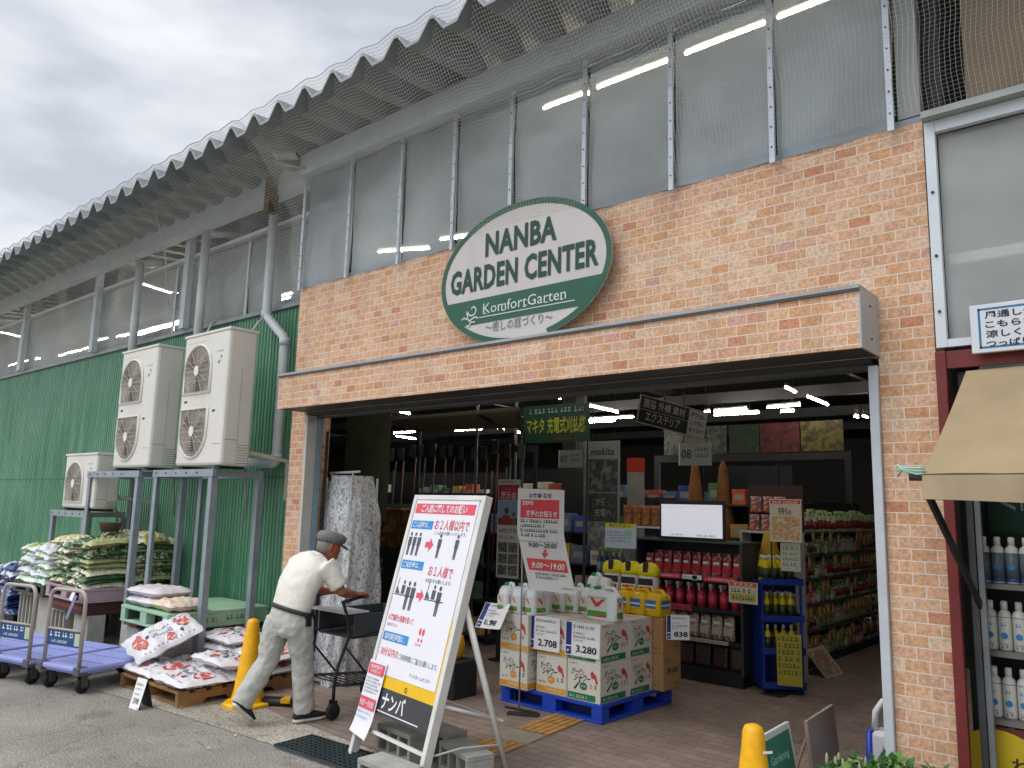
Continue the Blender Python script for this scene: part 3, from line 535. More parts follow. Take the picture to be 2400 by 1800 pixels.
# ================================================================== OVAL SIGN
OC = gy(1233, 631, 4.42); 
def mk_sign():
    t = thing('oval_sign', 'large oval garden centre sign in green and white over the entrance hood', 'sign', (-3.85, 4.45, 2.89))
    M = frame(V((-3.773, 4.405, 3.46)), (1, 0, 0), (0, 0, 1)); A, B = .84, .555
    bd = pm('#bfbab7', .5, .07, 3); gr = pm('#1f5540', .5, .08, 4); gi = pm('#16402f', .55, .06, 4)
    m_ = MB(); m_.disc(0, 0, A, B, bd, M, 0, 72, .008); m_.build('board', t)
    m_ = MB(); n = 72; vs = []
    for k in range(n):
        c, s = math.cos(2*math.pi*k/n), math.sin(2*math.pi*k/n); vs += [(A*c, B*s, .003), ((A-.045)*c, (B-.045)*s, .003)]
    gap = [k for k in range(n) if not (52.2 <= k <= 57.4)]
    m_.add(vs, [(2*k, 2*((k+1) % n), 2*((k+1) % n)+1, 2*k+1) for k in gap], gr, False, M)
    def chord(v): return A*math.sqrt(max(0, 1-(v/B)**2)) - .02
    v0, v1 = -.355, -.154; pts = [(-chord(v0+(v1-v0)*i/8), v0+(v1-v0)*i/8) for i in range(9)] + [(chord(v1+(v0-v1)*i/8), v1+(v0-v1)*i/8) for i in range(9)]
    m_.poly(pts, gr, M, .0045); m_.build('border_band', t)
    m_ = MB()
    m_.text('NANBA', 0, .186, .185, gi, M, .005, .71, .034, 'C', 0., 1.06); m_.text('GARDEN CENTER', 0, -.075, .19, gi, M, .005, 1.46, .034, 'C', 0., 1.06)
    wl = pm('#c9ccc6', .5, .05)
    m_.text('KomfortGarten', .048, -.284, .085, wl, M, .007, .81, 0, 'C')
    m_.rect(-.40, -.312, .53, -.305, wl, M, .007)
    for a, b in ((-.35, -.284), (-.16, -.284), (.05, -.284), (.26, -.284), (.40, -.284)): m_.rect(a, b-.004, a+.03, b+.003, wl, M, .0071)
    # curled plant ornament
    cx, cy = -.47, -.235
    sp = [(cx+.062*(1-.06*k)*math.cos(.5*k+2.6), cy+.062*(1-.06*k)*math.sin(.5*k+2.6)) for k in range(14)]
    def stroke(p, w): 
        for (a, b), (c, d) in zip(p[:-1], p[1:]):
            l = math.hypot(c-a, d-b) or 1; nx_, ny_ = -(d-b)/l*w, (c-a)/l*w; m_.poly([(a+nx_, b+ny_), (a-nx_, b-ny_), (c-nx_, d-ny_), (c+nx_, d+ny_)], wl, M, .007)
    stroke(sp, .006); stroke([(cx-.055, cy+.03), (cx-.062, cy-.02), (cx-.05, cy-.07), (cx-.02, cy-.1), (cx-.035, cy-.13), (cx-.06, cy-.12)], .006)
    stroke([(cx-.05, cy-.07), (cx-.1, cy-.055), (cx-.12, cy-.07)], .006); stroke([(cx-.03, cy-.085), (cx+.03, cy-.06), (cx+.06, cy-.075)], .006); stroke([(cx-.02, cy-.1), (cx+.03, cy-.1)], .005)
    m_.text('〜癒しの庭づくり〜', 0, -.432, .062, pm('#55555a', .6, .05), M, .005, .66, -.004, 'C'); m_.build('lettering', t)
    m_ = MB()
    for u, v in ((-.1, .53), (-.62, -.3), (.6, -.3)): m_.box(-3.773+u-.02, -3.773+u+.02, 4.422, 4.498, 3.46+v-.03, 3.46+v+.0, GALV)
    m_.build('bracket', t)
mk_sign()
# ================================================================== CCTV
t = thing('security_camera', 'white box security camera on a bracket at the end of the roof beam', 'security camera', tuple(gy(690, 360, 4.3)))
c = V(gy(684, 357, 4.3)); dirv = (V((-.75, -.62, -.12))).normalized(); M = frame(c, dirv.cross(V((0, 0, 1))), (0, 0, 1), None)
m_ = MB(); m_.box(-.062, .062, -.055, .055, -.18, .06, pm('#c9c4b8', .4, .05), M, .006); m_.box(-.068, .068, .056, .066, -.18, .08, pm('#d2cdc2', .4, .05), M); m_.build('housing', t)
m_ = MB(); m_.box(-.046, .046, -.04, .04, .0605, .066, BLACK, M); m_.build('lens', t)
m_ = MB(); m_.tube([M @ V((0, -.04, -.12)), M @ V((.0, -.12, -.16)), V((-6.70, 4.41, 5.08))], .014, pm('#b5b2aa', .4, .1), 8); m_.build('bracket', t)
# ================================================================== AIR CONDITIONERS
ACW = pm('#d3d0c8', .45, .06, 2); ACG = pm('#b0a89d', .5, .12)
def ac(name, label, x0, y0, z0, w, d, h, fans):
    d = d*.86
    t = thing(name, label, 'air conditioner', (x0+w/2, y0+d/2, z0), 0, 'outdoor air conditioner units')
    m_ = MB(); m_.box(x0, x0+w, y0, y0+d, z0+.03, z0+h-.012, ACW, None, .03); m_.build('casing', t)
    m_ = MB(); m_.box(x0-.008, x0+w+.008, y0-.008, y0+d+.008, z0+h-.03, z0+h, ACW, None, .008); m_.build('top_cover', t)
    m_ = MB(); m_.box(x0+.06, x0+.14, y0+.02, y0+d-.02, z0, z0+.03, DARK); m_.box(x0+w-.14, x0+w-.06, y0+.02, y0+d-.02, z0, z0+.03, DARK); m_.build('foot_rail', t)
    R = w*.29 if fans == 2 else w*.27; cx = x0+w*.36
    zs = [z0+h*.27, z0+h*.715] if fans == 2 else [z0+h*.47]
    if fans == 2: R = min(R, h*.2)
    for i, cz in enumerate(zs):
        M = frame(V((cx, y0, cz)), (1, 0, 0), (0, 0, 1))
        # outline: arch on the outer end, flat towards the middle of the unit
        up = 1 if (i == 1 or fans == 1) else -1
        pts = [(R*math.cos(a), up*R*math.sin(a)) for a in [math.pi*k/16 for k in range(17)]] + [(-R, -up*R*.86), (R, -up*R*.86)]
        if up < 0: pts = pts[::-1]
        g = MB(); n = len(pts); out_ = [(a*1.07, b*1.07) for a, b in pts]
        vs = [(a, b, .004) for a, b in out_] + [(a, b, .022) for a, b in pts] + [(a*.97, b*.97, .006) for a, b in pts]
        g.add(vs, [(k, (k+1) % n, n+(k+1) % n, n+k) for k in range(n)] + [(n+k, n+(k+1) % n, 2*n+(k+1) % n, 2*n+k) for k in range(n)], ACW, True, M)
        fg = g.build('fan_surround', t)
        g = MB(); g.poly([(a*.98, b*.98) for a, b in pts], pm('#8d857b', .6, .2), M, .0035)
        for k in range(9): g.rect(-R*.9, -R*.8+k*R*.19, R*.9, -R*.8+k*R*.19+.004, ACG, M, .0215) if abs(-R*.8+k*R*.19) < R*.45 else None
        for rr in [R*(.2+.1*k) for k in range(8)]:
            q = []; 
            for k in range(41):
                a = 2*math.pi*k/40; x_, y_ = rr*math.cos(a), rr*math.sin(a)
                if up*y_ < -R*.84: y_ = -up*R*.84
                q.append(M @ V((x_, y_, .02)))
            g.tube(q, .0028, ACG, 4, None, False, False)
        for k in range(12):
            a = math.pi*k/6; e_ = min(R*.96, R*.84/abs(math.sin(a)) if up*math.sin(a) < -1e-3 else 9); g.tube([M @ V((.16*R*math.cos(a), .16*R*math.sin(a), .022)), M @ V((e_*math.cos(a), e_*math.sin(a), .02))], .003, ACG, 4, None, False, False)
        for k in range(3):
            a = 2*math.pi*k/3+.5; g.poly([(R*.15*math.cos(a), R*.15*math.sin(a)), (R*.85*math.cos(a-.28), R*.85*math.sin(a-.28)), (R*.8*math.cos(a+.3), R*.8*math.sin(a+.3))], pm('#4d4640', .6, .1), M, .008)
        g.build('fan_grille', fg)
        g = MB(); g.disc(0, 0, R*.17, R*.2, pm('#dcdad4', .4, .04), M, .026, 20, .006); g.build('fan_hub', fg)
    M = frame(V((x0, y0, z0)), (1, 0, 0), (0, 0, 1)); g = MB(); gy_ = pm('#8c8f90', .5, .05); tq = pm('#3f8f8c', .5, .05)
    u0 = w*.74; v0 = h*.83 if fans == 2 else h*.8
    g.dashes(u0, u0+.13, v0, .018, gy_, M, .0015, 3)
    g.poly([(u0+.07, v0-.03), (u0+.12, v0-.05), (u0+.10, v0-.075)], tq, M, .0015); g.poly([(u0+.03, v0-.1), (u0+.09, v0-.085), (u0+.06, v0-.13)], tq, M, .0015)
    if fans == 2:
        g.rect(w*.1, h*.485, w*.17, h*.5, DARK, M, .0015); g.rect(w*.74, h*.40, w*.8, h*.415, DARK, M, .0015)
        g.dashes(w*.05, w*.55, h*.93, .006, gy_, M, .0015, 5)
    g.build('badge', t)
    g = MB(); g.tube([(x0+w-.12, y0+d+.0, z0+.18), (x0+w-.12, y0+d+.1, z0+.17), (x0+w-.1, 4.86, z0+.12), (x0+w-.1, 4.87, z0-.3)], .028, pm('#c9c4b4', .7, .1, 8), 8); g.tube([(x0+w-.2, y0+d, z0+.1), (x0+w-.2, y0+d+.08, z0+.0), (x0+w-.22, y0+d+.14, z0-.5)], .012, pm('#8d8f8c', .6, .1), 6); g.build('refrigerant_pipe', t)
    g = MB(); dk = pm('#8d8a83', .5, .05); Ms = frame(V((x0+w, y0, z0)), (0, 1, 0), (0, 0, 1))
    for k in range(8): g.rect(d*.55, h*(.04+.018*k), d*.92, h*(.04+.018*k)+.006, dk, Ms, .0015)
    g.rect(d*.5, h*.02, d*.512, h*.72, dk, Ms, .0015); g.rect(.02, h*.2, d*.5, h*.2+.005, dk, Ms, .0015); g.rect(w*.8, h*.17, w-.03, h*.17+.005, dk, M, .0015); g.build('side_louvre', t)
ac('air_conditioner', 'tall twin fan air conditioner unit nearest the brick pillar', -8.19, 4.03, 1.99, .93, .37, 1.43, 2)
ac('air_conditioner', 'tall twin fan air conditioner unit behind the nearer twin fan one', -9.74, 4.03, 1.99, .93, .37, 1.43, 2)
ac('air_conditioner', 'small single fan air conditioner unit on the lower steel stand', -11.2, 4.05, 1.50, .98, .35, .72, 1)
def rack(label, x0, x1, y0, y1, h, w=.07, mid=None):
    t = thing('steel_stand', label, 'stand', ((x0+x1)/2, (y0+y1)/2, 0), 0, 'steel stands under the air conditioners')
    for x in (x0, x1):
        for y in (y0, y1):
            m_ = MB(); m_.box(x-w/2, x+w/2, y-.006, y+.006, 0, h-.075, GALV); m_.box(x-(w/2 if x == x0 else -w/2+.012), x-(w/2-.012 if x == x0 else -w/2), y+.0065, y+w-.01, 0, h-.075, GALV)
            m_.box(x-.07, x+.07, y-.04, y+.08, .001, .012, GALV); m_.build('leg', t)
    for y in (y0, y1):
        m_ = MB(); m_.box(x0-w/2-.02, x1+w/2+.02, y-.012, y+.03, h-.074, h, GALV)
        for k in range(5):
            for xx in (x0+.03+k*.02,): m_.tube([(xx+k*.2, y-.013, h-.035), (xx+k*.2, y-.019, h-.035)], .009, DARK, 6)
        m_.build('rail', t)
    for x in (x0, x1): m_ = MB(); m_.box(x-.03, x+.03, y0+.031, y1-.013, h-.07, h-.012, GALV); m_.build('rail', t)
rack('grey steel stand under the air conditioner nearest the brick pillar', -8.59, -7.42, 4.03, 4.55, 1.985)
rack('grey steel stand standing over the green soil bags', -10.34, -9.04, 4.03, 4.55, 1.985)
rack('low grey steel stand under the small single fan unit', -11.46, -10.45, 4.05, 4.5, 1.495)
m_ = MB()
for (a, b), lb in ((((486, 778), (505, 752)), 'pale cable rising from the farther twin fan unit to the window rail'), (((590, 778), (620, 745)), 'pale cable rising from the nearest twin fan unit to the drain pipe')):
    p, q = gy(*a, 4.45), gy(*b, 4.75); m_ = MB(); m_.tube([p, (p+q)/2+V((0, 0, .03)), q], .012, pm('#c3c1b8', .6, .1), 6); tag(m_.build('cable'), lb, 'cable')
# ================================================================== PALLETS AND BAGS BY THE GREEN WALL
WOOD = pm('#8a6844', .8, .25, 7, .2); MINT = pm('#97b89a', .6, .1, 4)
t = thing('wooden_pallet', 'weathered wooden pallet on the ground carrying white and red flower printed bags', 'pallet', (-6.95, 3.92, 0))
PX0, PX1, PY0, PY1 = -7.49, -6.42, 3.36, 4.48
for x in (PX0, (PX0+PX1)/2-.02, PX1-.045):
    m_ = MB(); n = 24; pts = []
    prof = [(PY0, .0), (PY0+.2, .0), (PY0+.25, .05), (PY0+.43, .05), (PY0+.48, .0), (PY1-.5, 0), (PY1-.45, .05), (PY1-.26, .05), (PY1-.2, 0), (PY1, 0), (PY1, .105), (PY0, .105)]
    M = frame(V((x+.045, 0, 0)), (0, 1, 0), (0, 0, 1)); m_.poly(prof, WOOD, M, 0, .045); m_.build('stringer', t)
for k in range(8):
    m_ = MB(); y = PY0+.002+k*.146; m_.box(PX0+.001, PX1-.001, y, y+.095, .106, .126, WOOD); m_.build('deck_board', t)
for y in (PY0+.02, PY1-.12): m_ = MB(); m_.box(PX0+.05, PX1-.05, y, y+.09, .008, .02, WOOD); m_.build('bottom_board', t)
def bagmesh(l, w, h, seed, mats, decor=None, nu=22, nv=14, rough=0., droop=0.):
    """soft pillow-shaped bag, long side along x; mats = (body, print...)"""
    rnd = random.Random(seed); ph = [rnd.uniform(0, 6.3) for _ in range(8)]; m_ = MB(); vs = []; 
    def top(u, v, s):
        e_ = (1-min(1, abs(u)/.955)**5)*(1-abs(v)**4); e_ = max(e_, 0)**.55
        wr = .09*math.sin(9*u+ph[0]+3*v)*math.sin(4*v+ph[1]) + .07*math.sin(17*u*(1+.2*v)+ph[2]) + .07*math.sin(13*v+ph[3]+5*u) + rough*(math.sin(23*u+7*v+ph[4])*math.sin(19*v-9*u+ph[5]))
        z = s*h/2*e_*(1+wr*1.6 + .14*math.sin(2.5*u+ph[4]))
        sag = -droop*h*(abs(u)**3*.6 + abs(v)**3*.4)
        return (u*l/2*(1-.03*abs(v)**3 + .02*math.sin(8*v+ph[7])) + .006*math.sin(6*v+ph[5]), v*w/2*(1-.05*abs(u)**4+.025*math.sin(9*u+ph[2]))+.006*math.sin(7*u+ph[6]), z + h/2 + s*.0012 + sag + rough*.12*h*math.sin(11*u+5*v+ph[6]))
    for s in (1, -1):
        b = len(vs)
        for j in range(nv+1):
            for i in range(nu+1): vs.append(top(-1+2*i/nu, -1+2*j/nv, s))
    n = (nu+1)*(nv+1); fs = []; fm = []
    for j in range(nv):
        for i in range(nu):
            a = j*(nu+1)+i; q = (a, a+1, a+nu+2, a+nu+1); fs.append(q); fs.append(tuple(reversed([k+n for k in q])))
            u, v = -1+2*(i+.5)/nu, -1+2*(j+.5)/nv; c = decor(u, v, rnd) if decor else 0; fm += [c, c]
    for k in range(len(mats)): m_.mi(mats[k])
    base = len(m_.v); m_.v += [V(p) for p in vs]; m_.f += [list(q) for q in fs]; m_.m += fm; m_.sm += [True]*len(fs)
    m_.top = top
    return m_
PL_W = pm('#d2d0d4', .35, .05, 5, .1, 0, 14); FLOW = pic_mat('red flowers', ['#b2352f', '#c4584c', '#a82c2c', '#cc7f72', '#b03a34'], 24); DKPR = pm('#39404a', .4, .1)
def flowerbag(seed):
    m_ = bagmesh(.62, .46, .095, seed, [PL_W], None, 30, 20, .12, .15); rnd = random.Random(seed)
    def blob(cu, cv, ru, rv, mat, lift=.0025):
        n = 14; vs = [V(m_.top(cu, cv, 1))+V((0, 0, lift+.001))]
        for k in range(n):
            r = rnd.uniform(.85, 1.1); u = max(-.97, min(.97, cu+ru*r*math.cos(2*math.pi*k/n))); v = max(-.95, min(.95, cv+rv*r*math.sin(2*math.pi*k/n))); vs.append(V(m_.top(u, v, 1))+V((0, 0, lift)))
        m_.add(vs, [(0, 1+k, 1+(k+1) % n) for k in range(n)], mat, True)
    blob(-.66, -.1, .2, .5, FLOW, .005); blob(.64, .15, .22, .45, FLOW, .005); blob(.1, -.62, .14, .2, FLOW, .005); blob(-.38, .1, .06, .12, DKPR, .005); blob(.45, -.5, .05, .12, DKPR, .005)
    for k in range(9):
        u = -.28+.07*k; v = -.15+.1*math.sin(k); blob(u, v, .022, .14, pm('#8e93a0', .5, .1), .006); blob(u+.01, v+.36, .02, .06, pm('#77808c', .5, .1), .006)
    for k in range(12): blob(-.7+.13*k, -.80, .02, .03, pm('#6d7480', .5, .1), .005)
    return m_
fb = [flowerbag(100+k).build('flower_soil_bag') for k in range(4)]
FBG = 'white flower soil bags on the wooden pallet'
spots = []
for j in range(2):
    for i in range(2): spots.append((PX0+.255+.555*i, PY0+.225+.0*i+.43*j*1.0, .127, 0))
spots += [(PX0+.27, PY0+.97, .127, .0), (PX0+.80, PY0+.97, .127, 0)]
lab = ['white flower soil bag at the front left corner of the wooden pallet', 'white flower soil bag at the front right corner of the wooden pallet', 'white flower soil bag in the middle left of the wooden pallet', 'white flower soil bag in the middle right of the wooden pallet', 'white flower soil bag at the back left under the tilted one', 'white flower soil bag lying at the back right of the wooden pallet, bottom layer']
first = True
for k, (x, y, z, r) in enumerate(spots):
    o = fb[k % 4] if k < 4 else fb[k % 4].copy()
    if k >= 4: COL.objects.link(o)
    o.location = (x, y, z); o.rotation_euler = (0, 0, r+random.uniform(-.04, .04)); tag(o, lab[k], 'soil bag', FBG); WM[o] = Matrix.Translation(o.location)
_u = V((.09, .58, .27)).normalized(); _w = V((.22, -.50, .84)); _v = _w.cross(_u).normalized(); _w = _u.cross(_v); TILT = Matrix((_u, _v, _w)).transposed().to_euler()
ex = [((PX0+.80, PY0+.95, .237), (0.02, 0, .06), 'white flower soil bag on the second layer behind the yellow cone'), ((PX0+.80, PY0+.58, .225), (-.12, 0, -.05), 'white flower soil bag on the second layer leaning forward'),
      ((PX0+.27, PY0+.95, .235), (0, 0, .03), 'white flower soil bag on the second layer at the back left'), ((PX0+.27, PY0+.95, .33), (0, 0, -.04), 'white flower soil bag on the third layer at the back left'), ((-7.38, 3.68, .385), TILT, 'white flower soil bag lying tilted on top of the others')]
for k, (l, r, lb) in enumerate(ex):
    o = fb[(k+1) % 4].copy(); COL.objects.link(o); o.location = l; o.rotation_euler = r; tag(o, lb, 'soil bag', FBG)
# folding price board on the ground before the pallet
t = thing('price_board', 'small folding price board on the ground before the wooden pallet', 'price board', (-6.66, 3.17, 0), math.radians(6))
Mb = WM[t]
M = Mb @ frame(V((-.09, -.075, .0)), (1, 0, 0), (0, .30, 1)); m_ = MB(); m_.box(0, .185, 0, .265, -.006, 0, WHITE, M); m_.box(-.004, .0, 0, .265, -.008, .002, BLACK, M); m_.box(.185, .189, 0, .265, -.008, .002, BLACK, M); m_.build('front_panel', t)
m_ = MB(); m_.text('598', .095, .045, .05, INK, M, .0015, .1, .02, 'C'); m_.dashes(.02, .16, .2, .02, INK, M, .0015, 4); m_.dashes(.02, .13, .165, .014, INK, M, .0015, 5); m_.dashes(.03, .12, .12, .014, INK, M, .0015, 6); m_.build('lettering', t)
M2 = Mb @ frame(V((.095, .085, .0)), (-1, 0, 0), (0, -.30, 1)); m_ = MB(); m_.box(0, .185, 0, .262, -.006, 0, DARK, M2); m_.build('rear_panel', t); t.scale = (.78, .78, .9)
# mint plastic pallet on concrete blocks
def block(name, label, x, y, z, rz=0., l=.39, w=.19, h=.15, mat=CONC, up=False, group='concrete blocks'):
    m_ = MB(); n = 3
    # hollow block lying on its face: three openings through its height direction
    M = Matrix.Identity(4)
    t_ = .03; cw = (l-t_*(n+1))/n
    if up:   # cavities vertical
        m_.box(-l/2, l/2, -w/2, -w/2+.032, 0, h, mat, None, .004); m_.box(-l/2, l/2, w/2-.032, w/2, 0, h, mat, None, .004)
        for k in range(n+1): x_ = -l/2+k*(cw+t_); m_.box(x_+.001, x_+t_-.001, -w/2+.0325, w/2-.0325, .002, h-.002, mat)
    else:    # cavities seen from the long side
        m_.box(-l/2, l/2, -w/2, w/2, h-.032, h, mat, None, .004); m_.box(-l/2, l/2, -w/2, w/2, 0, .032, mat, None, .004)
        for k in range(n+1): x_ = -l/2+k*(cw+t_); m_.box(x_+.001, x_+t_-.001, -w/2+.002, w/2-.002, .0325, h-.0325, mat)
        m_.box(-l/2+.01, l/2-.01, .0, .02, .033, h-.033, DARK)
    return single(m_, name, label, 'concrete block', (x, y, z), group, rz)
def plastic_pallet(label, x0, x1, y0, y1, z0, h, mat, deep, rz=0., piv=None, mark=None):
    cx, cy = (x0+x1)/2, (y0+y1)/2; t = thing('plastic_pallet', label, 'pallet', (cx, cy, z0), rz); a, b = (x1-x0)/2, (y1-y0)/2
    m_ = MB(); m_.box(-a, a, -b, b, h-.03, h, mat, None, .006); m_.build('deck', t, True)
    m_ = MB(); m_.box(-a, a, -b, b, 0, .022, mat, None, .005); m_.build('base', t, True)
    s = .2*a; xs = [(-a, -a+s), (-s*.7, s*.7), (a-s, a)]; ys = [(-b, -b+s), (-s*.7, s*.7), (b-s, b)]
    for u0, u1 in xs:
        for v0, v1 in ys: m_ = MB(); m_.box(u0+.003, u1-.003, v0+.003, v1-.003, .0225, h-.0305, mat, None, .004); m_.build('spacer', t, True)
    if mark == 'closed': m_ = MB(); m_.box(a-.0025, a+.0, -b+.01, b-.01, .0225, h-.0305, mat); m_.build('side_wall', t, True)
    m_ = MB(); m_.box(-a+.02, a-.02, -b+s*1.2, -b+s*1.2+.01, .023, h-.031, deep); m_.box(-a+s*1.3, -a+s*1.3+.01, -b+.02, b-.02, .023, h-.031, deep); m_.build('inner_rib', t, True)
    return t
t = plastic_pallet('mint green plastic pallet on concrete blocks with two white bags at its front', -8.5, -7.5, 3.75, 4.85, .435, .16, MINT, pm('#3c4a3c', .7, .1), mark='closed')
M = frame(V((-7.4965, 3.76, .435)), (0, 1, 0), (0, 0, 1)); m_ = MB(); m_.text('メーカー', .62, .06, .05, pm('#5c6a5f', .6, .1), M, 0.001, .22, .01) if False else m_.dashes(.6, .84, .06, .045, pm('#55625a', .6, .1), M, .001, 8); m_.dashes(.35, .5, .05, .04, pm('#55625a', .6, .1), M, .001, 9); m_.build('marking', t)
REDBR = pm('#8a4a3c', .85, .2, 12, .2)
bl = 'pallets'
for k, (x, y, lb) in enumerate(((-8.42, 3.92, 'concrete block under the front left corner of the mint pallet'), (-7.62, 3.92, 'concrete block under the front right corner of the mint pallet'), (-8.42, 4.62, 'concrete block under the back left corner of the mint pallet'), (-7.62, 4.62, 'concrete block under the back right corner of the mint pallet'))):
    block('concrete_block', lb, x, y, 0, math.pi/2 if k % 2 else .0, .39, .19, .37, CONC, True)
    m_ = MB(); m_.box(-.11, .11, -.06, .06, 0, .063, REDBR, None, .005); single(m_, 'red_brick', lb.replace('concrete block', 'red brick'), 'brick', (x, y-.02, .371), 'red bricks under the mint pallet')
wb = bagmesh(.62, .42, .1, 55, [pm('#cfc9cb', .4, .08, 9, .1)]); M = Matrix()
wb1 = wb.build('white_soil_bag'); wb1.location = (-8.2, 3.98, .597); tag(wb1, 'pale bag at the left front of the mint pallet, lower of two', 'soil bag', 'pale bags on the mint pallet')
o = wb1.copy(); COL.objects.link(o); o.location = (-8.2, 3.99, .69); o.rotation_euler = (0, 0, .06); tag(o, 'pale bag lying on top of another on the mint pallet', 'soil bag', 'pale bags on the mint pallet')
wb2 = bagmesh(.5, .4, .11, 57, [pic_mat('cream bag', ['#d9d2c8', '#d3c08f', '#d8cfc6', '#c99a8c', '#dcd8d4'], 9)]).build('cream_soil_bag'); wb2.location = (-7.75, 3.98, .597); tag(wb2, 'cream and pink printed bag at the right front of the mint pallet', 'soil bag', 'pale bags on the mint pallet')
# the piles
def pile(kinds, x0, x1, y0, y1, z0, layers, th, group, cols=2, rows=2, seed=1, slump=.05, fronthigh=True):
    rnd = random.Random(seed); w = (x1-x0)/cols; d = (y1-y0)/rows; done = {}
    for L in range(layers):
        for r in range(rows):
            for c in range(cols):
                if L >= layers-2 and r == 0 and rnd.random() < (.35 if L == layers-2 else .75): continue
                kd = rnd.choice(kinds) if not callable(kinds) else kinds(L, r, c, rnd); key = kd
                if key not in done: done[key] = 0; o = kd
                else: o = kd.copy(); COL.objects.link(o); done[key] += 1
                o.location = (x0+w*(c+.5)+rnd.uniform(-.03, .03), y0+d*(r+.5)+rnd.uniform(-.03, .03)+.0, z0+L*th+rnd.uniform(-.004, .006))
                o.rotation_euler = (rnd.uniform(-slump, slump), rnd.uniform(-slump, slump), rnd.uniform(-.07, .07)+(math.pi if rnd.random() < .4 else 0))
def prbag(l, w, h, seed, cols, sc, name, label, group):
    o = bagmesh(l, w, h, seed, [bag_mat(name, cols) if isinstance(cols[0], tuple) else pic_mat(name, cols, sc)], None, 34, 26, .28, .55).build(name.replace(' ', '_')); return tag(o, label, 'soil bag', group)
GP = 'green soil bags in the tall pile'
cg = [[(0, '#3b5a40'), (.16, '#c9be94'), (.28, '#47694a'), (.42, '#d6d0b8'), (.52, '#3f6244'), (.66, '#c9a94a'), (.74, '#41603f'), (.86, '#cfc9a8'), (.95, '#4a6b4c')], [(0, '#d0c8a8'), (.2, '#5d7a4c'), (.3, '#dcd7c4'), (.55, '#8a9a6c'), (.66, '#e0dccb'), (.8, '#4d7050'), (.92, '#d5cfb4')], [(0, '#35543b'), (.2, '#b9b890'), (.28, '#3f6444'), (.4, '#c9c39a'), (.5, '#375a3e'), (.72, '#8da078'), (.82, '#34543a'), (.93, '#a3a878')]]
gb = [prbag(.53, .54, .085, 60+k, cg[k], 6.5, ['green soil bag', 'tan green soil bag', 'dark green soil bag'][k], ['green bag in the tall pile behind the trolleys', 'tan and green bag in the tall pile behind the trolleys', 'dark green bag in the tall pile behind the trolleys'][k], GP) for k in range(3)]
pile(gb, -10.55, -9.5, 3.77, 4.85, .66, 10, .052, GP, 2, 2, 3, .09)
yb = prbag(.5, .36, .08, 70, ['#d9cfae', '#c9a53c', '#e0d9c4', '#7c8f5a', '#d7b53f'], 7, 'yellow soil bag', 'tan and yellow bag lying on top of the tall green pile', GP)
for k, (x, y, z, r) in enumerate(((-10.3, 3.95, 1.12, .5), (-9.75, 3.97, 1.1, -.3), (-9.7, 4.5, 1.18, .2), (-9.95, 4.3, 1.18, 1.2))):
    o = yb if k == 0 else yb.copy()
    if k: COL.objects.link(o)
    o.location = (x, y, z); o.rotation_euler = (.08, .1*(-1)**k, r)
m_ = MB(); m_.lathe([(.10, 0), (.13, .10), (.135, .11), (.12, .11), (.11, .04)], pm('#5d4a42', .6, .15), 18); single(m_, 'brown_tray', 'brown tub on top of the green soil bag pile', 'tub', (-9.9, 4.15, 1.27))
WP = 'white and lime bags in the pile beside the green pile'
lw = [prbag(.53, .52, .095, 80, [(0, '#c9ccd1'), (.25, '#dcdee1'), (.45, '#a9b6c6'), (.52, '#d6d9dd'), (.8, '#c3c7cd')], 6, 'white fertiliser bag', 'white bag in the pile between the blue and green piles', WP),
      prbag(.53, .52, .095, 81, [(0, '#d3d6d8'), (.55, '#cdd2d2'), (.66, '#8db83f'), (.86, '#d3d8d4')], 3.2, 'lime fertiliser bag', 'white and lime bag in the pile between blue and green piles', WP),
      prbag(.53, .52, .095, 82, [(0, '#a9c9ab'), (.3, '#c3d8c4'), (.5, '#8fb995'), (.75, '#cfdccf')], 5, 'pale green fertiliser bag', 'pale green bag low in the pile between blue and green piles', WP)]
pile(lambda L, r, c, rnd: lw[2] if L < 4 and c == 1 and rnd.random() < .8 else rnd.choice((lw[0], lw[0], lw[1])), -11.72, -10.66, 3.77, 4.83, .6, 8, .06, WP, 2, 2, 5, .09)
BP = 'blue bags in the leftmost pile'
bb = [prbag(.6, .52, .1, 90, [(0, '#2c3e78'), (.22, '#cdd3dc'), (.5, '#31467f'), (.6, '#d3d8e0'), (.8, '#2a3a6c')], 6, 'blue soil bag', 'blue and white bag in the leftmost pile by the green wall', BP), prbag(.6, .52, .1, 91, [(0, '#c9d0da'), (.3, '#3a4c86'), (.55, '#cfd5df'), (.7, '#26366a')], 5, 'navy soil bag', 'navy blue bag in the leftmost pile by the green wall', BP)]
pile(bb, -13.1, -11.9, 3.77, 4.83, .14, 10, .066, BP, 2, 2, 8, .08)
# what the piles stand on
PINK = pm('#a58d96', .6, .15, 5)
t = plastic_pallet('mauve plastic pallet under the tall green soil bag pile', -10.57, -9.48, 3.75, 4.87, .5, .155, PINK, pm('#4a3c42', .7, .1), mark='closed')
M = frame(V((-9.4765, 3.76, .5)), (0, 1, 0), (0, 0, 1)); m_ = MB(); m_.text('JR貨物', .5, .085, .045, WHITE, M, .001, .26, .01) if False else m_.dashes(.5, .78, .075, .05, pm('#cfc4c8', .6, .05), M, .001, 12); m_.dashes(.5, .7, .035, .02, pm('#cfc4c8', .6, .05), M, .001, 13); m_.build('marking', t)
m_ = MB(); m_.box(-.5, .5, -.5, .5, 0, .14, pm('#4c2a2a', .75, .3, 8), None, .01); m_.box(-.51, .51, -.51, -.501, .05, .1, pm('#6c3330', .7, .3, 8)); single(m_, 'dark_red_pallet', 'dark red plank base under the mauve pallet', 'pallet', (-10.02, 4.3, .36))
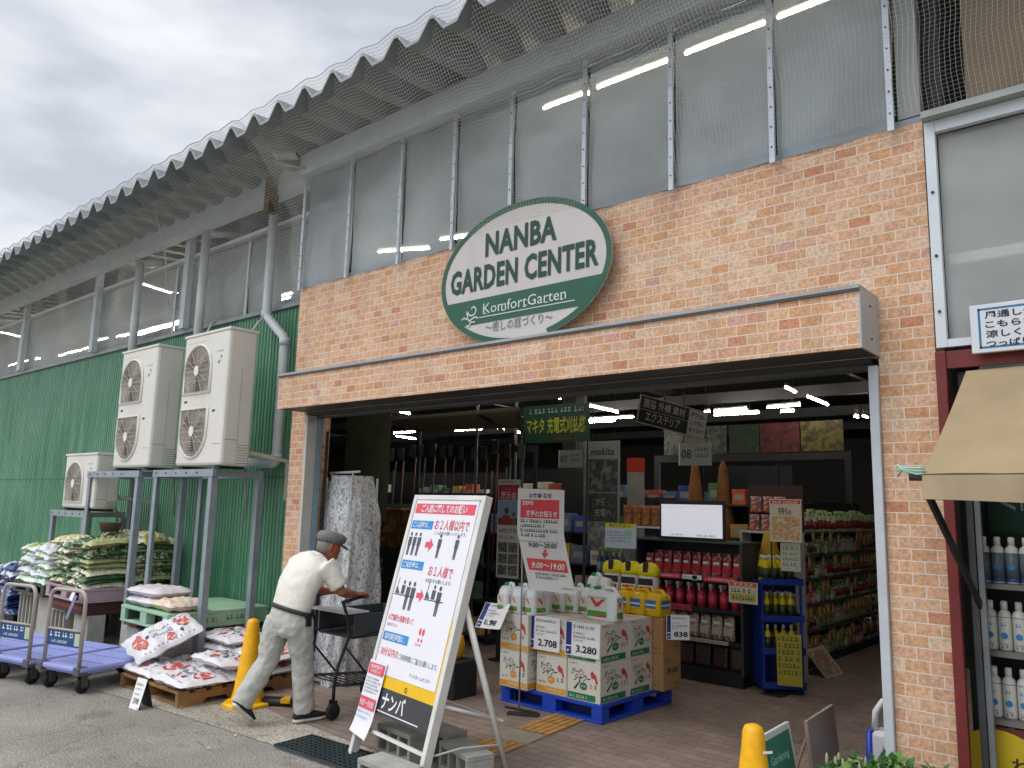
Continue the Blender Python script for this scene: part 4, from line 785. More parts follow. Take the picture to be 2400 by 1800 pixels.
t = plastic_pallet('dark plastic pallet under the white and lime bag pile', -11.72, -10.66, 3.76, 4.84, .46, .14, pm('#3a3d40', .6, .15), pm('#1c1c1e', .7, .1))
t = plastic_pallet('grey plastic pallet under the leftmost blue bag pile', -13.1, -11.9, 3.76, 4.84, .0, .14, pm('#56585c', .6, .15), pm('#1c1c1e', .7, .1))
for k, (x, y, z, lb) in enumerate(((-9.72, 3.95, 0, 'grey concrete block below the near right of the dark red base'), (-10.4, 3.95, 0, 'grey concrete block below the near left of the dark red base'), (-9.72, 4.65, 0, 'grey concrete block below the far right of the dark red base'), (-10.4, 4.65, 0, 'grey concrete block below the far left of the dark red base'), (-10.85, 3.95, 0, 'grey concrete block below the near right of the dark plastic pallet'), (-11.5, 3.95, 0, 'grey concrete block below the near left of the dark plastic pallet'), (-11.1, 4.6, 0, 'grey concrete block below the back of the dark plastic pallet'))):
    block('concrete_block', lb, x, y, z, 0, .39, .19, .36 if k < 4 else .455, CONC, k % 2 == 0)
m_ = MB(); M = frame(V((0, 0, 0)), (1, 0, 0), (0, .3, 1)); m_.box(-.12, .12, 0, .15, -.004, 0, CARD, M); M2_ = frame(V((0, .05, 0)), (1, 0, 0), (0, -.5, 1)); m_.box(.16, .34, -.18, .08, -.004, 0, pm('#6f6b96', .6, .1), M); single(m_, 'paper_tag', 'folded white and violet paper tags hanging before the mauve pallet', 'paper tag', (-9.75, 3.73, .52), None, -.25)
# ---------------------------------------------------------------- platform trolleys
LAV = pm('#949cd6', .45, .08, 3); POST = pm('#a89f94', .4, .12, 6); TYRE = pm('#1c1c1d', .7, .1); CAST = pm('#4a4a4a', .4, .2)
def trolley(label, loc, rz):
    t = thing('platform_trolley', label, 'trolley', loc, rz, 'lavender platform trolleys'); w, l = .60, .92    # origin at the near right corner, deck towards -x and +y
    m_ = MB(); m_.box(-w, 0, 0, l, .185, .225, LAV, None, .012); m_.box(-w+.03, -.03, .03, l-.03, .165, .185, LAV)
    for k in range(1, 4): m_.box(-w+.02, -.02, l*k/4, l*k/4+.008, .2252, .2275, pm('#6a6db0', .5, .08))
    m_.build('deck', t, True)
    m_ = MB(); z1 = .86; pts = [(-w+.06, .03, .226)]; 
    pts += [(-w+.06, .03, z1-.08)] + [(-w+.06+.08*(1-math.cos(a)), .03, z1-.08+.08*math.sin(a)) for a in (.4, .8, 1.2, 1.57)] + [(-.06-.08*(1-math.sin(a)), .03, z1-.08+.08*math.cos(a)) for a in (0, .4, .8, 1.2, 1.57)] + [(-.06, .03, .226)]
    m_.tube(pts, .0165, POST, 10); m_.tube([(-w+.06, .03, .52), (-.06, .03, .52)], .011, POST, 8); hd = m_.build('push_handle', t, True)
    M = frame(V((-w+.075, .028, .38)), (1, 0, 0), (0, 0, 1)); m_ = MB(); bw = w-.15; m_.box(0, bw, 0, .135, -.004, 0, pm('#1f4a80', .5, .08), M)
    m_.dashes(.03, bw*.75, .075, .042, WHITE, M, .0015, 3); m_.dashes(.06, bw*.6, .025, .022, WHITE, M, .0015, 4); m_.rect(bw*.82, .015, bw*.97, .12, pm('#b9c4a8', .5, .1), M); m_.build('notice_plate', t, True)
    for x in (-w+.08, -.08):
        for y in (.09, l-.1):
            m_ = MB(); m_.box(x-.05, x+.05, y-.05, y+.05, .150, .164, CAST); m_.box(x-.033, x-.027, y-.03, y+.03, .05, .15, CAST); m_.box(x+.027, x+.033, y-.03, y+.03, .05, .15, CAST); cs = m_.build('castor', t, True)
            m_ = MB(); m_.lathe([(.03, -.022), (.058, -.022), (.064, -.012), (.064, .012), (.058, .022), (.03, .022)], TYRE, 18, Matrix.Translation((x, y, .064)) @ Matrix.Rotation(math.pi/2, 4, 'Y')); m_.build('wheel', cs, True)
    for x in (-w+.005, -.085): m_ = MB(); m_.box(x, x+.08, -.012, .08, .16, .23, pm('#55565a', .5, .1), None, .008); m_.build('corner_bumper', t, True)
    return t
r_ = math.radians(14)
tr = trolley('lavender platform trolley nearest the flower bag pallet', (-7.37, 2.96, 0), r_)
for loc, lb in (((-8.02, 2.78, 0), 'middle one of the three lavender platform trolleys'), ((-8.72, 2.66, 0), 'lavender platform trolley cut off by the left edge')):
    dup(tr, loc, r_, lb)
# ---------------------------------------------------------------- cones
def cone(label, loc, g, mark=False):
    t = thing('traffic_cone', label, 'traffic cone', loc, 0, g); YC = pm('#e8ac0c', .4, .16, 11)
    m_ = MB(); m_.lathe([(.145, .03), (.135, .05), (.115, .14), (.055, .6), (.05, .66), (.04, .685), (.018, .695)], YC, 26); m_.build('body', t, True)
    m_ = MB(); n = 8; m_.lathe([(.205, 0), (.205, .022), (.19, .032), (.15, .034)], YC, 8, Matrix.Rotation(math.pi/8, 4, 'Z'), False); m_.build('foot', t, True)
    if mark:
        m_ = MB(); M = frame(V((.052, -.03, .58)), V((.6, .8, 0)), (0, 0, 1)); m_.rect(0, 0, .05, .012, WHITE, M, .012); m_.build('sticker', t, True)
    return t
cone('yellow traffic cone behind the walking man beside the wooden pallet', (-6.15, 3.83, .004), 'yellow cones')
cone('yellow traffic cone at the bottom edge beside the small green sign', (-1.69, 3.76, .008), 'yellow cones', True)
t = thing('wheel_stop', 'black and yellow wheel stop on the ground by the yellow cone', 'wheel stop', (-5.92, 4.02, .008), math.radians(35))
m_ = MB(); m_.loft([((-.24, 0, .03), (0, .06, 0), (0, 0, .03)), ((.24, 0, .03), (0, .06, 0), (0, 0, .03))], BLACK, 12, None, 4); m_.build('body', t, True)
m_ = MB(); m_.box(.0, .14, -.063, .063, .03, .063, pm('#d39b12', .5, .1)); m_.build('stripe', t, True)
# ================================================================== A-FRAME NOTICE BOARD
d_ = V((math.cos(math.radians(-10)), math.sin(math.radians(-10)), 0)); n_ = V((-d_.y, d_.x, 0)); FL = V((-4.49, 3.6, .008)); AW, AH, AT = .85, 1.75, .45
t = thing('notice_board', 'tall white leaning notice board with pictograms standing in front of the entrance', 'notice board', tuple(FL+d_*.42+n_*.3), math.radians(-10))
M = frame(FL, d_, n_*AT+V((0, 0, AH))); LL = math.hypot(AH, AT); FRW = pm('#cfcdc8', .45, .1, 6, .03)
m_ = MB(); m_.box(-.012, .028, 0, LL, -.05, .012, FRW, M, .004); m_.box(AW-.028, AW+.012, 0, LL, -.05, .012, FRW, M, .004); m_.box(.029, AW-.029, LL-.035, LL, -.05, .010, FRW, M, .003); m_.box(.029, AW-.029, .1*LL, .1*LL+.02, -.04, -.01, FRW, M); m_.build('front_frame', t)
m_ = MB(); m_.box(.029, AW-.029, .17*LL, LL-.036, -.03, -.002, pm('#d8d8da', .4, .03), M); m_.build('board', t)
m_ = MB(); m_.rect(.03, .17*LL, AW-.03, .262*LL, pm('#37383b', .45, .1), M, .000); m_.rect(.03, .262*LL, AW-.03, .306*LL, pm('#e0b20c', .45, .06), M, .000); m_.rect(AW-.055, .306*LL, AW-.03, .55*LL, pm('#e0b20c', .45, .06), M, .000)
m_.text('ナンバ', .23, .195*LL, .085, pm('#e2e2e2', .5, .03), M, .002, .28, .02); m_.rect(.2, .18*LL, .7, .184*LL, pm('#d9d9d9', .5, .03), M, .002)
m_.text('Q', .46, .272*LL, .03, INK, M, .002, None, .02); m_.build('lower_panel', t)
SH = pm('#dddce2', .35, .02)
m_ = MB(); m_.box(.03, AW-.055, .305*LL, .985*LL, .001, .003, SH, M); sh = m_.build('poster', t)
m_ = MB(); Z = .0045; PK = pm('#d64a5c', .4, .04); BL2 = pm('#1f86c8', .4, .04); RD2 = pm('#c8323e', .5, .05); GR2 = pm('#4a4e55', .5, .05)
def U(f): return f*AW
m_.rect(U(.05), .925*LL, U(.91), .965*LL, PK, M, Z); m_.text('ご入店に際してのお願い', U(.475), .932*LL, .045, SH, M, Z+.002, .56, .022, 'C')
for f, tx, u1 in ((.862, 'ご入店時は…', .37), (.702, 'ご会計時は…', .38), (.425, '店内滞在時間は…', .43)):
    m_.rect(U(.05), f*LL, U(u1), f*LL+.06, BL2, M, Z); m_.text(tx, U((.05+u1)/2), f*LL+.013, .033, SH, M, Z+.002, U(u1-.11), .015, 'C')
m_.text('お２人様以内で', U(.40), .866*LL, .058, RD2, M, Z, U(.48), .01); m_.text('ご入店をお願いいたします。', U(.42), .845*LL, .02, GR2, M, Z, U(.45))
m_.text('お１人様で', U(.47), .69*LL, .058, RD2, M, Z, U(.34), .01); m_.text('お会計をお願いします。', U(.46), .664*LL, .022, GR2, M, Z, U(.36))
m_.text('お客様同士距離を保って', U(.06), .503*LL, .034, RD2, M, Z, U(.38), .008); m_.text('お並び下さい。', U(.06), .48*LL, .018, GR2, M, Z, U(.17))
m_.text('30分以内の', U(.07), .373*LL, .045, RD2, M, Z, U(.27), .006); m_.text('ご利用時間にご協力お願いします。', U(.35), .373*LL, .03, GR2, M, Z, U(.55)); m_.text('ナンバホームセンター', U(.56), .325*LL, .022, GR2, M, Z, U(.3))
def person(u, v, h, half=False, lean=0.):
    w = h*.13; m_.disc(u, v+h*.9, h*.075, h*.085, GR2, M, Z, 14)
    m_.poly([(u-w, v+h*.78), (u+w, v+h*.78), (u+w*.95, v+h*.42), (u-w*.95, v+h*.42)], GR2, M, Z)
    if not half:
        m_.poly([(u-w*.72, v+h*.42), (u-w*.05, v+h*.42), (u-w*.1, v), (u-w*.6, v)], GR2, M, Z); m_.poly([(u+w*.05, v+h*.42), (u+w*.72, v+h*.42), (u+w*.6, v), (u+w*.1, v)], GR2, M, Z)
def arrow(u, v, s): m_.poly([(u, v+s*.3), (u+s*.5, v+s*.3), (u+s*.5, v), (u+s, v+s*.5), (u+s*.5, v+s), (u+s*.5, v+s*.7), (u, v+s*.7)], PK, M, Z)
for u in (.085, .155, .225): person(U(u), .755*LL, .17)
arrow(U(.33), .775*LL, .1); person(U(.53), .755*LL, .17); person(U(.77), .757*LL, .17)
for u0, n in ((.05, 2), (.5, 1)):
    m_.rect(U(u0), .598*LL, U(u0+.27), .602*LL, GR2, M, Z); m_.poly([(U(u0+.01), .604*LL), (U(u0+.08), .604*LL), (U(u0+.02), .635*LL)], GR2, M, Z); m_.rect(U(u0+.025), .635*LL, U(u0+.033), .665*LL, GR2, M, Z)
    person(U(u0+.12), .565*LL, .17, True)
    for k in range(n): person(U(u0+.2+.075*k), .548*LL, .2)
arrow(U(.385), .585*LL, .09)
for k in (0, 1): m_.disc(U(.565+.045*k), .485*LL, .014, .024, PK, M, Z, 12); m_.disc(U(.565+.045*k), .455*LL, .011, .011, PK, M, Z, 12)
m_.text('足元注意', U(.53), .435*LL, .014, RD2, M, Z, .07); m_.build('printing', sh)
# narrow slip taped over the lower left, its end curling away
m_ = MB(); vs = []; 
for k in range(13):
    f = k/12; v = .345*LL - f*.262*LL; w = .014 + .06*max(0, f-.7)**2*9*.4; s = -.012*f
    vs += [M @ V((-.02+s, v, w)), M @ V((.205+s+.03*max(0, f-.8), v-.02*f, w+.03*max(0, f-.75)))]
m_.add(vs, [(2*k, 2*k+2, 2*k+3, 2*k+1) for k in range(12)], SH, True); sl_ = m_.build('taped_slip', t)
m_ = MB(); m_.rect(-.01, .295*LL, .19, .335*LL, PK, M, .018); m_.text('営業時間変更', .09, .317*LL, .02, SH, M, .02, .15, .01, 'C'); m_.text('のお知らせ', .09, .301*LL, .02, SH, M, .02, .13, .01, 'C')
for k in range(5): m_.dashes(-.005, .16+.02*(k % 2), (.277-.012*k)*LL, .012, GR2, M, .019, 20+k)
m_.rect(-.018, .172*LL, .185, .212*LL, PK, M, .021); m_.text('9:00〜19:00', .083, .18*LL, .04, SH, M, .023, .18, .012, 'C'); m_.dashes(-.015, .16, .155*LL, .014, BL2, M, .022, 31); m_.dashes(-.015, .14, .138*LL, .014, BL2, M, .026, 32); m_.build('printing', sl_)
# rear legs, stays
tp = .62
RLb = [FL+d_*.02+n_*1.0, FL+d_*(AW-.02)+n_*1.0]
for k, u in enumerate((.02, AW-.02)):
    a = FL+d_*u+n_*(AT*tp+.03)+V((0, 0, AH*tp)); b_ = FL+d_*(u+(.10 if k else .0))+n_*(.62); m_ = MB(); m_.tube([a, b_], .021, FRW, 8); m_.build('rear_leg', t)
    f0 = FL+d_*u+n_*(AT*.27)+V((0, 0, AH*.27)); r0 = a.lerp(b_, .68); m_ = MB(); m_.tube([f0, r0], .011, FRW, 8); m_.build('stay', t)
a = FL+d_*.02+n_*.6+V((0, 0, .32)); b_ = FL+d_*(AW+.05)+n_*.6+V((0, 0, .32)); m_ = MB(); m_.tube([a, b_], .01, FRW, 8); m_.build('stay', t)
# weights round its feet
ra = math.radians(-10); up4 = V((0, 0, .009))
def bl3(lb, p, r, h=.15, l=.39, w=.19): block('concrete_block', lb, p.x, p.y, .009, r, l, w, h, pm('#9c9b95', .9, .16, 8, .35, 0, 60), False, 'concrete blocks round the notice board')
bl3('hollow concrete block behind the left foot of the leaning notice board', FL+d_*.24+n_*.28, ra+math.radians(3), .19)
bl3('hollow concrete block behind the first, below the lettered dark panel', FL+d_*.30+n_*.52, ra+math.radians(3), .17)
bl3('pale concrete block under the right leg of the notice board', FL+d_*.74-n_*.13, ra+math.radians(8), .16)
bl3('concrete block laid beside the rear leg of the notice board', FL+d_*.78+n_*.40, ra+math.radians(-8), .17)
m_ = MB(); m_.tube([FL+d_*(AW)+n_*.1+V((0, 0, .18)), FL+d_*(AW+.02)+n_*.3+V((0, 0, .2)), FL+d_*(AW+.08)+n_*.6+V((0, 0, .19))], .006, pm('#c9c9c4', .6, .1), 6); o = m_.build('tie_cord'); tag(o, 'pale cord tying the notice board leg to the concrete block', 'cord')
m_ = MB(); GRT = pm('#3c4648', .5, .2, 6, .05, .3); g0 = V((-4.98, 3.33, .012))
for k in range(9): m_.box(0, 1.5, k*.04, k*.04+.006, 0, .02, GRT)
for k in range(31): m_.box(k*.05, k*.05+.005, 0.0065, .325, .004, .018, GRT)
o = single(m_, 'drain_grating', 'dark steel drain grating on the ground under the notice board feet', 'grating', tuple(g0), None, math.radians(3))
# ================================================================== WALKING MAN
SKIN = pm('#96583e', .55, .14, 14); SHIRT = pm('#dcd8cd', .8, .05, 9, .22, 0, 14); TROU = pm('#b0b0aa', .85, .08, 8, .35, 0, 16); CAPM = pm('#6f706f', .85, .3, 45); HAIRM = pm('#77736e', .8, .15, 40)
t = thing('person', 'man in a cream polo shirt, grey trousers and flat cap pushing a black cart', 'person', (-5.5, 3.72, .006))
def soft(o, vox, it=6, fac=.5):
    m = o.modifiers.new('remesh', 'REMESH'); m.mode = 'VOXEL'; m.voxel_size = vox; m.use_smooth_shade = True
    s = o.modifiers.new('smooth', 'SMOOTH'); s.iterations = it; s.factor = fac; return o
X, Y, Zu = V((1, 0, 0)), V((0, 1, 0)), V((0, 0, 1))
def limb(m_, pts, mat, n=14):
    """pts: (centre, radius along a, radius along b); a = sideways"""
    secs = []
    for i, (c, ra_, rb_) in enumerate(pts):
        p0 = V(pts[max(0, i-1)][0]); p1 = V(pts[min(len(pts)-1, i+1)][0]); d = (p1-p0).normalized()
        ref = X if abs(d.x) < .8 else Y
        a = (ref - d*ref.dot(d)).normalized(); b = d.cross(a); secs.append((c, a*ra_, b*rb_))
    m_.loft(secs, mat, n)
hd = V((-5.445, 4.04, 1.325))      # head centre, facing +y and bent a little down
fw = V((.25, .93, -.22)).normalized(); hr = fw.cross(Zu).normalized(); hu = hr.cross(fw)
m_ = MB()
def hp(r, f, u): return hd + hr*r + fw*f + hu*u
# head: stack of rings from chin to crown
m_.loft([(hp(0, .045, -.115), hr*.03, fw*.03), (hp(0, .035, -.10), hr*.052, fw*.052), (hp(0, .02, -.06), hr*.064, fw*.075), (hp(0, .008, -.01), hr*.072, fw*.09), (hp(0, 0, .04), hr*.075, fw*.096), (hp(0, -.004, .08), hr*.066, fw*.084), (hp(0, -.006, .11), hr*.03, fw*.04)], SKIN, 18)
m_.loft([(hp(0, .085, .02), hr*.008, hu*.006), (hp(0, .105, -.012), hr*.014, hu*.012), (hp(0, .093, -.03), hr*.012, hu*.008)], SKIN, 8)       # nose
for s in (-1, 1):
    m_.loft([(hp(s*.068, -.005, -.005), fw*.018, hu*.03), (hp(s*.085, -.012, .0), fw*.016, hu*.032)], SKIN, 10)                                # ears
    m_.loft([(hp(s*.03, .078, .022), hr*.018, hu*.006), (hp(s*.03, .088, .024), hr*.016, hu*.005)], SKIN, 8)                                 # brow
m_.loft([(hp(0, .086, -.055), hr*.022, hu*.006), (hp(0, .093, -.056), hr*.018, hu*.004)], SKIN, 8)                                            # lips
limb(m_, [((-5.455, 3.99, 1.26), .052, .056), ((-5.47, 3.93, 1.20), .058, .06), ((-5.47, 3.88, 1.12), .07, .07)], SKIN)
# trunk under the shirt and both arms
limb(m_, [((-5.47, 3.73, .84), .12, .09), ((-5.47, 3.80, 1.0), .13, .09), ((-5.47, 3.88, 1.15), .14, .085)], SKIN)
shR, elR, haR = V((-5.295, 3.92, 1.185)), V((-5.215, 4.02, .985)), V((-5.30, 4.235, .945))
shL, elL, haL = V((-5.645, 3.90, 1.19)), V((-5.70, 4.01, .985)), V((-5.60, 4.21, .94))
for sh, el, ha in ((shR, elR, haR), (shL, elL, haL)):
    limb(m_, [(V((-5.47, 3.88, 1.15)).lerp(sh, .6), .05, .05), (sh-V((0, 0, .01)), .046, .046), (sh.lerp(el, .5), .044, .046), (el, .039, .041), (el.lerp(ha, .35), .038, .041), (el.lerp(ha, .75), .029, .031), (ha.lerp(el, .06), .024, .028)], SKIN)
    # hand: palm over the handle, four bent fingers and a thumb
    s = 1 if sh is shR else -1; dr = (ha-el).normalized(); dr = V((dr.x*.3, dr.y, 0)).normalized(); side = V((dr.y, -dr.x, 0))
    m_.loft([(ha-dr*.005, side*.028, Zu*.018), (ha+dr*.035, side*.04, Zu*.016), (ha+dr*.07, side*.042, Zu*.014), (ha+dr*.088, side*.036, Zu*.011)], SKIN, 12)
    for k in range(4):
        l = (.9, 1.05, 1.0, .8)[k]; b0 = ha+dr*.078+side*(-.03+.02*k); k1 = b0+dr*.03*l+V((0, 0, -.004)); k2 = k1+dr*.014*l+V((0, 0, -.024*l)); k3 = k2-dr*.014+V((0, 0, -.016*l))
        m_.tube([b0, k1, k2, k3], [.0095, .0092, .0085, .007], SKIN, 8)
    b0 = ha+dr*.025-side*s*.03; m_.tube([b0, b0-side*s*.022+dr*.02+V((0, 0, -.012)), b0-side*s*.016+dr*.045+V((0, 0, -.03))], [.011, .0105, .008], SKIN, 8)
# legs inside the trousers, so that the body is one piece
hipR, knR, anR = V((-5.375, 3.74, .80)), V((-5.385, 3.81, .455)), V((-5.385, 3.85, .10)); hipL, knL, anL = V((-5.565, 3.70, .80)), V((-5.585, 3.63, .46)), V((-5.60, 3.44, .175))
for h_, k_, a_ in ((hipR, knR, anR), (hipL, knL, anL)):
    limb(m_, [(V((-5.47, 3.73, .84)).lerp(h_, .6), .08, .08), (h_, .08, .08), (h_.lerp(k_, .5), .066, .07), (k_, .05, .055), (k_.lerp(a_, .4), .045, .052), (a_, .032, .036)], SKIN)
o = m_.build('body', t); soft(o, .0075, 3, .5)
for s in (-1, 1):
    m_ = MB(); m_.loft([(hp(s*.03, .076, .006), hr*.012, hu*.007), (hp(s*.03, .0835, .006), hr*.011, hu*.006), (hp(s*.03, .086, .006), hr*.006, hu*.004)], pm('#d8d0c8', .3, .05), 10); m_.loft([(hp(s*.03, .0855, .006), hr*.005, hu*.005), (hp(s*.03, .088, .006), hr*.003, hu*.003)], BLACK, 8); m_.build('eye', t)
# shirt
m_ = MB()
def tor(y, z, rx, ry, tilt, x=-5.47): return ((x, y, z), V((rx, 0, -.02*rx/.2)), V((0, math.cos(tilt)*ry, -math.sin(tilt)*ry)))
m_.loft([tor(3.735, .825, .185, .125, .28), tor(3.735, .86, .185, .13, .3), tor(3.755, .93, .190, .135, .4), tor(3.785, 1.02, .195, .135, .5), tor(3.83, 1.11, .205, .128, .6), tor(3.875, 1.185, .205, .105, .7), tor(3.905, 1.225, .165, .085, .8), tor(3.935, 1.245, .085, .07, .8)], SHIRT, 24)
for sh, el in ((shR, elR), (shL, elL)):
    c0 = V((-5.47, 3.87, 1.16)).lerp(sh, .35)
    limb(m_, [(c0, .10, .09), (c0.lerp(sh, .6), .098, .088), (sh+V((0, -.005, .005)), .090, .084), (sh.lerp(el, .4), .080, .074), (sh.lerp(el, .80), .076, .070), (sh.lerp(el, .84), .062, .055)], SHIRT)
rnd = random.Random(3)
o = m_.build('shirt', t); soft(o, .011, 5, .5)
tx = bpy.data.textures.new('cloth_folds', 'CLOUDS'); tx.noise_scale = .08; dm = o.modifiers.new('folds', 'DISPLACE'); dm.texture = tx; dm.strength = .013; dm.mid_level = .5
m_ = MB(); c = V((-5.462, 3.955, 1.245)); m_.loft([(c+V((0, -.025, -.02)), X*.075, V((0, .06, -.035))), (c+V((0, .0, .02)), X*.066, V((0, .058, -.035))), (c+V((0, .0, .022)), X*.06, V((0, .052, -.03)))], SHIRT, 20); m_.build('collar', t)
# trousers: one remeshed surface
m_ = MB()
m_.loft([tor(3.735, .845, .178, .122, .25), tor(3.728, .80, .186, .130, .15), tor(3.722, .745, .188, .132, .1), tor(3.72, .69, .178, .12, 0), tor(3.72, .66, .15, .10, 0)], TROU, 24)
for h_, k_, a_ in ((hipR, knR, anR), (hipL, knL, anL)):
    lo = a_.lerp(k_, -.06)
    limb(m_, [(h_+V((0, 0, -.02)), .096, .115), (h_.lerp(k_, .3), .098, .112), (h_.lerp(k_, .65), .088, .1), (k_, .078, .086), (k_.lerp(a_, .35), .08, .086), (k_.lerp(a_, .7), .076, .083), (a_.lerp(k_, .1), .076, .084), (lo, .074, .082), (lo.lerp(k_, .015), .055, .06)], TROU)
o = m_.build('trousers', t); soft(o, .011, 5, .5)
tx = bpy.data.textures.new('trouser_folds', 'CLOUDS'); tx.noise_scale = .06; dm = o.modifiers.new('folds', 'DISPLACE'); dm.texture = tx; dm.strength = .022; dm.mid_level = .5
m_ = MB(); n = 36; vs = []
for j, (dz, gr_) in enumerate(((-.014, .006), (.020, .006), (.020, .0), (-.014, .0))):
    cc, a, b = tor(3.737, .845+dz, .192+gr_, .136+gr_, .28)
    vs += [V(cc)+a*math.cos(2*math.pi*k/n)+b*math.sin(2*math.pi*k/n) for k in range(n)]
fs = [(j*n+k, j*n+(k+1) % n, ((j+1) % 4)*n+(k+1) % n, ((j+1) % 4)*n+k) for j in range(4) for k in range(n)]
m_.add(vs, fs, pm('#35312e', .5, .1), True)
m_.box(-5.30, -5.265, 3.74, 3.79, .74, .84, BLACK, None, .006); m_.build('belt', t)
# cap
m_ = MB(); m_.loft([(hp(0, -.005, .035), hr*.083, fw*.104), (hp(0, .0, .06), hr*.098, fw*.122), (hp(0, .004, .09), hr*.102, fw*.125), (hp(0, .004, .115), hr*.088, fw*.108), (hp(0, 0, .128), hr*.05, fw*.06)], CAPM, 24)
m_.loft([(hp(0, .06, .038), hr*.075, hu*.006), (hp(0, .115, .034), hr*.068, hu*.006), (hp(0, .165, .014), hr*.035, hu*.005)], CAPM, 16); m_.build('cap', t)
m_ = MB(); m_.loft([(hp(0, -.03, -.055), hr*.062, fw*.062), (hp(0, -.022, -.01), hr*.0745, fw*.082), (hp(0, -.012, .036), hr*.078, fw*.09)], HAIRM, 20); m_.build('hair', t)
SOLE = pm('#c9c7c0', .6, .08); UPP = pm('#23262b', .7, .2, 20)
def shoe(heel, toe, upv, roll=0):
    f = (toe-heel).normalized(); l = (toe-heel).length; side = f.cross(V(upv)).normalized(); u = side.cross(f)
    def q(a, b): return heel + f*(a*l) + u*b
    m = MB(); m.loft([(q(-.03, .014), side*.02, u*.010), (q(.02, .014), side*.034, u*.014), (q(.3, .013), side*.034, u*.013), (q(.68, .013), side*.046, u*.013), (q(.9, .014), side*.038, u*.011), (q(1.0, .016), side*.018, u*.008)], SOLE, 14, None, 3); m.build('shoe_sole', t)
    m = MB(); m.loft([(q(-.01, .05), side*.026, u*.03), (q(.1, .06), side*.034, u*.04), (q(.3, .058), side*.036, u*.042), (q(.5, .048), side*.04, u*.032), (q(.75, .04), side*.042, u*.022), (q(.95, .034), side*.026, u*.014)], UPP, 14)
    for k in range(4): m.loft([(q(.42+.07*k, .08-.008*k)-side*.02, f*.006, u*.004), (q(.42+.07*k, .084-.008*k), f*.006, u*.004), (q(.42+.07*k, .08-.008*k)+side*.02, f*.006, u*.004)], SOLE, 6)
    m.build('shoe', t)
shoe(V((-5.395, 3.775, .009)), V((-5.36, 4.045, .009)), (0, 0, 1))
shoe(V((-5.60, 3.365, .165)), V((-5.595, 3.535, .012)), (0, .62, .6))
# ================================================================== SHOPPING CART
BK = pm('#1e1f21', .4, .15); t = thing('shopping_cart', 'black framed shopping cart pushed by the man', 'cart', (-5.5, 4.4, .009), math.radians(0))
for x in (-5.26, -5.74):
    m_ = MB(); m_.tube([(x, 4.03, .14), (x, 4.03, .28), (x, 4.06, .42), (x, 4.15, .62), (x, 4.14, .74), (x, 4.09, .86), (x, 4.07, .90)], .013, BK, 8); m_.tube([(x, 4.03, .27), (x, 4.75, .20)], .012, BK, 8); m_.tube([(x, 4.12, .55), (x, 4.42, .24)], .009, BK, 8); m_.tube([(x, 4.15, .62), (x, 4.8, .66)], .011, BK, 8); m_.build('side_frame', t)
    for y in (4.03, 4.75):
        m_ = MB(); m_.lathe([(.02, -.018), (.058, -.018), (.064, -.01), (.064, .01), (.058, .018), (.02, .018)], TYRE, 18, Matrix.Translation((x, y, .074)) @ Matrix.Rotation(math.pi/2, 4, 'Y')); m_.box(x-.028, x-.021, y-.02, y+.02, .07, .16, BK); m_.box(x+.021, x+.028, y-.02, y+.02, .07, .16, BK); m_.build('wheel', t)
m_ = MB(); m_.tube([(-5.74, 4.07, .90), (-5.7, 4.3, .925), (-5.6, 4.315, .926), (-5.4, 4.315, .926), (-5.3, 4.3, .925), (-5.26, 4.07, .90)], .014, BK, 8); m_.build('push_handle', t)
m_ = MB(); m_.box(-5.25, -5.75, 4.10, 4.34, .80, .815, pm('#b9bcc0', .4, .08), None, .004); m_.build('tray', t)
m_ = MB(); m_.box(-5.27, -5.73, 4.2, 4.9, .60, .612, pm('#33383d', .5, .1)); m_.box(-5.27, -5.255, 4.2, 4.9, .613, .79, pm('#3c4248', .5, .1)); m_.box(-5.745, -5.73, 4.2, 4.9, .613, .79, pm('#3c4248', .5, .1)); m_.box(-5.7299, -5.2701, 4.888, 4.9, .613, .79, pm('#3c4248', .5, .1)); m_.build('basket', t)
m_ = MB(); 
for k in range(9): m_.tube([(-5.73, 4.1+.08*k, .272-.0075*k), (-5.27, 4.1+.08*k, .272-.0075*k)], .006, BK, 6)
m_.build('lower_rack', t)
m_ = MB(); m_.lathe([(.09, 0), (.12, .03), (.13, .12), (.115, .2), (.06, .24)], pm('#d8a313', .5, .2), 18); single(m_, 'yellow_container', 'rounded yellow container on the floor behind the cart', 'container', (-5.25, 5.3, .32))
m_ = MB(); m_.box(-.2, .2, -.15, .15, 0, .31, DARK, None, .006); single(m_, 'dark_crate', 'dark crate carrying the rounded yellow container', 'crate', (-5.25, 5.3, .009))
# ================================================================== WRAPPED DISPLAY RACK
t = thing('wrapped_rack', 'tall display rack shrouded in crinkled clear plastic just inside the entrance', 'display rack', (-6.40, 4.98, .009))
m_ = MB(); nu, nv = 64, 60; vs = []; rnd = random.Random(9); hx, hy, H_ = .255, .24, 1.93
def shroud(a, v):
    w = 1.0 if v > .97 else 1.0 + .22*(1-v)**2
    top = .72 + .28*min(1, (1-v)*5)
    c, s = math.cos(a), math.sin(a); e = 3.2
    x = math.copysign(abs(c)**(2/e), c)*hx*w*top; y = math.copysign(abs(s)**(2/e), s)*hy*w*top
    f = .018*math.sin(9*a+4*v+1.5*math.sin(7*v)) + .012*math.sin(21*a-9*v) + .01*math.sin(13*v+3*a)
    f *= .4+1.2*(1-v)
    return V((-6.39+x*(1+f/hx), 4.98+y*(1+f/hy), .02+v*H_ + (.02*math.sin(6*a) if v < .02 else 0)))
for j in range(nv+1):
    for i in range(nu): vs.append(shroud(2*math.pi*i/nu, j/nv))
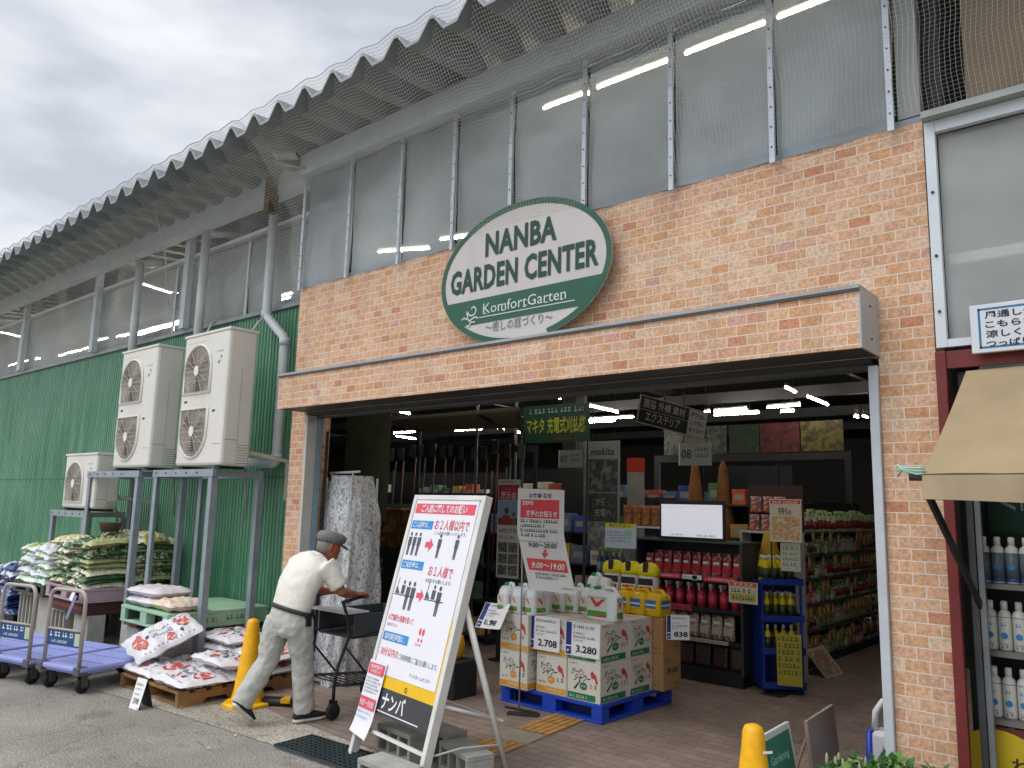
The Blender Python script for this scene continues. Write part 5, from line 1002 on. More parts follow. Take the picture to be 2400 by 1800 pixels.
fs = [(j*nu+i, j*nu+(i+1) % nu, (j+1)*nu+(i+1) % nu, (j+1)*nu+i) for j in range(nv) for i in range(nu)] + [tuple(range(nv*nu, (nv+1)*nu))]
m_.add(vs, fs, WRAP, True); m_.build('plastic_shroud', t)
m_ = MB()
for x in (-6.59, -6.20):
    for y in (4.82, 5.14): m_.tube([(x, y, .01), (x, y, 1.93)], .012, STEELW, 6)
m_.build('upright', t)
for k in range(5):
    m_ = MB(); z = .25+.36*k; m_.box(-6.59, -6.20, 4.83, 5.13, z, z+.015, STEELW); m_.box(-6.56, -6.42, 4.86, 5.08, z+.016, z+.2, pm('#b9b2a2' if k % 2 else '#8f9aa3', .6, .2), None, .004); m_.box(-6.38, -6.24, 4.86, 5.08, z+.016, z+.24, pm('#a8aeb0' if k % 2 else '#c7b59a', .6, .2), None, .004); m_.build('shelf', t)
m_ = MB(); m_.tube([(-6.59, 4.85, 1.975), (-6.12, 4.85, 1.985)], .012, STEELW, 8); m_.tube([(-6.56, 4.85, 1.9), (-6.56, 4.85, 1.976)], .008, STEELW, 6); m_.tube([(-6.22, 4.85, 1.9), (-6.22, 4.85, 1.984)], .008, STEELW, 6); m_.build('top_rail', t)
# ================================================================== CONTAINER AND BOX STACK ON THE BLUE PALLET
TH = math.radians(-1); PN = V((-3.715, 5.45, 0)); RM = Matrix.Translation(PN) @ Matrix.Rotation(TH, 4, 'Z')     # local: x to the right (0 at the near corner), y deeper
def PW(x, y, z): return RM @ V((x, y, z))
BPL = pm('#1c47b8', .4, .06, 4)
t = plastic_pallet('bright blue plastic pallet under the stacked cartons in the entrance', PW(-.525, .54, 0).x-.54, PW(-.525, .54, 0).x+.54, PW(-.525, .54, 0).y-.54, PW(-.525, .54, 0).y+.54, .009, .145, BPL, pm('#0f2560', .6, .1), TH)
CW = pm('#d6d3c8', .6, .05, 6); KR = pm('#a98458', .75, .08, 10); YB = pm('#d9a243', .55, .06); GB = pm('#1c7a55', .5, .06); TXT = pm('#3a3d38', .6, .06); ORG = pm('#d9952c', .5, .05); RDP = pm('#c2443c', .5, .05)
def face_print(m_, M, w, h, kind):
    """kind: 'y' yellow banded, 'g' green banded, 'k' kraft"""
    if kind == 'k':
        m_.dashes(w*.1, w*.4, h*.8, h*.07, TXT, M, .001, 3); m_.text('液体除草', w*.5, h*.45, h*.13, TXT, M, .001, w*.6, .02, 'C', .2); m_.dashes(w*.6, w*.9, h*.12, h*.07, TXT, M, .001, 5); m_.rect(w*.02, h*.5-.002, w*.98, h*.5, pm('#8f6d46', .7, .05), M, .0008) if False else None
        return
    c = YB if kind == 'y' else GB
    m_.rect(w*.02, h*.03, w*(.98 if kind == 'y' else .86), h*.19, c, M, .001)
    m_.text('シャワータイプ', w*.58, h*.075, h*.075, CW, M, .002, w*.5, .02, 'C') if kind == 'y' else m_.dashes(w*.08, w*.6, h*.07, h*.07, CW, M, .002, 7)
    if kind == 'y':
        m_.rect(w*.04, h*.05, w*.24, h*.17, ORG, M, .0015)
    m_.dashes(w*.06, w*.3, h*.91, h*.05, TXT, M, .001, 8)
    sh = .35 if kind == 'g' else .18
    m_.text('ガーデン', w*.12, h*.66, h*.13, TXT, M, .001, w*.38, .02, 'L', sh); m_.text('シャワー', w*.2, h*.5, h*.16, TXT, M, .001, w*.48, .03, 'L', sh)
    m_.disc(w*.5, h*.38, w*.115, h*.1, ORG if kind == 'y' else GB, M, .0015, 20); m_.dashes(w*.43, w*.57, h*.36, h*.05, CW, M, .002, 4)
    # red trigger hand mark and lettering under it
    m_.poly([(w*.7, h*.74), (w*.77, h*.8), (w*.88, h*.7), (w*.93, h*.5), (w*.88, h*.48), (w*.84, h*.6), (w*.74, h*.62)], RDP, M, .0015); m_.dashes(w*.7, w*.93, h*.36, h*.1, RDP if kind == 'g' else TXT, M, .001, 9)
    m_.poly([(w*.2, h*.3), (w*.24, h*.26), (w*.42, h*.5), (w*.4, h*.52)], TXT, M, .001) if kind == 'g' else m_.dashes(w*.08, w*.3, h*.27, h*.06, TXT, M, .001, 10)
def carton(label, x0, x1, y0, y1, z0, z1, kf, kr, rz=0., mat=CW):
    c = PW((x0+x1)/2, (y0+y1)/2, z0); t = thing('carton', label, 'carton', tuple(c), TH+rz, 'cartons stacked on the blue pallet'); a, b, h = (x1-x0)/2, (y1-y0)/2, z1-z0
    m_ = MB(); m_.box(-a, a, -b, b, 0, h, mat, None, .004); m_.box(-a+.002, a-.002, -.02, .02, h, h+.0012, pm('#c9a878', .3, .05)); m_.build('box', t, True)
    m_ = MB(); face_print(m_, frame(V((-a, -b-.0005, 0)), (1, 0, 0), (0, 0, 1)), 2*a, h, kf); face_print(m_, frame(V((a+.0005, -b, 0)), (0, 1, 0), (0, 0, 1)), 2*b, h, kr); m_.build('printing', t, True)
z0, z1, z2 = .156, .463, .770
for zl, zh, nm in ((z0, z1-.002, 'lower'), (z1, z2, 'upper')):
    carton('white and green carton at the near corner of the blue pallet, %s layer' % nm, -.335, -.005, .005, .42, zl, zh, 'g', 'g')
    carton('white and yellow carton in the middle of the front, %s layer' % nm, -.665, -.345, .005, .42, zl, zh, 'y', 'y')
    carton('white and yellow carton standing forward at the left end, %s layer' % nm, -1.02, -.705, -.07, .33, zl, zh, 'y', 'y')
    carton('white and green carton behind the near corner one, %s layer' % nm, -.40, -.005, .43, .775, zl, zh, 'g', 'g')
    carton('brown cardboard carton at the far right of the blue pallet, %s layer' % nm, -.40, .10, .785, 1.08, zl, zh, 'k', 'k', 0, KR)
    carton('white and yellow carton hidden in the second row, %s layer' % nm, -.75, -.41, .43, .775, zl, zh, 'y', 'y')
    carton('brown cardboard carton at the far left of the blue pallet, %s layer' % nm, -.90, -.41, .785, 1.08, zl, zh, 'k', 'k', 0, KR)
# jugs
JW = pm('#e0e4e6', .35, .04); GCAP = pm('#1d8f3c', .4, .05)
def jug(name, label, loc, rz, body, cap, w, d, h, lab, group, handle=True):
    t = thing(name, label, 'jug', loc, rz, group)
    m_ = MB(); a, b = w/2, d/2
    m_.loft([((0, 0, .0), (a*.93, 0, 0), (0, b*.93, 0)), ((0, 0, .012), (a, 0, 0), (0, b, 0)), ((0, 0, h*.62), (a, 0, 0), (0, b, 0)), ((0, 0, h*.76), (a*.97, 0, 0), (0, b*.93, 0)), ((-a*.12, 0, h*.86), (a*.78, 0, 0), (0, b*.7, 0)), ((-a*.5, 0, h*.9), (a*.32, 0, 0), (0, b*.45, 0))], body, 20, None, 4.5)
    m_.build('body', t, True)
    m_ = MB(); m_.tube([(-a*.15, 0, h*.86), (a*.1, 0, h*.985), (a*.55, 0, h*.97), (a*.82, 0, h*.8), (a*.86, 0, h*.62)], min(.016, b*.35), body, 8); m_.build('handle', t, True)
    m_ = MB(); r = min(.03, b*.6); m_.lathe([(r, h*.89), (r, h*.985), (r*.85, h)], cap, 14, Matrix.Translation((-a*.52, 0, 0))); m_.build('cap', t, True)
    m_ = MB()
    for M in (frame(V((-a*.86, -b-.0012, h*.1)), (1, 0, 0), (0, 0, 1)),):
        lab(m_, M, w*.86, h*.5)
    lab(m_, frame(V((a+.0012, -b*.8, h*.1)), (0, 1, 0), (0, 0, 1)), d*.8, h*.5); m_.build('label_sticker', t, True)
    return t
def lab_w(m_, M, w, h):
    m_.rect(0, 0, w*.7, h, CW, M, .0); m_.rect(0, 0, w*.7, h*.3, pm('#4aa650', .5, .05), M, .0008); m_.poly([(w*.12, h*.85), (w*.2, h*.95), (w*.48, h*.6), (w*.42, h*.5)], RDP, M, .001); m_.rect(w*.1, 0, w*.45, h*.14, RDP, M, .0015)
def lab_plain(m_, M, w, h): m_.rect(w*.1, h*.1, w*.6, h, pm('#b9c3cb', .4, .05), M, .0)
def lab_y(m_, M, w, h): m_.rect(w*.05, h*.25, w*.8, h*1.05, pm('#2c6ba8', .45, .15, 30), M, .0); m_.rect(w*.05, h*.6, w*.8, h*.75, pm('#c9cfd4', .45, .05), M, .0008); m_.rect(w*.05, h*.25, w*.8, h*.4, pm('#d8a51c', .45, .05), M, .0008)
def lab_b(m_, M, w, h):
    m_.rect(0, 0, w*.74, h*1.25, CW, M, .0); m_.rect(0, 0, w*.74, h*.36, pm('#3f9a3c', .5, .15, 40), M, .0008); m_.poly([(w*.1, h*1.1), (w*.2, h*1.15), (w*.36, h*.85), (w*.6, h*1.12), (w*.66, h*1.05), (w*.42, h*.62), (w*.3, h*.6)], RDP, M, .001); m_.rect(w*.25, 0, w*.7, h*.14, RDP, M, .0015); m_.rect(w*.0, h*1.13, w*.74, h*1.16, pm('#3f9a3c', .5, .15, 40), M, .0012)
JG = 'white jugs standing on the cartons'
big = jug('jug', 'large white jug with a green label and red mark, nearest on the cartons', tuple(PW(-.14, .26, z2+.002)), TH, JW, GCAP, .31, .14, .27, lab_b, JG)
w1 = jug('jug', 'white green capped jug at the left end of the jug row', tuple(PW(-.83, .2, z2+.002)), TH+.2, JW, GCAP, .13, .2, .25, lab_w, JG)
mid = ['white jug beside the price card 2,708', 'second white jug of the middle row behind the price cards', 'third white jug of the middle row behind the price cards', 'fourth white jug of the middle row, beside the large one']
for k in range(4): dup(w1, tuple(PW(-.82+.125*k, .40+.03*k, z2+.002)), TH-.05, mid[k])
jl = ['leftmost white jug with a round gold label', 'white jug behind the curled price card', 'white jug behind the thin pole of the notice stand']
for k in range(3): dup(w1, tuple(PW(-.98+.135*k, -.0+.03*k, z2+.002)), TH-.1, jl[k])
for k in range(2): dup(w1, tuple(PW(-.72+.14*k, .95, z2+.06)), TH, ['white jug in the back row under the curled banner', 'white jug in the back row beside the yellow sprayers'][k])
m_ = MB(); m_.box(-.2, .2, -.14, .14, 0, .058, KR, None, .004); single(m_, 'cardboard_tray', 'low cardboard tray lifting the back row of white jugs', 'tray', tuple(PW(-.65, .94, z2+.0015)), None, TH)
m_ = MB(); m_.disc(0, 0, .028, .024, pm('#c9a530', .5, .1), Matrix(), 0); 
YJ = pm('#d9ae0a', .35, .05)
y1 = jug('jug', 'yellow jug with a blue label at the right end of the carton stack', tuple(PW(.01, .86, z2+.002)), TH-.1, YJ, YJ, .17, .2, .22, lab_y, 'yellow jugs')
for k in range(2): dup(y1, tuple(PW(-.15-.15*k, .86-.0*k, z2+.002)), TH-.1, ['middle one of the three yellow jugs with blue labels', 'leftmost of the three yellow jugs with blue labels'][k])
# yellow hooded weed sprayers
def sprayer(label, loc):
    t = thing('sprayer_bottle', label, 'sprayer bottle', loc, .2, 'yellow topped sprayer bottles'); YY = pm('#d8cf12', .4, .05)
    m_ = MB(); m_.loft([((0, 0, 0), (.075, 0, 0), (0, .055, 0)), ((0, 0, .19), (.075, 0, 0), (0, .055, 0)), ((0, 0, .2), (.07, 0, 0), (0, .05, 0))], CW, 18, None, 3); m_.build('body', t, True)
    m_ = MB(); m_.loft([((0, 0, .2005), (.085, 0, 0), (0, .06, 0)), ((0, 0, .235), (.086, 0, 0), (0, .062, 0)), ((0, 0, .275), (.07, 0, 0), (0, .05, 0)), ((0, 0, .295), (.04, 0, 0), (0, .03, 0))], YY, 18, None, 2.6); m_.build('hood', t, True)
    m_ = MB(); m_.box(-.02, .02, -.066, -.045, .225, .3, BLACK, None, .006); m_.build('trigger', t, True)
    m_ = MB(); M = frame(V((-.06, -.0565, .03)), (1, 0, 0), (0, 0, 1)); m_.rect(0, 0, .12, .15, WHITE, M); m_.rect(0, .1, .12, .15, BLACK, M, .002); m_.rect(.01, .06, .11, .09, RED, M, .002); m_.dashes(.01, .11, .03, .02, INK, M, .002, 2); m_.build('label_sticker', t, True); return t
s1 = sprayer('yellow topped sprayer bottle at the left of the three', tuple(PW(-.56, .99, z2+.09)))
s1.scale = (1.2, 1.2, 1.2)
for k in range(2): dup(s1, tuple(PW(-.36+.2*k, .99-.02*k, z2+.09)), .1, ['yellow topped sprayer bottle in the middle of the three', 'yellow topped sprayer bottle at the right of the three'][k])
m_ = MB(); m_.box(-.32, .32, -.085, .085, 0, .088, KR, None, .004); single(m_, 'cardboard_tray', 'cardboard tray under the yellow topped sprayer bottles', 'tray', tuple(PW(-.36, .99, z2+.0012)), None, TH)
# price cards
def pcard(label, M, w, h, price, loc, curl=0.):
    t = thing('price_card', label, 'price card', loc, 0, 'blue edged price cards')
    def B(u, v, wo): return M @ V((u, v, wo + (curl*((u/w)**2) if curl else 0)))
    m_ = MB(); n = 8
    vs = []
    for k in range(n+1): u = w*k/n; vs += [B(u, 0, 0), B(u, h, 0)]
    m_.add(vs, [(2*k, 2*k+2, 2*k+3, 2*k+1) for k in range(n)], CARD, True); m_.build('card', t)
    m_ = MB(); m_.rect(w*.02, h*.3, w*.18, h*.985, NAVY, M, .0015); m_.rect(w*.02, h*.03, w*.18, h*.26, NAVY, M, .0015); m_.text('ナ', w*.04, h*.09, h*.08, CARD, M, .003, w*.1, .03)
    Mt = M @ Matrix.Translation((0, 0, curl*.5))
    m_.text(price, w*.62, h*.13, h*.2, INK, Mt, .002, w*.6, .03, 'C'); m_.dashes(w*.24, w*.85, h*.84, h*.08, INK, Mt, .002, 11); m_.dashes(w*.24, w*.55, h*.66, h*.05, INK, Mt, .002, 12); m_.dashes(w*.24, w*.9, h*.54, h*.07, INK, Mt, .002, 13); m_.dashes(w*.24, w*.5, h*.45, h*.04, INK, Mt, .002, 14); m_.build('lettering', t)
pcard('blue edged price card reading 3.280 on the near corner carton', frame(PW(-.35, -.012, .50), (1, -.01, 0), (-.02, .03, 1)), .345, .265, '3.280', tuple(PW(-.18, -.012, .5)))
pcard('blue edged price card reading 2.708 on the middle carton', frame(PW(-.735, -.03, .50), (1, .02, 0), (.05, .03, 1)), .33, .275, '2.708', tuple(PW(-.57, -.03, .5)))
pcard('curled price card hanging loose at the left end of the stack', frame(PW(-1.23, -.18, .63), (1, -.05, 0), (.38, .33, .55)), .34, .24, '1.980', tuple(PW(-1.05, -.1, .63)), .04)
pcard('small dark edged price card reading 838 on the brown carton', frame(PW(.112, .82, .585), (.75, .65, 0), (.0, -.05, 1)), .2, .21, '838', tuple(PW(.15, .9, .6)))
# ---------------------------------------------------------------- notice on a thin pole
t = thing('notice_stand', 'curling white and red paper notice on a thin pole before the cartons', 'notice stand', (-4.38, 5.26, .009))
A0 = V((-4.46, 5.25, 0))
m_ = MB(); m_.tube([(-4.40, 5.27, .02), (-4.40, 5.27, 1.2), (-4.43, 5.26, 1.86)], .007, pm('#9a9da0', .35, .1), 8); m_.build('pole', t)
m_ = MB(); m_.box(-.16, .16, -.012, .012, 0, .012, DARK, Matrix.Translation((-4.43, 5.33, .009)) @ Matrix.Rotation(.1, 4, 'Z')); m_.box(-.13, .13, -.045, .045, .0, .014, DARK, Matrix.Translation((-4.33, 5.24, .009)) @ Matrix.Rotation(.5, 4, 'Z'), .003); m_.build('foot', t)
NW, NT, NB = .50, 1.835, 1.02
def NP(u, f):
    x = -4.45 + u*NW + (.0 if f < .42 else .42*(f-.42)**1.25); y = 5.25 + (0 if f < .5 else -.22*(f-.5)**1.6) + .01*math.sin(3*u); z = NT - (NT-NB)*f + .012*(1-u)*(f < .03)
    return V((x, y, z))
m_ = MB(); n = 20; vs = []
for k in range(n+1): vs += [NP(0, k/n), NP(1-.12*max(0, k/n-.4), k/n)]
m_.add(vs, [(2*k+1, 2*k, 2*k+2, 2*k+3) for k in range(n)], pm('#b4b2ae', .5, .04), True); pp = m_.build('paper', t)
def nrect(m_, u0, u1, f0, f1, mat, off=.004, n=6):
    vs = []
    for k in range(n+1): f = f0+(f1-f0)*k/n; vs += [NP(u0, f)-V((0, off, 0)), NP(u1, f)-V((0, off, 0))]
    m_.add(vs, [(2*k+1, 2*k, 2*k+2, 2*k+3) for k in range(n)], mat, True)
def NM(f): a = NP(0, f); return frame(a, NP(1, f)-a, NP(0, f-.03)-a)
m_ = MB(); nrect(m_, .07, .90, .10, .29, pm('#b3272c', .5, .05)); nrect(m_, .08, .90, .695, .81, pm('#b3272c', .5, .05))
LT = pm('#c9c6c2', .5, .04)
m_.text('お客様 各位', NW*.5, 0, .03, INK, NM(.078), .005, .24, .012, 'C'); m_.text('営業時間', NW*.12, 0, .03, LT, NM(.155), .009, .12, .01); m_.text('変更のお知らせ', NW*.54, 0, .042, LT, NM(.272), .009, .33, .01, 'C')
for k in range(4): m_.dashes(.04, .44 if k % 2 == 0 else .3, 0, .026, INK, NM(.335+.048*k), .005, 40+k)
m_.text('9:00〜20:00', NW*.48, 0, .04, INK, NM(.585), .005, .3, .012, 'C'); m_.poly([(.215, .012), (.25, -.03), (.285, .012), (.262, .012), (.262, .04), (.238, .04), (.238, .012)], pm('#b3272c', .5, .05), NM(.65), .006)
m_.text('9:00〜19:00', NW*.5, 0, .05, LT, NM(.79), .012, .34, .012, 'C')
for k in range(2): m_.dashes(.1, .42 - .1*k, 0, .02, INK, NM(.85+.035*k), .006, 50+k)
m_.dashes(.34, .46, 0, .014, INK, NM(.965), .008, 55); m_.rect(.0, 0, .42, .003, INK, NM(.53), .004); m_.build('printing', pp)
# ================================================================== END SHELF WITH RED PRODUCTS
SHB = pm('#20242a', .5, .15); SHN = pm('#25304f', .5, .1)
t = thing('display_shelf', 'dark display shelf of red bottles and packets under the white screen', 'shelf', (-4.06, 7.75, .009))
m_ = MB(); m_.box(-4.67, -3.45, 7.93, 7.95, .12, 1.37, SHB); m_.build('back_panel', t)
for x in (-4.67, -3.475): m_ = MB(); m_.box(x, x+.025, 7.5, 7.929, .12, 1.37, SHN if x < -4 else pm('#3a3f3c', .5, .1)); m_.build('side_panel', t)
m_ = MB(); m_.box(-4.66, -3.46, 7.5, 7.93, .0, .119, SHB); m_.build('plinth', t)
LV = [(.14, .3), (.42, .26), (.72, .25), (1.03, .22)]
for z, _ in LV:
    m_ = MB(); m_.box(-4.644, -3.476, 7.51, 7.929, z-.02, z, SHB); m_.box(-4.644, -3.476, 7.49, 7.509, z-.03, z+.012, SHB); m_.build('shelf', t)
for k, (u0, u1, zz, hh, cc) in enumerate(((-4.55, -4.12, .995, .055, RED), (-4.1, -3.88, 1.0, .045, CARD), (-3.86, -3.5, .99, .06, RED), (-4.5, -4.0, .685, .06, pm('#b8344c', .5, .08)), (-3.98, -3.93, .99, .05, pm('#7cc0b0', .5, .08)), (-4.3, -3.6, .395, .035, pm('#b9b9b2', .5, .08)), (-4.6, -4.4, .10, .03, pm('#b9b9b2', .5, .08)))): m_ = MB(); m_.box(u0, u1, 7.484, 7.489, zz, zz+hh, cc); m_.dashes(.02, (u1-u0)-.02, hh*.3, hh*.4, CARD if cc is RED else INK, frame(V((u0, 7.4835, zz)), (1, 0, 0), (0, 0, 1)), .0005, k); m_.build('shelf_strip', t)
m_ = MB(); m_.box(-4.68, -3.44, 7.49, 7.95, 1.371, 1.39, pm('#2f4a3c', .5, .1)); m_.build('top_panel', t)
def bottle(name, label, cat, body, cap, lab, r, h, group, trig=False, oval=1.):
    m_ = MB(); m_.lathe([(r*.92, 0), (r, .006), (r, h*.62), (r*.85, h*.72), (r*.38, h*.8), (r*.36, h*.86)], body, 14, None, True, 1, oval); m_.lathe([(r*.42, h*.845), (r*.42, h*.97), (r*.3, h)], cap, 12)
    m_.lathe([(r*1.012, h*.14), (r*1.012, h*.55)], lab, 14, None, True, 1, oval)
    if trig: m_.box(-r*.4, r*.4, -r*1.3, r*.5, h*.9, h*1.02, cap); m_.box(-r*.2, r*.2, -r*1.2, -r*.9, h*.72, h*.9, cap)
    o = m_.build(name); return tag(o, label, cat, group)
def rowof(o, pts, rz=0.):
    for k, p in enumerate(pts):
        q = o if k == 0 else o.copy()
        if k: COL.objects.link(q)
        q.location = p; q.rotation_euler = (0, 0, rz+random.uniform(-.25, .25))
def packet(name, label, w, h, mat, group, band=None, d=.03):
    m_ = MB(); m_.loft([((0, 0, 0), (w/2, 0, 0), (0, d*.9, 0)), ((0, 0, h*.12), (w/2, 0, 0), (0, d, 0)), ((0, 0, h*.8), (w/2*.98, 0, 0), (0, d*.5, 0)), ((0, .0, h), (w/2, 0, 0), (0, .003, 0))], mat, 14, None, 3)
    if band: m_.box(-w*.42, w*.42, -d*1.02, -d*.9, h*.2, h*.5, band); m_.box(-w*.3, w*.3, -d*.86, -d*.6, h*.62, h*.74, CARD)
    o = m_.build(name); return tag(o, label, 'packet', group)
RPK = pic_mat('red packet', ['#b02a30', '#d8d0cc', '#8f1f26', '#c84a48', '#3a2224', '#d9cfc8'], 22); RBT = pm('#b3263c', .25, .1); MIXP = pic_mat('mixed packet', ['#b9a890', '#a0463a', '#6d7d45', '#d2c6b2', '#7d3a30', '#d4ccc0'], 18); DPK = pic_mat('dark packet', ['#3a2a26', '#5a3028', '#2b2a2c', '#6a5a50'], 14)
rowof(packet('red_packet', 'red and white packet on the top level of the end shelf', .10, .2, RPK, 'red packets on the end shelf', RED), [(-4.56+.112*k, 7.62, 1.031) for k in range(10)])
rowof(packet('red_packet', 'red and white packet in the second depth of the end shelf top level', .10, .23, RPK, 'rear red packets on the end shelf'), [(-4.55+.115*k, 7.78, 1.031) for k in range(10)])
rowof(bottle('red_bottle', 'red spray bottle on the second level of the end shelf', 'bottle', RBT, pm('#c9b9b0', .4, .1), pm('#d0455c', .4, .15, 30), .045, .235, 'red spray bottles on the end shelf', True), [(-4.57+.124*k, 7.62, .721) for k in range(9)])
rowof(packet('mixed_packet', 'colourful packet on the third level of the end shelf', .12, .24, MIXP, 'colourful packets on the end shelf', pm('#c9bfae', .5, .1)), [(-4.3+.13*k, 7.62, .421) for k in range(6)])
rowof(bottle('brown_bottle', 'slim brown bottle on the third level of the end shelf', 'bottle', pm('#5a3020', .3, .1), pm('#c9c4ba', .4, .1), pm('#8a5a30', .4, .2, 30), .028, .23, 'slim brown bottles on the end shelf'), [(-4.58+.065*k, 7.6, .421) for k in range(4)])
rowof(packet('dark_packet', 'dark packet on the lowest level of the end shelf', .17, .24, DPK, 'dark packets on the end shelf'), [(-4.52+.19*k, 7.64, .141) for k in range(6)])
t = thing('framed_screen', 'white screen in a thin dark frame standing on the end shelf', 'screen', (-4.02, 7.56, 1.391))
m_ = MB(); m_.box(-4.40, -3.65, 7.55, 7.575, 1.391, 1.80, BLACK, None, .004); m_.build('frame', t)
m_ = MB(); m_.box(-4.375, -3.675, 7.545, 7.5495, 1.42, 1.755, emit('#c4c8d6', .62)); m_.build('panel', t)
M = frame(V((-4.375, 7.5445, 1.42)), (1, 0, 0), (0, 0, 1)); m_ = MB(); m_.dashes(.12, .25, .015, .016, INK, M, .001, 61); m_.dashes(.42, .62, .012, .02, INK, M, .001, 62); m_.rect(0, .3, .7, .302, pm('#9aa0ac', .4, .05), M, .001); m_.build('marks', t)
# goods piled above and beside the end shelf
TOYP = pic_mat('snack packet', ['#b03a28', '#d0a040', '#a82a24', '#38506a', '#c9b090', '#c04a2a'], 20)
rowof(packet('hanging_packet', 'bright packet on the upper rack right of the white screen', .12, .17, TOYP, 'bright packets on the upper rack'), [(-3.6+.13*k, 8.15, 1.5+.0*k) for k in range(4)] + [(-3.6+.13*k, 8.2, 1.69) for k in range(3)])
m_ = MB(); m_.box(-.3, .3, -.12, .12, 0, .02, STEELW); m_.box(-.3, .3, .1, .12, .02, .5, pm('#3a2220', .6, .2)); m_.box(-.3, -.28, -.12, .1, -1.47, 0, STEELW); m_.box(.28, .3, -.12, .1, -1.47, 0, STEELW); single(m_, 'upper_rack', 'pale wire rack right of the white screen carrying bright packets', 'rack', (-3.42, 8.17, 1.479))
m_ = MB(); m_.box(-.3, .3, -.12, .12, 0, .02, STEELW); m_.box(-.3, -.28, -.12, .1, -1.47, 0, STEELW); m_.box(.28, .3, -.12, .1, -1.47, 0, STEELW); single(m_, 'upper_rack', 'pale rack left of the white screen carrying amber packets', 'rack', (-4.95, 8.17, 1.479))
rowof(packet('hanging_packet', 'amber packet on the rack left of the white screen', .12, .24, pic_mat('amber packet', ['#7d3a20', '#a86a2a', '#5a2a20', '#b88a4a'], 16), 'amber packets on the left rack'), [(-5.17+.125*k, 8.14, 1.5) for k in range(4)])
# green-capped bottles with their yellow headed price sheet
rowof(bottle('green_topped_bottle', 'slim bottle with a green top left of the end shelf', 'bottle', pm('#2f3a52', .4, .2, 20), pm('#4f9a3c', .4, .1), pm('#6d7688', .4, .2, 20), .034, .34, 'green topped bottles left of the end shelf'), [(-5.03+.072*k, 7.35, .93) for k in range(5)])
m_ = MB(); m_.box(-.22, .22, -.12, .12, 0, .92, SHB, None, .004); single(m_, 'black_stand', 'black stand under the green topped bottles', 'stand', (-4.88, 7.36, .009))
def poster(name, label, cat, M, w, h, cols, fn=None, loc=None, group=None, th=.004):
    t = thing(name, label, cat, tuple(loc or (M @ V((w/2, 0, 0)))), 0, group); m_ = MB(); m_.box(0, w, 0, h, -th, 0, cols, M); m_.build('sheet', t)
    if fn: m_ = MB(); fn(m_, M); m_.build('printing', t)
    return t
def f(m_, M): m_.rect(0, .2, .34, .245, pm('#c9bb1c', .5, .05), M, .001); m_.text('売れてます', .17, .208, .026, pm('#3a5a20', .5, .05), M, .002, .26, .012, 'C'); [m_.dashes(.02, .3, .15-.03*k, .018, pm('#3a5a8a', .5, .05), M, .001, 70+k) for k in range(4)]; m_.disc(.27, .15, .04, .035, pm('#7cc0a0', .5, .05), M, .0015)
poster('price_sheet', 'white price sheet with a yellow heading above the green topped bottles', 'price sheet', frame(V((-4.66, 6.9, 1.30)), (1, .05, 0), (.05, .03, 1)), .36, .245, pm('#b9c4d0', .5, .04), f)
# ---------------------------------------------------------------- blue rotating rack with yellow bottles
RB = pm('#1d3a94', .45, .08, 4); rr = math.radians(38)
t = thing('blue_rack', 'blue floor rack of yellow bottles at the right end of the shelf', 'rack', (-3.2, 7.72, .009), rr)
for x in (-.19, .17):
    for y in (-.17, .15): m_ = MB(); m_.box(x, x+.02, y, y+.02, .05, 1.03, RB); m_.build('post', t, True)
for z in (.05, .36, .66, 1.0): m_ = MB(); m_.box(-.20, .20, -.18, .18, z, z+.02, RB); m_.box(-.2, .2, -.19, -.181, z, z+.06, RB); m_.box(.201, .21, -.18, .18, z, z+.06, RB); m_.build('shelf', t, True)
m_ = MB(); m_.box(-.185, -.18, -.16, .16, .08, .99, RB); m_.box(-.18, .18, .16, .165, .08, .99, RB); m_.build('back_panel', t, True)
for x in (-.17, .17):
    for y in (-.15, .15): m_ = MB(); m_.lathe([(.015, -.012), (.024, -.01), (.024, .01), (.015, .012)], TYRE, 12, Matrix.Translation((x, y, .024)) @ Matrix.Rotation(math.pi/2, 4, 'Y')); m_.box(x-.008, x+.008, y-.008, y+.008, .025, .05, CAST); m_.build('castor', t, True)
RMx = WM[t]
yb1 = bottle('yellow_bottle', 'tall yellow bottle on the blue rack', 'bottle', pm('#d2bd12', .35, .05), pm('#d6d3c4', .4, .05), pm('#3a4424', .4, .5, 40), .033, .25, 'yellow bottles on the blue rack')
rowof(yb1, [RMx @ V((-.13+.075*i, -.13+.09*j, z)) for z in (.681, 1.021) for j in range(3) for i in range(4)] + [RMx @ V((-.13+.075*i, -.13, .381)) for i in range(4)])
def f(m_, M): m_.rect(.01, .155, .28, .195, pm('#c0602c', .5, .1), M, .001); m_.text('オススメ', .145, .162, .026, CARD, M, .002, .2, .015, 'C'); m_.dashes(.03, .26, .1, .035, INK, M, .001, 81); m_.rect(.02, .02, .27, .09, pm('#b9ae5a', .5, .2, 40), M, .001); m_.dashes(.04, .25, .035, .03, INK, M, .002, 82)
poster('price_sheet', 'small framed yellow price sheet between the red shelf and the blue rack', 'price sheet', frame(V((-3.5, 7.3, .835)), (1, .0, 0), (0, .02, 1)), .29, .20, pm('#c9c6b8', .5, .04), f)
def f(m_, M): [m_.dashes(.015, .2, .40-.06*k, .038, pm('#4a4a20', .5, .1), M, .001, 90+k) for k in range(6)]
poster('price_sheet', 'olive yellow sheet hanging low on the blue rack', 'price sheet', frame(V((-3.09, 7.42, .12)), (.93, .35, 0), (0, 0, 1)), .22, .46, pm('#a39a2c', .55, .08), f)
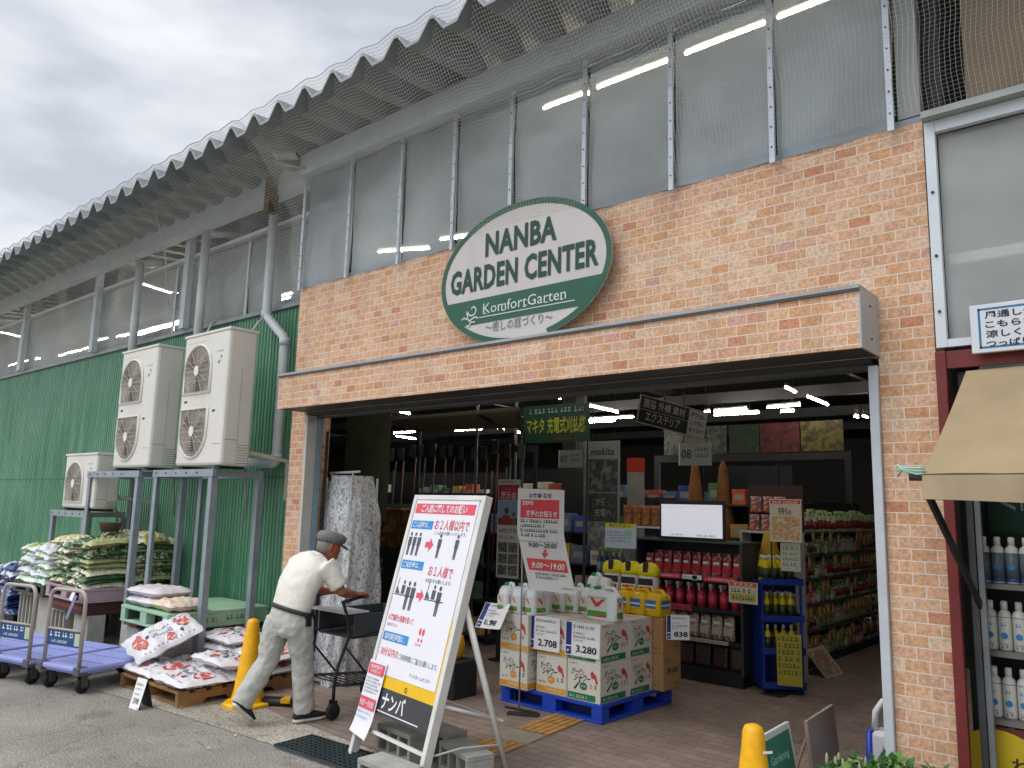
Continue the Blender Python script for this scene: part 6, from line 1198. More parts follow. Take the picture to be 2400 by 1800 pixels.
def f(m_, M): m_.rect(.01, .36, .3, .395, pm('#c0402c', .5, .1), M, .001); m_.dashes(.03, .28, .365, .022, CARD, M, .002, 95); m_.rect(.02, .02, .29, .24, pic_mat('food print', ['#c9a77a', '#d8c6a2', '#b98a50', '#c9b48c', '#a8623a'], 14), M, .001); m_.text('特価', .15, .265, .05, pm('#5a5a44', .5, .1), M, .002, .13, .01, 'C')
poster('poster', 'cream poster with a red heading above the blue rack', 'poster', frame(V((-3.16, 7.5, 1.42)), (1, 0, 0), (0, .02, 1)), .31, .405, pm('#cdc6b2', .5, .05), f)
def f(m_, M): [m_.dashes(.02, .17, .2-.05*k, .03, pm('#5a7050', .5, .1), M, .001, 100+k) for k in range(4)]
poster('poster', 'pale green and white poster below the cream poster', 'poster', frame(V((-3.07, 7.52, 1.15)), (1, 0, 0), (0, .02, 1)), .19, .262, pm('#b9bcaa', .5, .05), f)
m_ = MB(); m_.box(-.003, .003, 0, .004, 0, .62, DARK); m_.tube([(-.1, 0, 0), (-.1, 0, 1.8)], .008, DARK, 6); m_.tube([(-.1, 0, 1.78), (.3, 0, 1.78)], .006, DARK, 6); m_.box(-.2, .0, -.1, .1, 0, .01, DARK); single(m_, 'poster_stand', 'thin dark stand holding the cream and pale posters', 'stand', (-3.06, 7.53, .009))
m_ = MB(); m_.lathe([(.13, 0), (.15, .05), (.05, .42), (.04, .44)], pm('#a8891a', .5, .15), 12); single(m_, 'yellow_bag', 'mustard yellow packed sheet behind the tall yellow bottles', 'package', (-3.36, 7.95, 1.06))
m_ = MB(); m_.box(-.12, .12, -.12, .12, 0, 1.049, SHB); single(m_, 'black_stand', 'black stand under the mustard yellow package', 'stand', (-3.36, 7.99, .009))
# ---------------------------------------------------------------- long shelf running into the hall
t = thing('display_shelf', 'long dark shelf of mixed garden goods running into the hall', 'shelf', (-3.65, 10.4, .009))
m_ = MB(); m_.box(-3.86, -3.84, 8.6, 12.4, .1, 1.85, SHB); m_.build('back_panel', t); m_ = MB(); m_.box(-3.86, -3.38, 8.6, 12.4, 0, .1, SHB); m_.build('plinth', t)
GL_ = [.101, .40, .68, .96, 1.22, 1.48]
for z in GL_: m_ = MB(); m_.box(-3.839, -3.37, 8.6, 12.4, z-.02 if z > .2 else z, z if z > .2 else z+.001, pm('#4a4d4f', .5, .1)); m_.build('shelf', t)
gd = [packet('garden_packet', 'green garden product on the long shelf in the hall', .13, .22, pic_mat('green packet', ['#3f8a44', '#d8e2c8', '#4cae50', '#b89a4a'], 15), 'green products on the long shelf', pm('#c9c6b4', .5, .1), .05),
      packet('garden_packet', 'red garden product on the long shelf in the hall', .13, .22, pic_mat('red pack', ['#a83038', '#e9d4ca', '#d0403c', '#6a2a30'], 15), 'red products on the long shelf', None, .05),
      bottle('garden_bottle', 'white bottle with a pale green top on the long shelf', 'bottle', pm('#b8bda8', .4, .1), pm('#9fc07a', .4, .1), pm('#8a3a3a', .4, .3, 30), .045, .22, 'bottles on the long shelf', True),
      packet('garden_box', 'tan product on the long shelf in the hall', .14, .2, pic_mat('tan pack', ['#c8a96a', '#e9d4ac', '#9d7a44', '#d8c8aa'], 12), 'tan products on the long shelf', pm('#3f5a3a', .5, .1), .05)]
used = {}
rnd = random.Random(11)
for li, z in enumerate(GL_):
    y = 8.7; kd = rnd.choice(gd)
    while y < 12.3:
        if rnd.random() < .3: kd = gd[(li*2+rnd.randint(0, 3)) % 4] if li != 5 else gd[2]
        o = kd if kd not in used else kd.copy()
        if kd in used: COL.objects.link(o)
        used[kd] = 1; o.scale = (rnd.uniform(.95, 1.2), rnd.uniform(.9, 1.2), rnd.uniform(.85, 1.2)); o.location = (-3.45, y, z+.002); o.rotation_euler = (0, 0, math.pi/2+rnd.uniform(-.2, .2)); y += .15
hg = packet('hanging_packet', 'narrow packet hanging on the front of the long shelf', .09, .16, pic_mat('hang pack', ['#c9c2b0', '#4c8a44', '#b8443c', '#d8c86a', '#8a5a9a'], 18), 'narrow packets hanging on the long shelf', None, .012)
nn = 0
for z in (.20, .50, .78, 1.04, 1.32):
    y = 8.75
    while y < 12.2:
        if rnd.random() < .55:
            o = hg if nn == 0 else hg.copy()
            if nn: COL.objects.link(o)
            nn += 1; o.location = (-3.352, y, z+rnd.uniform(-.02, .02)); o.rotation_euler = (0, 0, math.pi/2+rnd.uniform(-.15, .15))
        y += .14
for kd in gd:
    if kd not in used: kd.location = (-3.45, 12.35, .72); kd.rotation_euler = (0, 0, math.pi/2)
def f(m_, M): m_.rect(.02, .02, .36, .3, pic_mat('flyer', ['#c9a27a', '#5a8a7a', '#b86a44', '#d0c4a8'], 12), M, .001)
poster('poster', 'cardboard sheet fallen against the foot of the long shelf', 'poster', frame(V((-3.07, 8.62, .012)), (.1, .95, 0), (-.65, .05, .75)), .42, .34, pm('#b9a88c', .6, .1), f, V((-3.1, 8.8, .01)))
# ================================================================== HANGING SIGNS, BANNERS, LAMPS
t = thing('hanging_sign', 'black and white direction sign hanging tilted from the ceiling', 'sign', (-3.4, 6.2, 2.2))
a, b_, c_ = gy(1491.7, 922, 5.95), gy(1651, 966, 6.55), gy(1491.7, 989, 5.95)
M = frame(c_, b_-a, a-c_); w_, h_ = (b_-a).length, (a-c_).length; BS = pm('#0f1011', .5, .1); LG = pm('#8d908c', .5, .05)
m_ = MB(); m_.box(0, w_, 0, h_, -.012, 0, BS, M); m_.build('board', t)
m_ = MB(); m_.rect(w_*.72, .01, w_-.01, h_-.012, LG, M, .001)
m_.text('園芸 外構 資材', w_*.36, h_*.62, h_*.24, LG, M, .002, w_*.6, .01, 'C'); m_.text('エクステリア', w_*.36, h_*.16, h_*.27, LG, M, .002, w_*.5, .01, 'C')
for k, tx in enumerate(('屋外は、', 'この先に', 'あります!')): m_.text(tx, w_*.855, h_*(.7-.27*k), h_*.15, BS, M, .002, w_*.22, .015, 'C')
m_.rect(0, h_*.5, w_*.72, h_*.515, LG, M, .0015); m_.rect(0, h_-.008, w_, h_, LG, M, .0015); m_.rect(0, 0, w_, .008, LG, M, .0015); m_.rect(0, 0, .008, h_, LG, M, .0015); m_.build('lettering', t)
m_ = MB(); p = M @ V((w_*.35, h_, -.006)); q = M @ V((w_*.35, 0, -.006)); m_.tube([p, p+V((-.06, 0, 1.0)), p+V((-.07, 0, 2.2))], .008, pm('#7a4a3c', .7, .1), 6); m_.build('hanging_rope', t)
def hang(label, M, w, h, mat, fn, top, name='hanging_sign'):
    t = thing(name, label, 'sign', tuple(M @ V((w/2, 0, 0)))); m_ = MB(); m_.box(0, w, 0, h, -.02, 0, mat, M); m_.build('board', t); m_ = MB(); fn(m_, M); m_.build('lettering', t)
    m_ = MB()
    for u in (w*.15, w*.85): p = M @ V((u, h, -.01)); m_.tube([p, V((p.x, p.y, top))], .004, DARK, 5)
    m_.build('hanging_wire', t)
gyc = pm('#7d827f', .5, .06)
for num, p, Yd, lb in (('07', (1309, 1096), 8., 'grey hanging aisle sign 07 below the green banner'), ('08', (1591, 1091), 7., 'grey hanging aisle sign 08 below the tilted direction sign')):
    c = gy(*p, Yd)
    def f(m_, M, num=num): m_.text(num, .03, .07, .085, INK, M, .002, .1, .01); m_.dashes(.17, .3, .14, .03, INK, M, .002, 110); m_.dashes(.17, .3, .08, .03, INK, M, .002, 111); m_.rect(0, 0, .012, .22, pm('#c9cccb', .4, .05), M, .002)
    hang(lb, frame(c, (1, .12, 0), (0, 0, 1)), .33, .22, gyc, f, 3.74)
GBN = pm('#163a28', .6, .15)
def f(m_, M): m_.text('マキタ', .06, .13, .15, pm('#a9b02c', .5, .1), M, .002, .27, .012); m_.text('充電式刈払機', .38, .13, .15, pm('#a9b02c', .5, .1), M, .002, .56, .012); m_.dashes(.1, .9, .36, .06, pm('#8a9a94', .5, .1), M, .002, 120); m_.dashes(.5, .8, .03, .05, pm('#7a2a2a', .5, .1), M, .002, 121)
hang('dark green banner with yellow lettering hanging in the entrance', frame(gy(1225, 1040, 7.5), (1, .02, 0), (0, 0, 1)), .98, .46, GBN, f, 3.74, 'hanging_banner')
def f(m_, M):
    m_.text('makita', .04, 1.15, .09, INK, M, .002, .33, .012, 'L', .2); m_.rect(.01, .7, .42, 1.1, pic_mat('tool print', ['#3c4440', '#22282a', '#59625c', '#6d7570'], 9), M, .0015); m_.rect(.01, .35, .42, .69, pic_mat('field print', ['#2c3a2c', '#3c4a3a', '#1c241f', '#4c584a'], 14), M, .0015); m_.text('から', .12, .55, .07, LG, M, .003, .12, .005); m_.text('充電へ', .1, .42, .07, LG, M, .003, .24, .005); m_.rect(.01, .01, .42, .34, pic_mat('machine print', ['#7a807c', '#4c5452', '#8c928e', '#3a403e'], 8), M, .0015)
hang('tall grey banner with a black tool picture right of the green banner', frame(gy(1376, 1290, 8.0), (1, .05, 0), (0, 0, 1)), .44, 1.32, pm('#7c827e', .55, .06), f, 3.74, 'hanging_banner')
def f(m_, M):
    m_.rect(.01, .86, .3, 1.03, pm('#8f1f26', .5, .1), M, .001); m_.text('展示会', .155, .875, .07, pm('#c8b0a8', .5, .05), M, .002, .23, .01, 'C'); m_.dashes(.06, .25, .97, .03, pm('#b96a60', .5, .1), M, .002, 130); m_.dashes(.02, .25, 1.05, .025, INK, M, .001, 131)
    m_.rect(.01, .58, .3, .85, pm('#6d87a4', .5, .1), M, .001); m_.rect(.01, .58, .3, .66, pm('#5a2f2a', .5, .2), M, .0015); m_.disc(.13, .74, .032, .04, pm('#4a3228', .6, .1), M, .002, 16); m_.poly([(.06, .58), (.2, .58), (.18, .69), (.08, .69)], pm('#7a2f2a', .6, .1), M, .002); m_.disc(.235, .70, .022, .028, pm('#5a4030', .6, .1), M, .002, 14); m_.poly([(.2, .58), (.28, .58), (.26, .66), (.22, .66)], pm('#5a5434', .6, .1), M, .002)
    m_.text('6月27日', .155, .5, .04, INK, M, .001, .25, .012, 'C'); m_.dashes(.03, .28, .43, .03, INK, M, .001, 132)
    for i in range(2):
        for j in range(3): m_.rect(.02+.145*i, .03+.125*j, .15+.145*i, .14+.125*j, pic_mat('bw print', ['#2c2c2c', '#6d6d6a', '#1a1a1a', '#88887f'], 20), M, .001)
poster('poster', 'tall narrow event poster left of the curling notice', 'poster', frame(V((-6.06, 6.8, .9)), (1, .05, 0), (0, 0, 1)), .315, 1.09, pm('#a8a6a2', .5, .05), f)
m_ = MB(); m_.box(-.16, .16, 0, .03, 0, .9, SHB); m_.box(-.18, .18, -.1, .14, 0, .02, SHB); single(m_, 'poster_stand', 'black stand holding up the tall narrow event poster', 'stand', (-5.9, 6.83, .009))
for x, y in ((1205, 7.6), (1370, 7.9), (1112, 7.2)):
    p = gy(x, 1200, y); m_ = MB(); m_.tube([(0, 0, 0), (0, 0, 3.74)], .018, pm('#55585a', .4, .1), 8); single(m_, 'support_pole', {1205: 'thin grey pole left of the hanging green banner', 1370: 'thin grey pole beside the tall grey banner', 1112: 'thin grey pole left of the event poster'}[x], 'pole', (p.x, y, .009), 'thin poles in the hall')
TUBE = emit('#fff4ea', 200); TUBE2 = emit('#fff0dc', 40); LB = pm('#b9b9b4', .5, .05)
def lamp(p, q, top, glow=TUBE):
    p, q = V(p), V(q); t = thing('tube_lamp', 'lit tube lamp hanging under the dark hall ceiling', 'lamp', tuple((p+q)/2), 0, 'tube lamps in the hall'); m_ = MB(); m_.tube([p, q], .012, glow, 8); m_.build('tube', t)
    d = (q-p).normalized(); M = frame((p+q)/2+V((0, 0, .026)), d, (0, 0, 1)); L = (q-p).length/2; m_ = MB(); m_.box(-L, L, .0, .03, -.012, .012, LB, M); m_.build('housing', t)
    m_ = MB(); 
    for s in (-.6, .6): c = (p+q)/2+d*(L*s)+V((0, 0, .06)); m_.tube([c, V((c.x, c.y, top))], .004, DARK, 4)
    m_.build('hanging_wire', t)
for a, b, c, d in ((1283, 925, 1313, 934), (1321, 937, 1448, 966), (1374, 984, 1484, 977), (1374, 990, 1441, 986), (1651, 965, 1664, 964.5), (1674, 964, 1750, 958), (1674, 973, 1779, 967), (1799, 955, 1875, 949), (1830, 965, 1861, 963), (1841, 908, 1864, 919), (1893, 930, 1940, 949), (2003, 976, 2011, 978), (2022, 975, 2034, 978),
                   (914, 961, 961, 970), (868, 1018, 898, 1017), (923, 1015, 972, 1012), (929, 1022, 974, 1029), (1067, 1009, 1129, 1006), (1161, 1003, 1181, 1007), (1208, 1012, 1224, 1015)):
    lamp(gz(a, b, 3.5), gz(c, d, 3.5), 3.76)
for x0, y0, x1, y1 in ((-2.4, 6.6, -2.4, 7.9), (-2.4, 8.1, -2.4, 9.0), (-4.4, 7.0, -4.4, 8.3), (-7.8, 7.2, -7.8, 8.5), (-5.9, 6.4, -5.9, 7.7)): lamp((x0, y0, 3.5), (x1, y1, 3.5), 3.76, emit('#fff4ea', 70))  # unseen lamps added above the entrance to brighten the shelf goods
for a, b, c, d in ((260, 802, 330, 785), (340, 784, 450, 757), (340, 790, 450, 763), (640, 706, 702, 690), (640, 716, 702, 700), (60, 862, 130, 842), (180, 836, 240, 820)): lamp(gz(a, b, 4.6), gz(c, d, 4.6), 4.74, TUBE2)
for a, b, c, d in ((334, 666, 459, 702), (0, 778, 137, 807)): p = gy(a, b, 5.15); lamp(p, gz(c, d, p.z), p.z+.14, TUBE2)
for x0, x1 in ((-4.02, -3.57), (-3.46, -2.80), (-2.66, -2.04), (-1.95, -1.4)): lamp((x0, 5.0, 5.1), (x1, 5.0, 5.1), 5.2, emit('#fff2d8', 55))
lamp((-5.98, 4.85, 4.16), (-5.35, 4.95, 4.10), 4.74, emit('#fff2d8', 30)); lamp((-5.15, 4.9, 4.13), (-4.75, 4.95, 4.10), 4.74, emit('#fff2d8', 30))
# flower banner, ladder, inner awning, drape, back shelves
def f(m_, M): pass
for x0, x1, cols, lb, nm in ((-6.9, -5.75, ['#1a2216', '#5a5e54', '#262e20', '#464e3c'], 'white flower picture banner far back in the hall', 'white flower banner'), (-5.7, -5.2, ['#10200f', '#1c3419', '#0e1c10', '#22401e'], 'green leaf picture banner far back in the hall', 'leaf banner'), (-5.18, -4.55, ['#421815', '#5a221b', '#281210', '#622a20'], 'red flower picture banner far back in the hall', 'red flower banner'), (-4.53, -3.9, ['#40380f', '#665a16', '#262610', '#574e1c'], 'yellow flower picture banner far back in the hall', 'yellow flower banner')):
    t = poster('picture_banner', lb, 'banner', frame(V((x0, 12, 2.62)), (1, 0, 0), (0, 0, 1)), x1-x0, .46, pic_mat(nm, cols, 7), None, None, 'flower picture banners')
m_ = MB(); m_.box(-3.3, 0, 0, .04, 0, .12, DARK); m_.box(-.1, 0, 0, .04, -2.5, 0, DARK); m_.box(-3.3, -3.2, 0, .04, -2.5, 0, DARK); single(m_, 'banner_frame', 'dark frame carrying the row of flower picture banners', 'frame', (-3.8, 12.01, 2.495))
t = thing('ladder', 'grey ladder standing far back at the right of the hall', 'ladder', (-3.3, 12.6, .009)); 
for x in (-3.42, -3.14): m_ = MB(); m_.tube([(x, 12.45, .01), (x, 12.75, 2.5)], .018, pm('#8d8f90', .4, .1), 6); m_.build('rail', t)
for k in range(9): m_ = MB(); m_.tube([(-3.42, 12.48+.032*k, .25+.27*k), (-3.14, 12.48+.032*k, .25+.27*k)], .013, pm('#8d8f90', .4, .1), 6); m_.build('rung', t)
OLV = pm('#6d6854', .8, .15, 4)
t = thing('inner_awning', 'pale olive awning stretched on poles inside the left of the entrance', 'awning', (-7, 6.5, 2.8))
P = [gy(862, 985, 6.0), gy(1215, 955, 6.0), gy(1222, 1003, 7.4), gy(985, 1012, 7.4)]
m_ = MB(); m_.add([p for p in P]+[p+V((0, 0, .01)) for p in P], [(0, 1, 2, 3), (7, 6, 5, 4), (0, 4, 5, 1), (1, 5, 6, 2), (2, 6, 7, 3), (3, 7, 4, 0)], OLV); m_.build('canvas', t)
m_ = MB(); m_.tube([P[0]-V((0, 0, .02)), P[1]-V((0, 0, .02))], .02, pm('#55584f', .5, .1), 8); m_.tube([P[1]-V((0, 0, .02)), P[2]-V((0, 0, .02))], .02, pm('#3a3c38', .5, .1), 8); m_.tube([gy(1110, 965, 6.0), gy(1180, 1010, 7.3)], .018, DARK, 8); m_.build('frame', t)
for p in (P[2], P[3]): m_ = MB(); m_.tube([p, V((p.x, p.y, .01))], .018, DARK, 8); m_.build('post', t)
film_panel(-7.55, -6.75, 5.75, 1.5, 2.95, pm('#4a4a3e', .8, .25, 5), 0, 14, 10, 77, None, 'dark_drape'); o = bpy.data.objects['dark_drape']; tag(o, 'dark olive drape hanging behind the plastic wrapped rack', 'drape')
def bshelf(label, x0, x1, y0, y1, h, seed, group, base):
    t = thing('back_shelf', label, 'shelf', ((x0+x1)/2, (y0+y1)/2, .009)); m_ = MB(); m_.box(x0, x1, y1-.02, y1, .01, h, SHB); m_.build('back_panel', t); rnd = random.Random(seed); zs = [.1+.42*k for k in range(int((h-.2)/.42)+1)]
    for z in zs: m_ = MB(); m_.box(x0, x1, y0, y1-.021, z-.02, z, pm('#3a3c3e', .5, .1)); m_.build('shelf', t)
    for x in (x0, x1-.03): m_ = MB(); m_.box(x, x+.03, y0, y1-.021, .01, .079, SHB); m_.box(x+.001, x+.029, y0-.031, y0-.001, .01, h, SHB); m_.build('upright', t)
    cols = [pm(c, .6, .2, 9, 0, 0, None, .25) for c in ('#6c88a8', '#c05a3c', '#d4cebc', '#6a9a6a', '#d0aa5c', '#4c63c0')]
    bx = []
    for c in cols: m_ = MB(); m_.box(-.11, .11, -.1, .1, 0, .24, c, None, .006); m_.box(-.08, .08, -.1015, -.1005, .08, .16, pm('#a8a69c', .6, .1)); bx.append(m_.build('boxed_product'))
    used = set()
    for z in zs:
        x = x0+.16
        while x < x1-.14:
            k = rnd.randrange(6); o = bx[k] if k not in used else bx[k].copy()
            if k in used: COL.objects.link(o)
            used.add(k); o.location = (x, y0+.14, z+.001); o.scale = (rnd.uniform(.8, 1.1), 1, rnd.uniform(.7, 1.3)); tag(o, base, 'boxed product', group); x += rnd.uniform(.24, .34)
    for k in range(6):
        if k not in used: bpy.data.objects.remove(bx[k])
bshelf('dark shelf of boxed products behind the leaning notice board', -9.3, -6.7, 7.4, 7.9, 1.85, 4, 'boxed products behind the notice board', 'boxed product on the dark shelf behind the notice board')
bshelf('dark shelf of boxed products far back on the left of the hall', -13.5, -9.5, 10.5, 11.0, 2.3, 5, 'boxed products far back on the left', 'boxed product on the far left back shelf')
bshelf('dark shelf of boxed products far back behind the end shelf', -7.6, -4.9, 10.5, 11.0, 2.0, 6, 'boxed products behind the end shelf', 'boxed product on the shelf behind the white screen')
poster('poster', 'orange and brown picture poster on the shelf behind the notice board', 'poster', frame(gy(882, 1278, 7.0), (1, 0, 0), (0, 0, 1)), .85, .48, pic_mat('orange picture', ['#3a1a14', '#8a3a24', '#5a2a1c', '#b0703c', '#2c2420'], 6), lambda m_, M: m_.rect(-.1, .5, .95, .56, pm('#7d8285', .5, .1), M, .001))
m_ = MB(); m_.box(-.42, .42, 0, .03, 0, 1.1, SHB); single(m_, 'poster_stand', 'dark board holding up the orange and brown picture poster', 'stand', (gy(882, 1278, 7.0).x+.42, 7.01, .009))
poster('poster', 'blue picture panel low on the shelf behind the man', 'poster', frame(gy(842, 1360, 6.6), (1, 0, 0), (0, 0, 1)), .42, .34, pic_mat('blue picture', ['#1c3a6a', '#8a9ab0', '#2c4f8a', '#16264a'], 8), None)
m_ = MB(); m_.box(-.2, .2, 0, .03, 0, .9, SHB); single(m_, 'poster_stand', 'dark board holding up the blue picture panel', 'stand', (gy(842, 1360, 6.6).x+.21, 6.61, .009))
bshelf('tall dark shelf of boxed products standing behind the white screen', -5.0, -3.95, 9.7, 10.15, 2.3, 17, 'boxed products just behind the white screen', 'boxed product on the tall shelf just behind the white screen')
bshelf('dark shelf of boxed products between the grey banner and the event poster', -8.4, -6.95, 9.6, 10.05, 2.3, 18, 'boxed products between banner and poster', 'boxed product on the shelf between the grey banner and event poster')
bshelf('dark shelf of boxed products across the right end of the hall', -3.1, -1.05, 12.9, 13.35, 2.2, 16, 'boxed products across the right end of the hall', 'boxed product on the shelf across the right end of the hall')
bshelf('dark shelf of boxed products deeper in beside the curling notice', -6.9, -5.2, 8.9, 9.35, 1.85, 14, 'boxed products beside the curling notice', 'boxed product on the shelf seen beside the curling notice')
bshelf('tall dark shelf of boxed products seen over the leaning notice board', -11.6, -9.6, 8.3, 8.8, 2.2, 15, 'boxed products seen over the notice board', 'boxed product on the tall shelf seen over the notice board')
hh = [pm('#6a5038', .6, .2), pm('#6a2f28', .5, .1), pm('#5a5d60', .4, .1), pm('#4a4a40', .5, .1)]
for k in range(16):
    m_ = MB(); m_.tube([(0, 0, .25), (.0, .06, 1.55)], .012, hh[k % 4], 6); m_.box(-.05, .05, -.012, .012, 1.551, 1.72, pm('#3c3d3f', .5, .2), None, .006); m_.box(-.03, .03, -.015, .015, .1, .249, DARK)
    single(m_, 'garden_tool', 'long handled garden tool hanging on the left of the hall', 'garden tool', (-9.2+.2*k+random.uniform(-.04, .04), 7.37-.0*k, .75+random.uniform(-.05, .05)), 'long handled garden tools in the hall', random.uniform(-.4, .4))
m_ = MB(); m_.box(0, 3.3, 0, .03, 2.34, 2.42, DARK); m_.box(0, .05, 0, .03, 0, 2.339, DARK); m_.box(3.25, 3.3, 0, .03, 0, 2.339, DARK); single(m_, 'tool_rail', 'dark rail frame from which the long handled garden tools hang', 'rail', (-9.3, 7.41, .009))
# tan umbrellas and a red-topped post deeper in
t = thing('folded_umbrella', 'folded tan garden umbrella standing in the middle of the hall', 'umbrella', (-5.05, 9.6, .009)); m_ = MB(); m_.lathe([(.02, 1.05), (.16, 1.1), (.12, 1.7), (.05, 2.25), (.015, 2.35)], pm('#8a5a30', .8, .2, 6), 9); m_.build('canopy', t, True); m_ = MB(); m_.tube([(0, 0, .05), (0, 0, 1.1)], .02, pm('#6a4a30', .6, .1), 8); m_.lathe([(.2, 0), (.2, .05)], DARK, 16); m_.build('pole', t, True)
dup(t, (-4.75, 9.8, .009), .6, 'second folded tan garden umbrella, slightly further back')
t = thing('marker_post', 'pale post with a red top standing in the hall', 'post', (-5.35, 8.6, .009)); m_ = MB(); m_.box(-.09, .09, -.06, .06, 0, 2.14, pm('#8a8f86', .5, .1)); m_.build('post_body', t, True); m_ = MB(); m_.box(-.092, .092, -.062, .062, 2.141, 2.32, pm('#b03020', .5, .1)); m_.build('red_top', t, True)
# ================================================================== BOTTOM RIGHT: BOARDS, SPRAYER, PLANTS
def slant(label, name, p0, p1, h, lean, mat, fn=None):
    p0, p1 = V(p0), V(p1); u = (p1-p0).normalized(); n = V((-u.y, u.x, 0)); w = (p1-p0).length; M = frame(p0, u, n*lean+V((0, 0, 1))); t = thing(name, label, 'sign board', tuple((p0+p1)/2)); m_ = MB(); m_.box(0, w, 0, h, -.02, 0, mat, M, .003); m_.build('board', t)
    if fn: m_ = MB(); fn(m_, M, w, h); m_.build('printing', t)
    M2 = frame((p0+p1)/2+n*.3-u*.02, u, -n*(.3/h-lean)*.9+V((0, 0, 1))); m_ = MB(); m_.box(0, .03, 0, h*.8, -.012, 0, mat, M2); m_.build('prop', t)
def f(m_, M, w, h): m_.rect(.025, h*.08, w-.025, h-.03, pm('#1f6a5a', .45, .08), M, .001); m_.rect(.04, h*.1, w-.04, h*.66, pic_mat('blue plant print', ['#c9cfe0', '#3a4a8a', '#8a9ac0', '#2c3a6a', '#d8dce6'], 14), M, .002); m_.text('Gardening', w*.5, h*.76, .04, pm('#8fc9b8', .5, .05), M, .002, w*.6, .004, 'C')
slant('small white framed sign with a green heading at the bottom edge', 'sign_board', (-1.60, 3.87, .008), (-1.615, 4.27, .008), .62, .17, pm('#b9bdb8', .5, .05), f)
slant('plain brown translucent board leaning at the bottom edge', 'sign_board', (-1.58, 4.32, .008), (-1.61, 4.80, .008), .62, .1, pm('#7d6d62', .35, .12, 3))
p = gy(2055, 1740, 4.95)
t = thing('sprayer_tank', 'white and blue garden sprayer standing behind the right door frame', 'sprayer', (p.x+.06, 4.95, .009))
c = p.x+.06; m_ = MB(); m_.box(c-.07, c+.13, 4.87, 5.03, .01, .50, pm('#c9cdd2', .35, .04), None, .02); m_.build('tank', t); m_ = MB(); m_.loft([((c-.09, 4.9, .02), (.03, 0, 0), (0, .05, 0)), ((c-.075, 4.9, .5), (.022, 0, 0), (0, .04, 0))], pm('#22389a', .4, .08), 12); m_.build('side_tube', t)
m_ = MB(); m_.tube([(c-.06, 4.92, .5), (c-.05, 4.92, .6), (c-.01, 4.92, .66), (c+.06, 4.92, .66), (c+.1, 4.92, .6), (c+.1, 4.92, .5)], .018, pm('#d2d4d4', .4, .04), 8); m_.build('handle', t); m_ = MB(); m_.box(c+.0, c+.09, 4.862, 4.8695, .34, .40, BLACK); m_.build('badge', t)
LEAF = [pm('#4f7d36', .55, .3, 30, 0, 0, None, .2), pm('#2f5a2c', .55, .3, 30, 0, 0, None, .2), pm('#7d9a54', .55, .3, 30, 0, 0, None, .2)]
def plant(label, x, y, zt, seed, spread, mats, flower=False):
    rnd = random.Random(seed); t = thing('potted_plant', label, 'plant', (x, y, .262), 0, 'potted plants at the bottom edge'); ph = .13
    m_ = MB(); m_.lathe([(.055, 0), (.075, ph-.02), (.08, ph-.02), (.08, ph), (.07, ph), (.066, ph-.03)], pm('#3a3230', .6, .1), 16); m_.build('pot', t, True)
    st = MB(); m_ = MB()
    for k in range(34):
        a = rnd.uniform(0, 6.28); r = spread*math.sqrt(rnd.random()); top = V((r*math.cos(a), r*math.sin(a), ph+(zt-ph)*rnd.uniform(.7, 1.0)*(1-.3*(r/spread)**2))); st.tube([(0, 0, ph-.03), (top.x*.45, top.y*.45, ph+(top.z-ph)*.6), top], .0025, LEAF[1], 4)
        for j in range(9):
            s = .35+.65*j/8; c = V((top.x*s, top.y*s, ph+(top.z-ph)*s)); d = V((rnd.uniform(-1, 1), rnd.uniform(-1, 1), rnd.uniform(-.15, .7))).normalized(); side = d.cross(Zu).normalized()*rnd.uniform(.014, .026); l = rnd.uniform(.04, .075); up = V((0, 0, .006))
            m_.add([c, c+d*l*.5+side+up, c+d*l, c+d*l*.5-side+up], [(0, 1, 2, 3)], rnd.choice(mats))
    st.build('stem', t, True); m_.build('foliage', t, True)
    if flower:
        m_ = MB()
        for k in range(7): a = rnd.uniform(0, 6.28); r = spread*rnd.uniform(.3, .9); m_.lathe([(.004, 0), (.009, .01), (.008, .04), (.002, .06)], pm('#9aa07a', .6, .1), 6, Matrix.Translation((r*math.cos(a), r*math.sin(a), zt-.02)))
        m_.build('flower_spike', t, True)
t = thing('plant_stand', 'low dark plant stand under the potted plants', 'plant stand', (-1.17, 4.12, .009))
m_ = MB(); m_.box(-1.45, -.9, 3.98, 4.28, .24, .26, pm('#4a4038', .7, .2)); m_.build('top', t)
for x in (-1.44, -.93):
    for y in (3.99, 4.25): m_ = MB(); m_.box(x, x+.025, y, y+.025, .01, .239, pm('#4a4038', .7, .2)); m_.build('leg', t)
for k, (a, b, yy, fl) in enumerate([(1985, 1772, 4.12, True), (2048, 1755, 4.1, False), (2108, 1760, 4.14, False), (2168, 1775, 4.12, False)]):
    p = gy(a, b, yy); plant(['leafy potted plant with pale spikes next to the brown board', 'light green potted plant in front of the white door frame', 'bushy potted plant at the foot of the door frame', 'dark green potted plant before the brick pillar'][k], p.x, yy, p.z-.04-.26, 30+k, .14, [LEAF[k % 3], LEAF[(k+1) % 3], LEAF[0]], fl)
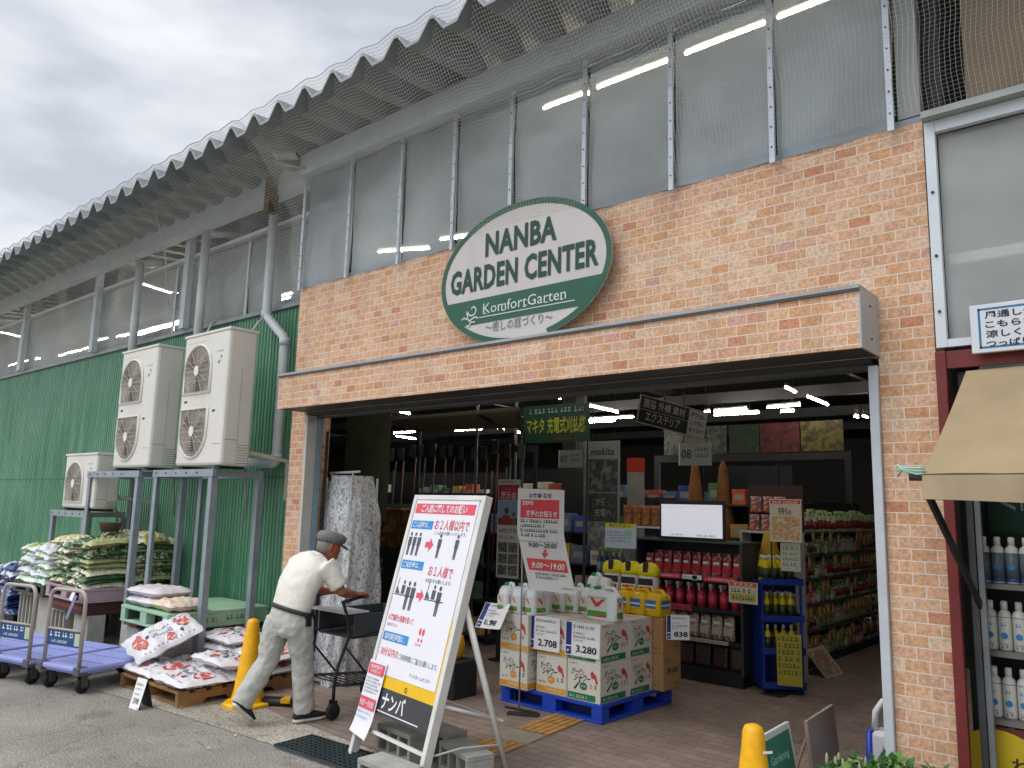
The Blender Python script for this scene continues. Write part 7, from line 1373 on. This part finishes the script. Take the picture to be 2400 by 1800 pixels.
# ================================================================== RIGHT HAND SHOP BAY
t = thing('awning', 'tan fabric awning over the red framed opening on the right', 'awning', (-.3, 4.0, 1.8)); AWM = pm('#9c896b', .8, .14, 2.2, .12)
ax0, ax1 = -.835, .9
m_ = MB(); nu, nv = 16, 12; vs = []
for j in range(nv+1):
    for i in range(nu+1): u, v = i/nu, j/nv; vs.append((ax0+(ax1-ax0)*u+.02*(1-v)*0, 4.45-.95*v, 2.425-.555*v-.02*math.sin(math.pi*v)+.004*math.sin(9*u+4*v)))
fs = [(j*(nu+1)+i, (j+1)*(nu+1)+i, (j+1)*(nu+1)+i+1, j*(nu+1)+i+1) for j in range(nv) for i in range(nu)]
m_.add(vs, fs, AWM, True); m_.build('canvas', t)
m_ = MB(); vs = []
for i in range(33): u = i/32; x = ax0+(ax1-ax0)*u; vs += [(x, 3.495, 1.862), (x, 3.49-.01*math.sin(7*u), 1.82), (x, 3.485-.018*math.sin(9*u+1), 1.755+.012*math.sin(5*u+2))]
m_.add(vs, [(3*i+k, 3*i+k+1, 3*i+k+4, 3*i+k+3) for i in range(32) for k in (0, 1)], pm('#938268', .8, .14, 5, .1), True); m_.build('valance', t)
for x in (-.38, .08, .52): m_ = MB(); m_.add([(x+a, 4.45-.95*v, 2.425-.555*v-.02*math.sin(math.pi*v)+.004*math.sin(9*(x+a-ax0)/(ax1-ax0)+4*v)+.003) for v in [k/12 for k in range(13)] for a in (0, .012)], [(2*k, 2*k+2, 2*k+3, 2*k+1) for k in range(12)], pm('#86755a', .8, .1), True); m_.build('seam', t)
m_ = MB(); m_.tube([(ax0-.05, 3.51, 1.855), (ax1, 3.51, 1.855)], .016, pm('#3a3632', .5, .1), 8); m_.build('front_bar', t)
m_ = MB(); m_.box(-.02, .02, -.008, .008, 0, 1, BLACK, Matrix.Translation((ax0-.0, 3.55, 1.80)) @ (V((0, .86, -.5))).to_track_quat('Z', 'X').to_matrix().to_4x4() @ Matrix.Scale(1.03, 4, (0, 0, 1))); m_.build('arm', t)
m_ = MB(); m_.tube([(-.78, 4.5, 2.44), (.9, 4.5, 2.44)], .03, pm('#5a5c5e', .4, .1), 8); m_.build('roller', t)
m_ = MB(); c = gy(2150, 1105, 3.51)
for k in range(3): m_.tube([c+V((.03, 0, .012*k-.01)), c+V((.0, -.02, .012*k-.012)), c+V((-.05, -.01, .006*k+.004)), c+V((-.075, 0, .03-.025*k))], .0045, pm('#8fc0b0', .6, .15), 5)
o = m_.build('tie_cord'); tag(o, 'pale green cord knotted round the end of the awning bar', 'cord')
c = gy(2289, 828, 4.40); M = frame(c, (1, 0, 0), (0, 0, 1)); h_ = gy(2273, 717.5, 4.40).z-c.z
t = thing('shop_sign', 'white sign with a blue border and black lettering above the awning', 'sign', (c.x+.3, 4.41, c.z))
m_ = MB(); m_.box(-.02, .85, 0, h_, -.03, 0, pm('#c9ced4', .4, .04), M, .003); m_.build('board', t); m_ = MB(); bc = pm('#1f6a94', .4, .05)
m_.rect(.015, .02, .025, h_-.02, bc, M); m_.rect(.015, .02, .8, .03, bc, M); m_.rect(.015, h_-.03, .8, h_-.02, bc, M)
for k, tx in enumerate(('風通しがよく熱が', 'こもらない生地で', '涼しく快適な空間', 'つっぱり支柱で取付')): m_.text(tx, .045, h_*(.71-.2*k), h_*.115, INK, M, .002, .43, .02)
m_.build('lettering', t)
SHW = pm('#2a2b2d', .5, .1); t = thing('bottle_shelf', 'dark shelf of white bottles in the red framed opening', 'shelf', (-.3, 4.85, .009))
m_ = MB(); m_.box(-.91, .6, 5.0, 5.02, .01, 2.2, SHW); m_.build('back_panel', t)
for z in (1.372, 1.045, .722): m_ = MB(); m_.box(-.90, .6, 4.66, 4.999, z-.025, z, pm('#6d6c66', .5, .1)); m_.build('shelf', t)
m_ = MB(); m_.box(-.79, -.765, 4.66, 4.69, .01, .695, SHW); m_.box(-.905, -.885, 4.66, 4.69, .01, 2.2, SHW); m_.build('upright', t)
WBt = pm('#c6c6bd', .35, .05)
def wbottle():
    m_ = MB(); r, h = .031, .24; m_.lathe([(r*.95, 0), (r, .008), (r, h*.68), (r*.9, h*.76), (r*.45, h*.82), (r*.42, h*.84)], WBt, 18); m_.lathe([(r*.5, h*.835), (r*.5, h*.97), (r*.42, h)], pm('#d6d4cc', .4, .04), 14)
    bl_ = pm('#2a7ab4', .4, .08); M = frame(V((-r*.6, -r*1.0, 0)), (1, 0, 0), (0, 0, 1)); m_.lathe([(r*1.01, h*.665), (r*1.01, h*.68)], bl_, 18); m_.disc(r*.6, h*.3, r*.5, r*.5, bl_, M, .002, 14); m_.dashes(r*.15, r*1.1, h*.5, .016, bl_, M, .002, 5); m_.dashes(r*.1, r*1.1, h*.06, .012, pm('#55606a', .5, .1), M, .002, 6); m_.dashes(r*.1, r*1.1, h*.12, .008, pm('#55606a', .5, .1), M, .002, 7)
    o = m_.build('white_bottle'); return o
wbo = wbottle(); tag(wbo, 'white bottle on the middle shelf of the right opening', 'bottle', 'white bottles in the right opening')
names = {1.373: 'dark banded white bottle on the top shelf of the right opening', 1.046: 'white bottle on the middle shelf of the right opening', .723: 'white bottle on the lowest shelf of the right opening'}
n0 = 0
m_ = MB(); r, h = .031, .23; m_.lathe([(r*.95, 0), (r, .008), (r, h*.68), (r*.9, h*.76), (r*.45, h*.82), (r*.42, h*.84)], WBt, 18); m_.lathe([(r*.5, h*.835), (r*.5, h*.97), (r*.42, h)], pm('#d6d4cc', .4, .04), 14); m_.lathe([(r*1.012, h*.08), (r*1.012, h*.66)], pm('#56646e', .4, .15, 20), 18); M = frame(V((-r*.6, -r*1.02, 0)), (1, 0, 0), (0, 0, 1)); m_.disc(r*.6, h*.35, r*.45, r*.45, pm('#2a7ab4', .4, .08), M, .003, 14); m_.lathe([(r*1.02, h*.04), (r*1.02, h*.1)], pm('#24508a', .4, .1), 18)
tb = m_.build('white_bottle'); tag(tb, names[1.373], 'bottle', 'banded bottles in the right opening')
for z, src in ((1.373, tb), (1.046, wbo), (.723, wbo)):
    for k in range(8):
        o = src if (k == 0 and z > 1) else src.copy()
        if o is not src: COL.objects.link(o)
        o.location = (-.862+.0625*k+(.012 if z < 1.2 else 0), 4.74, z); o.rotation_euler = (0, 0, .0); o['label'] = names[z]
        o['group'] = {1.373: 'banded bottles in the right opening', 1.046: 'middle shelf white bottles', .723: 'lowest shelf white bottles'}[z]
def f(m_, M): m_.disc(.05, .19, .235, .235, pm('#b9a01c', .5, .06), M, .001, 40); m_.text('れて', .10, .24, .06, pm('#2c2420', .5, .05), M, .002, .15, .015); m_.text('0', .055, .10, .10, pm('#2c2420', .5, .05), M, .002, .06, .02); m_.text('年', .135, .08, .1, CARD, M, .003, .12, .02)
poster('poster', 'maroon panel with a big yellow circle below the white bottles', 'poster', frame(V((-.885, 4.655, .25)), (1, 0, 0), (0, 0, 1)), 1.4, .44, pm('#5a2422', .5, .08), f)
def f(m_, M): m_.text('天然', .25, .1, .07, pm('#7fae90', .5, .05), M, .002, .14, .01); m_.poly([(.06, .16), (.13, .12), (.13, .14), (.09, .16), (.13, .18), (.13, .20)], pm('#a8b0aa', .5, .05), M, .002); m_.rect(.155, .12, .165, .2, pm('#a8b0aa', .5, .05), M, .002)
poster('poster', 'dark green panel behind the top row of white bottles', 'poster', frame(V((-.875, 4.99, 1.62)), (1, 0, 0), (0, 0, 1)), 1.4, .28, pm('#1a4a34', .5, .1), f)
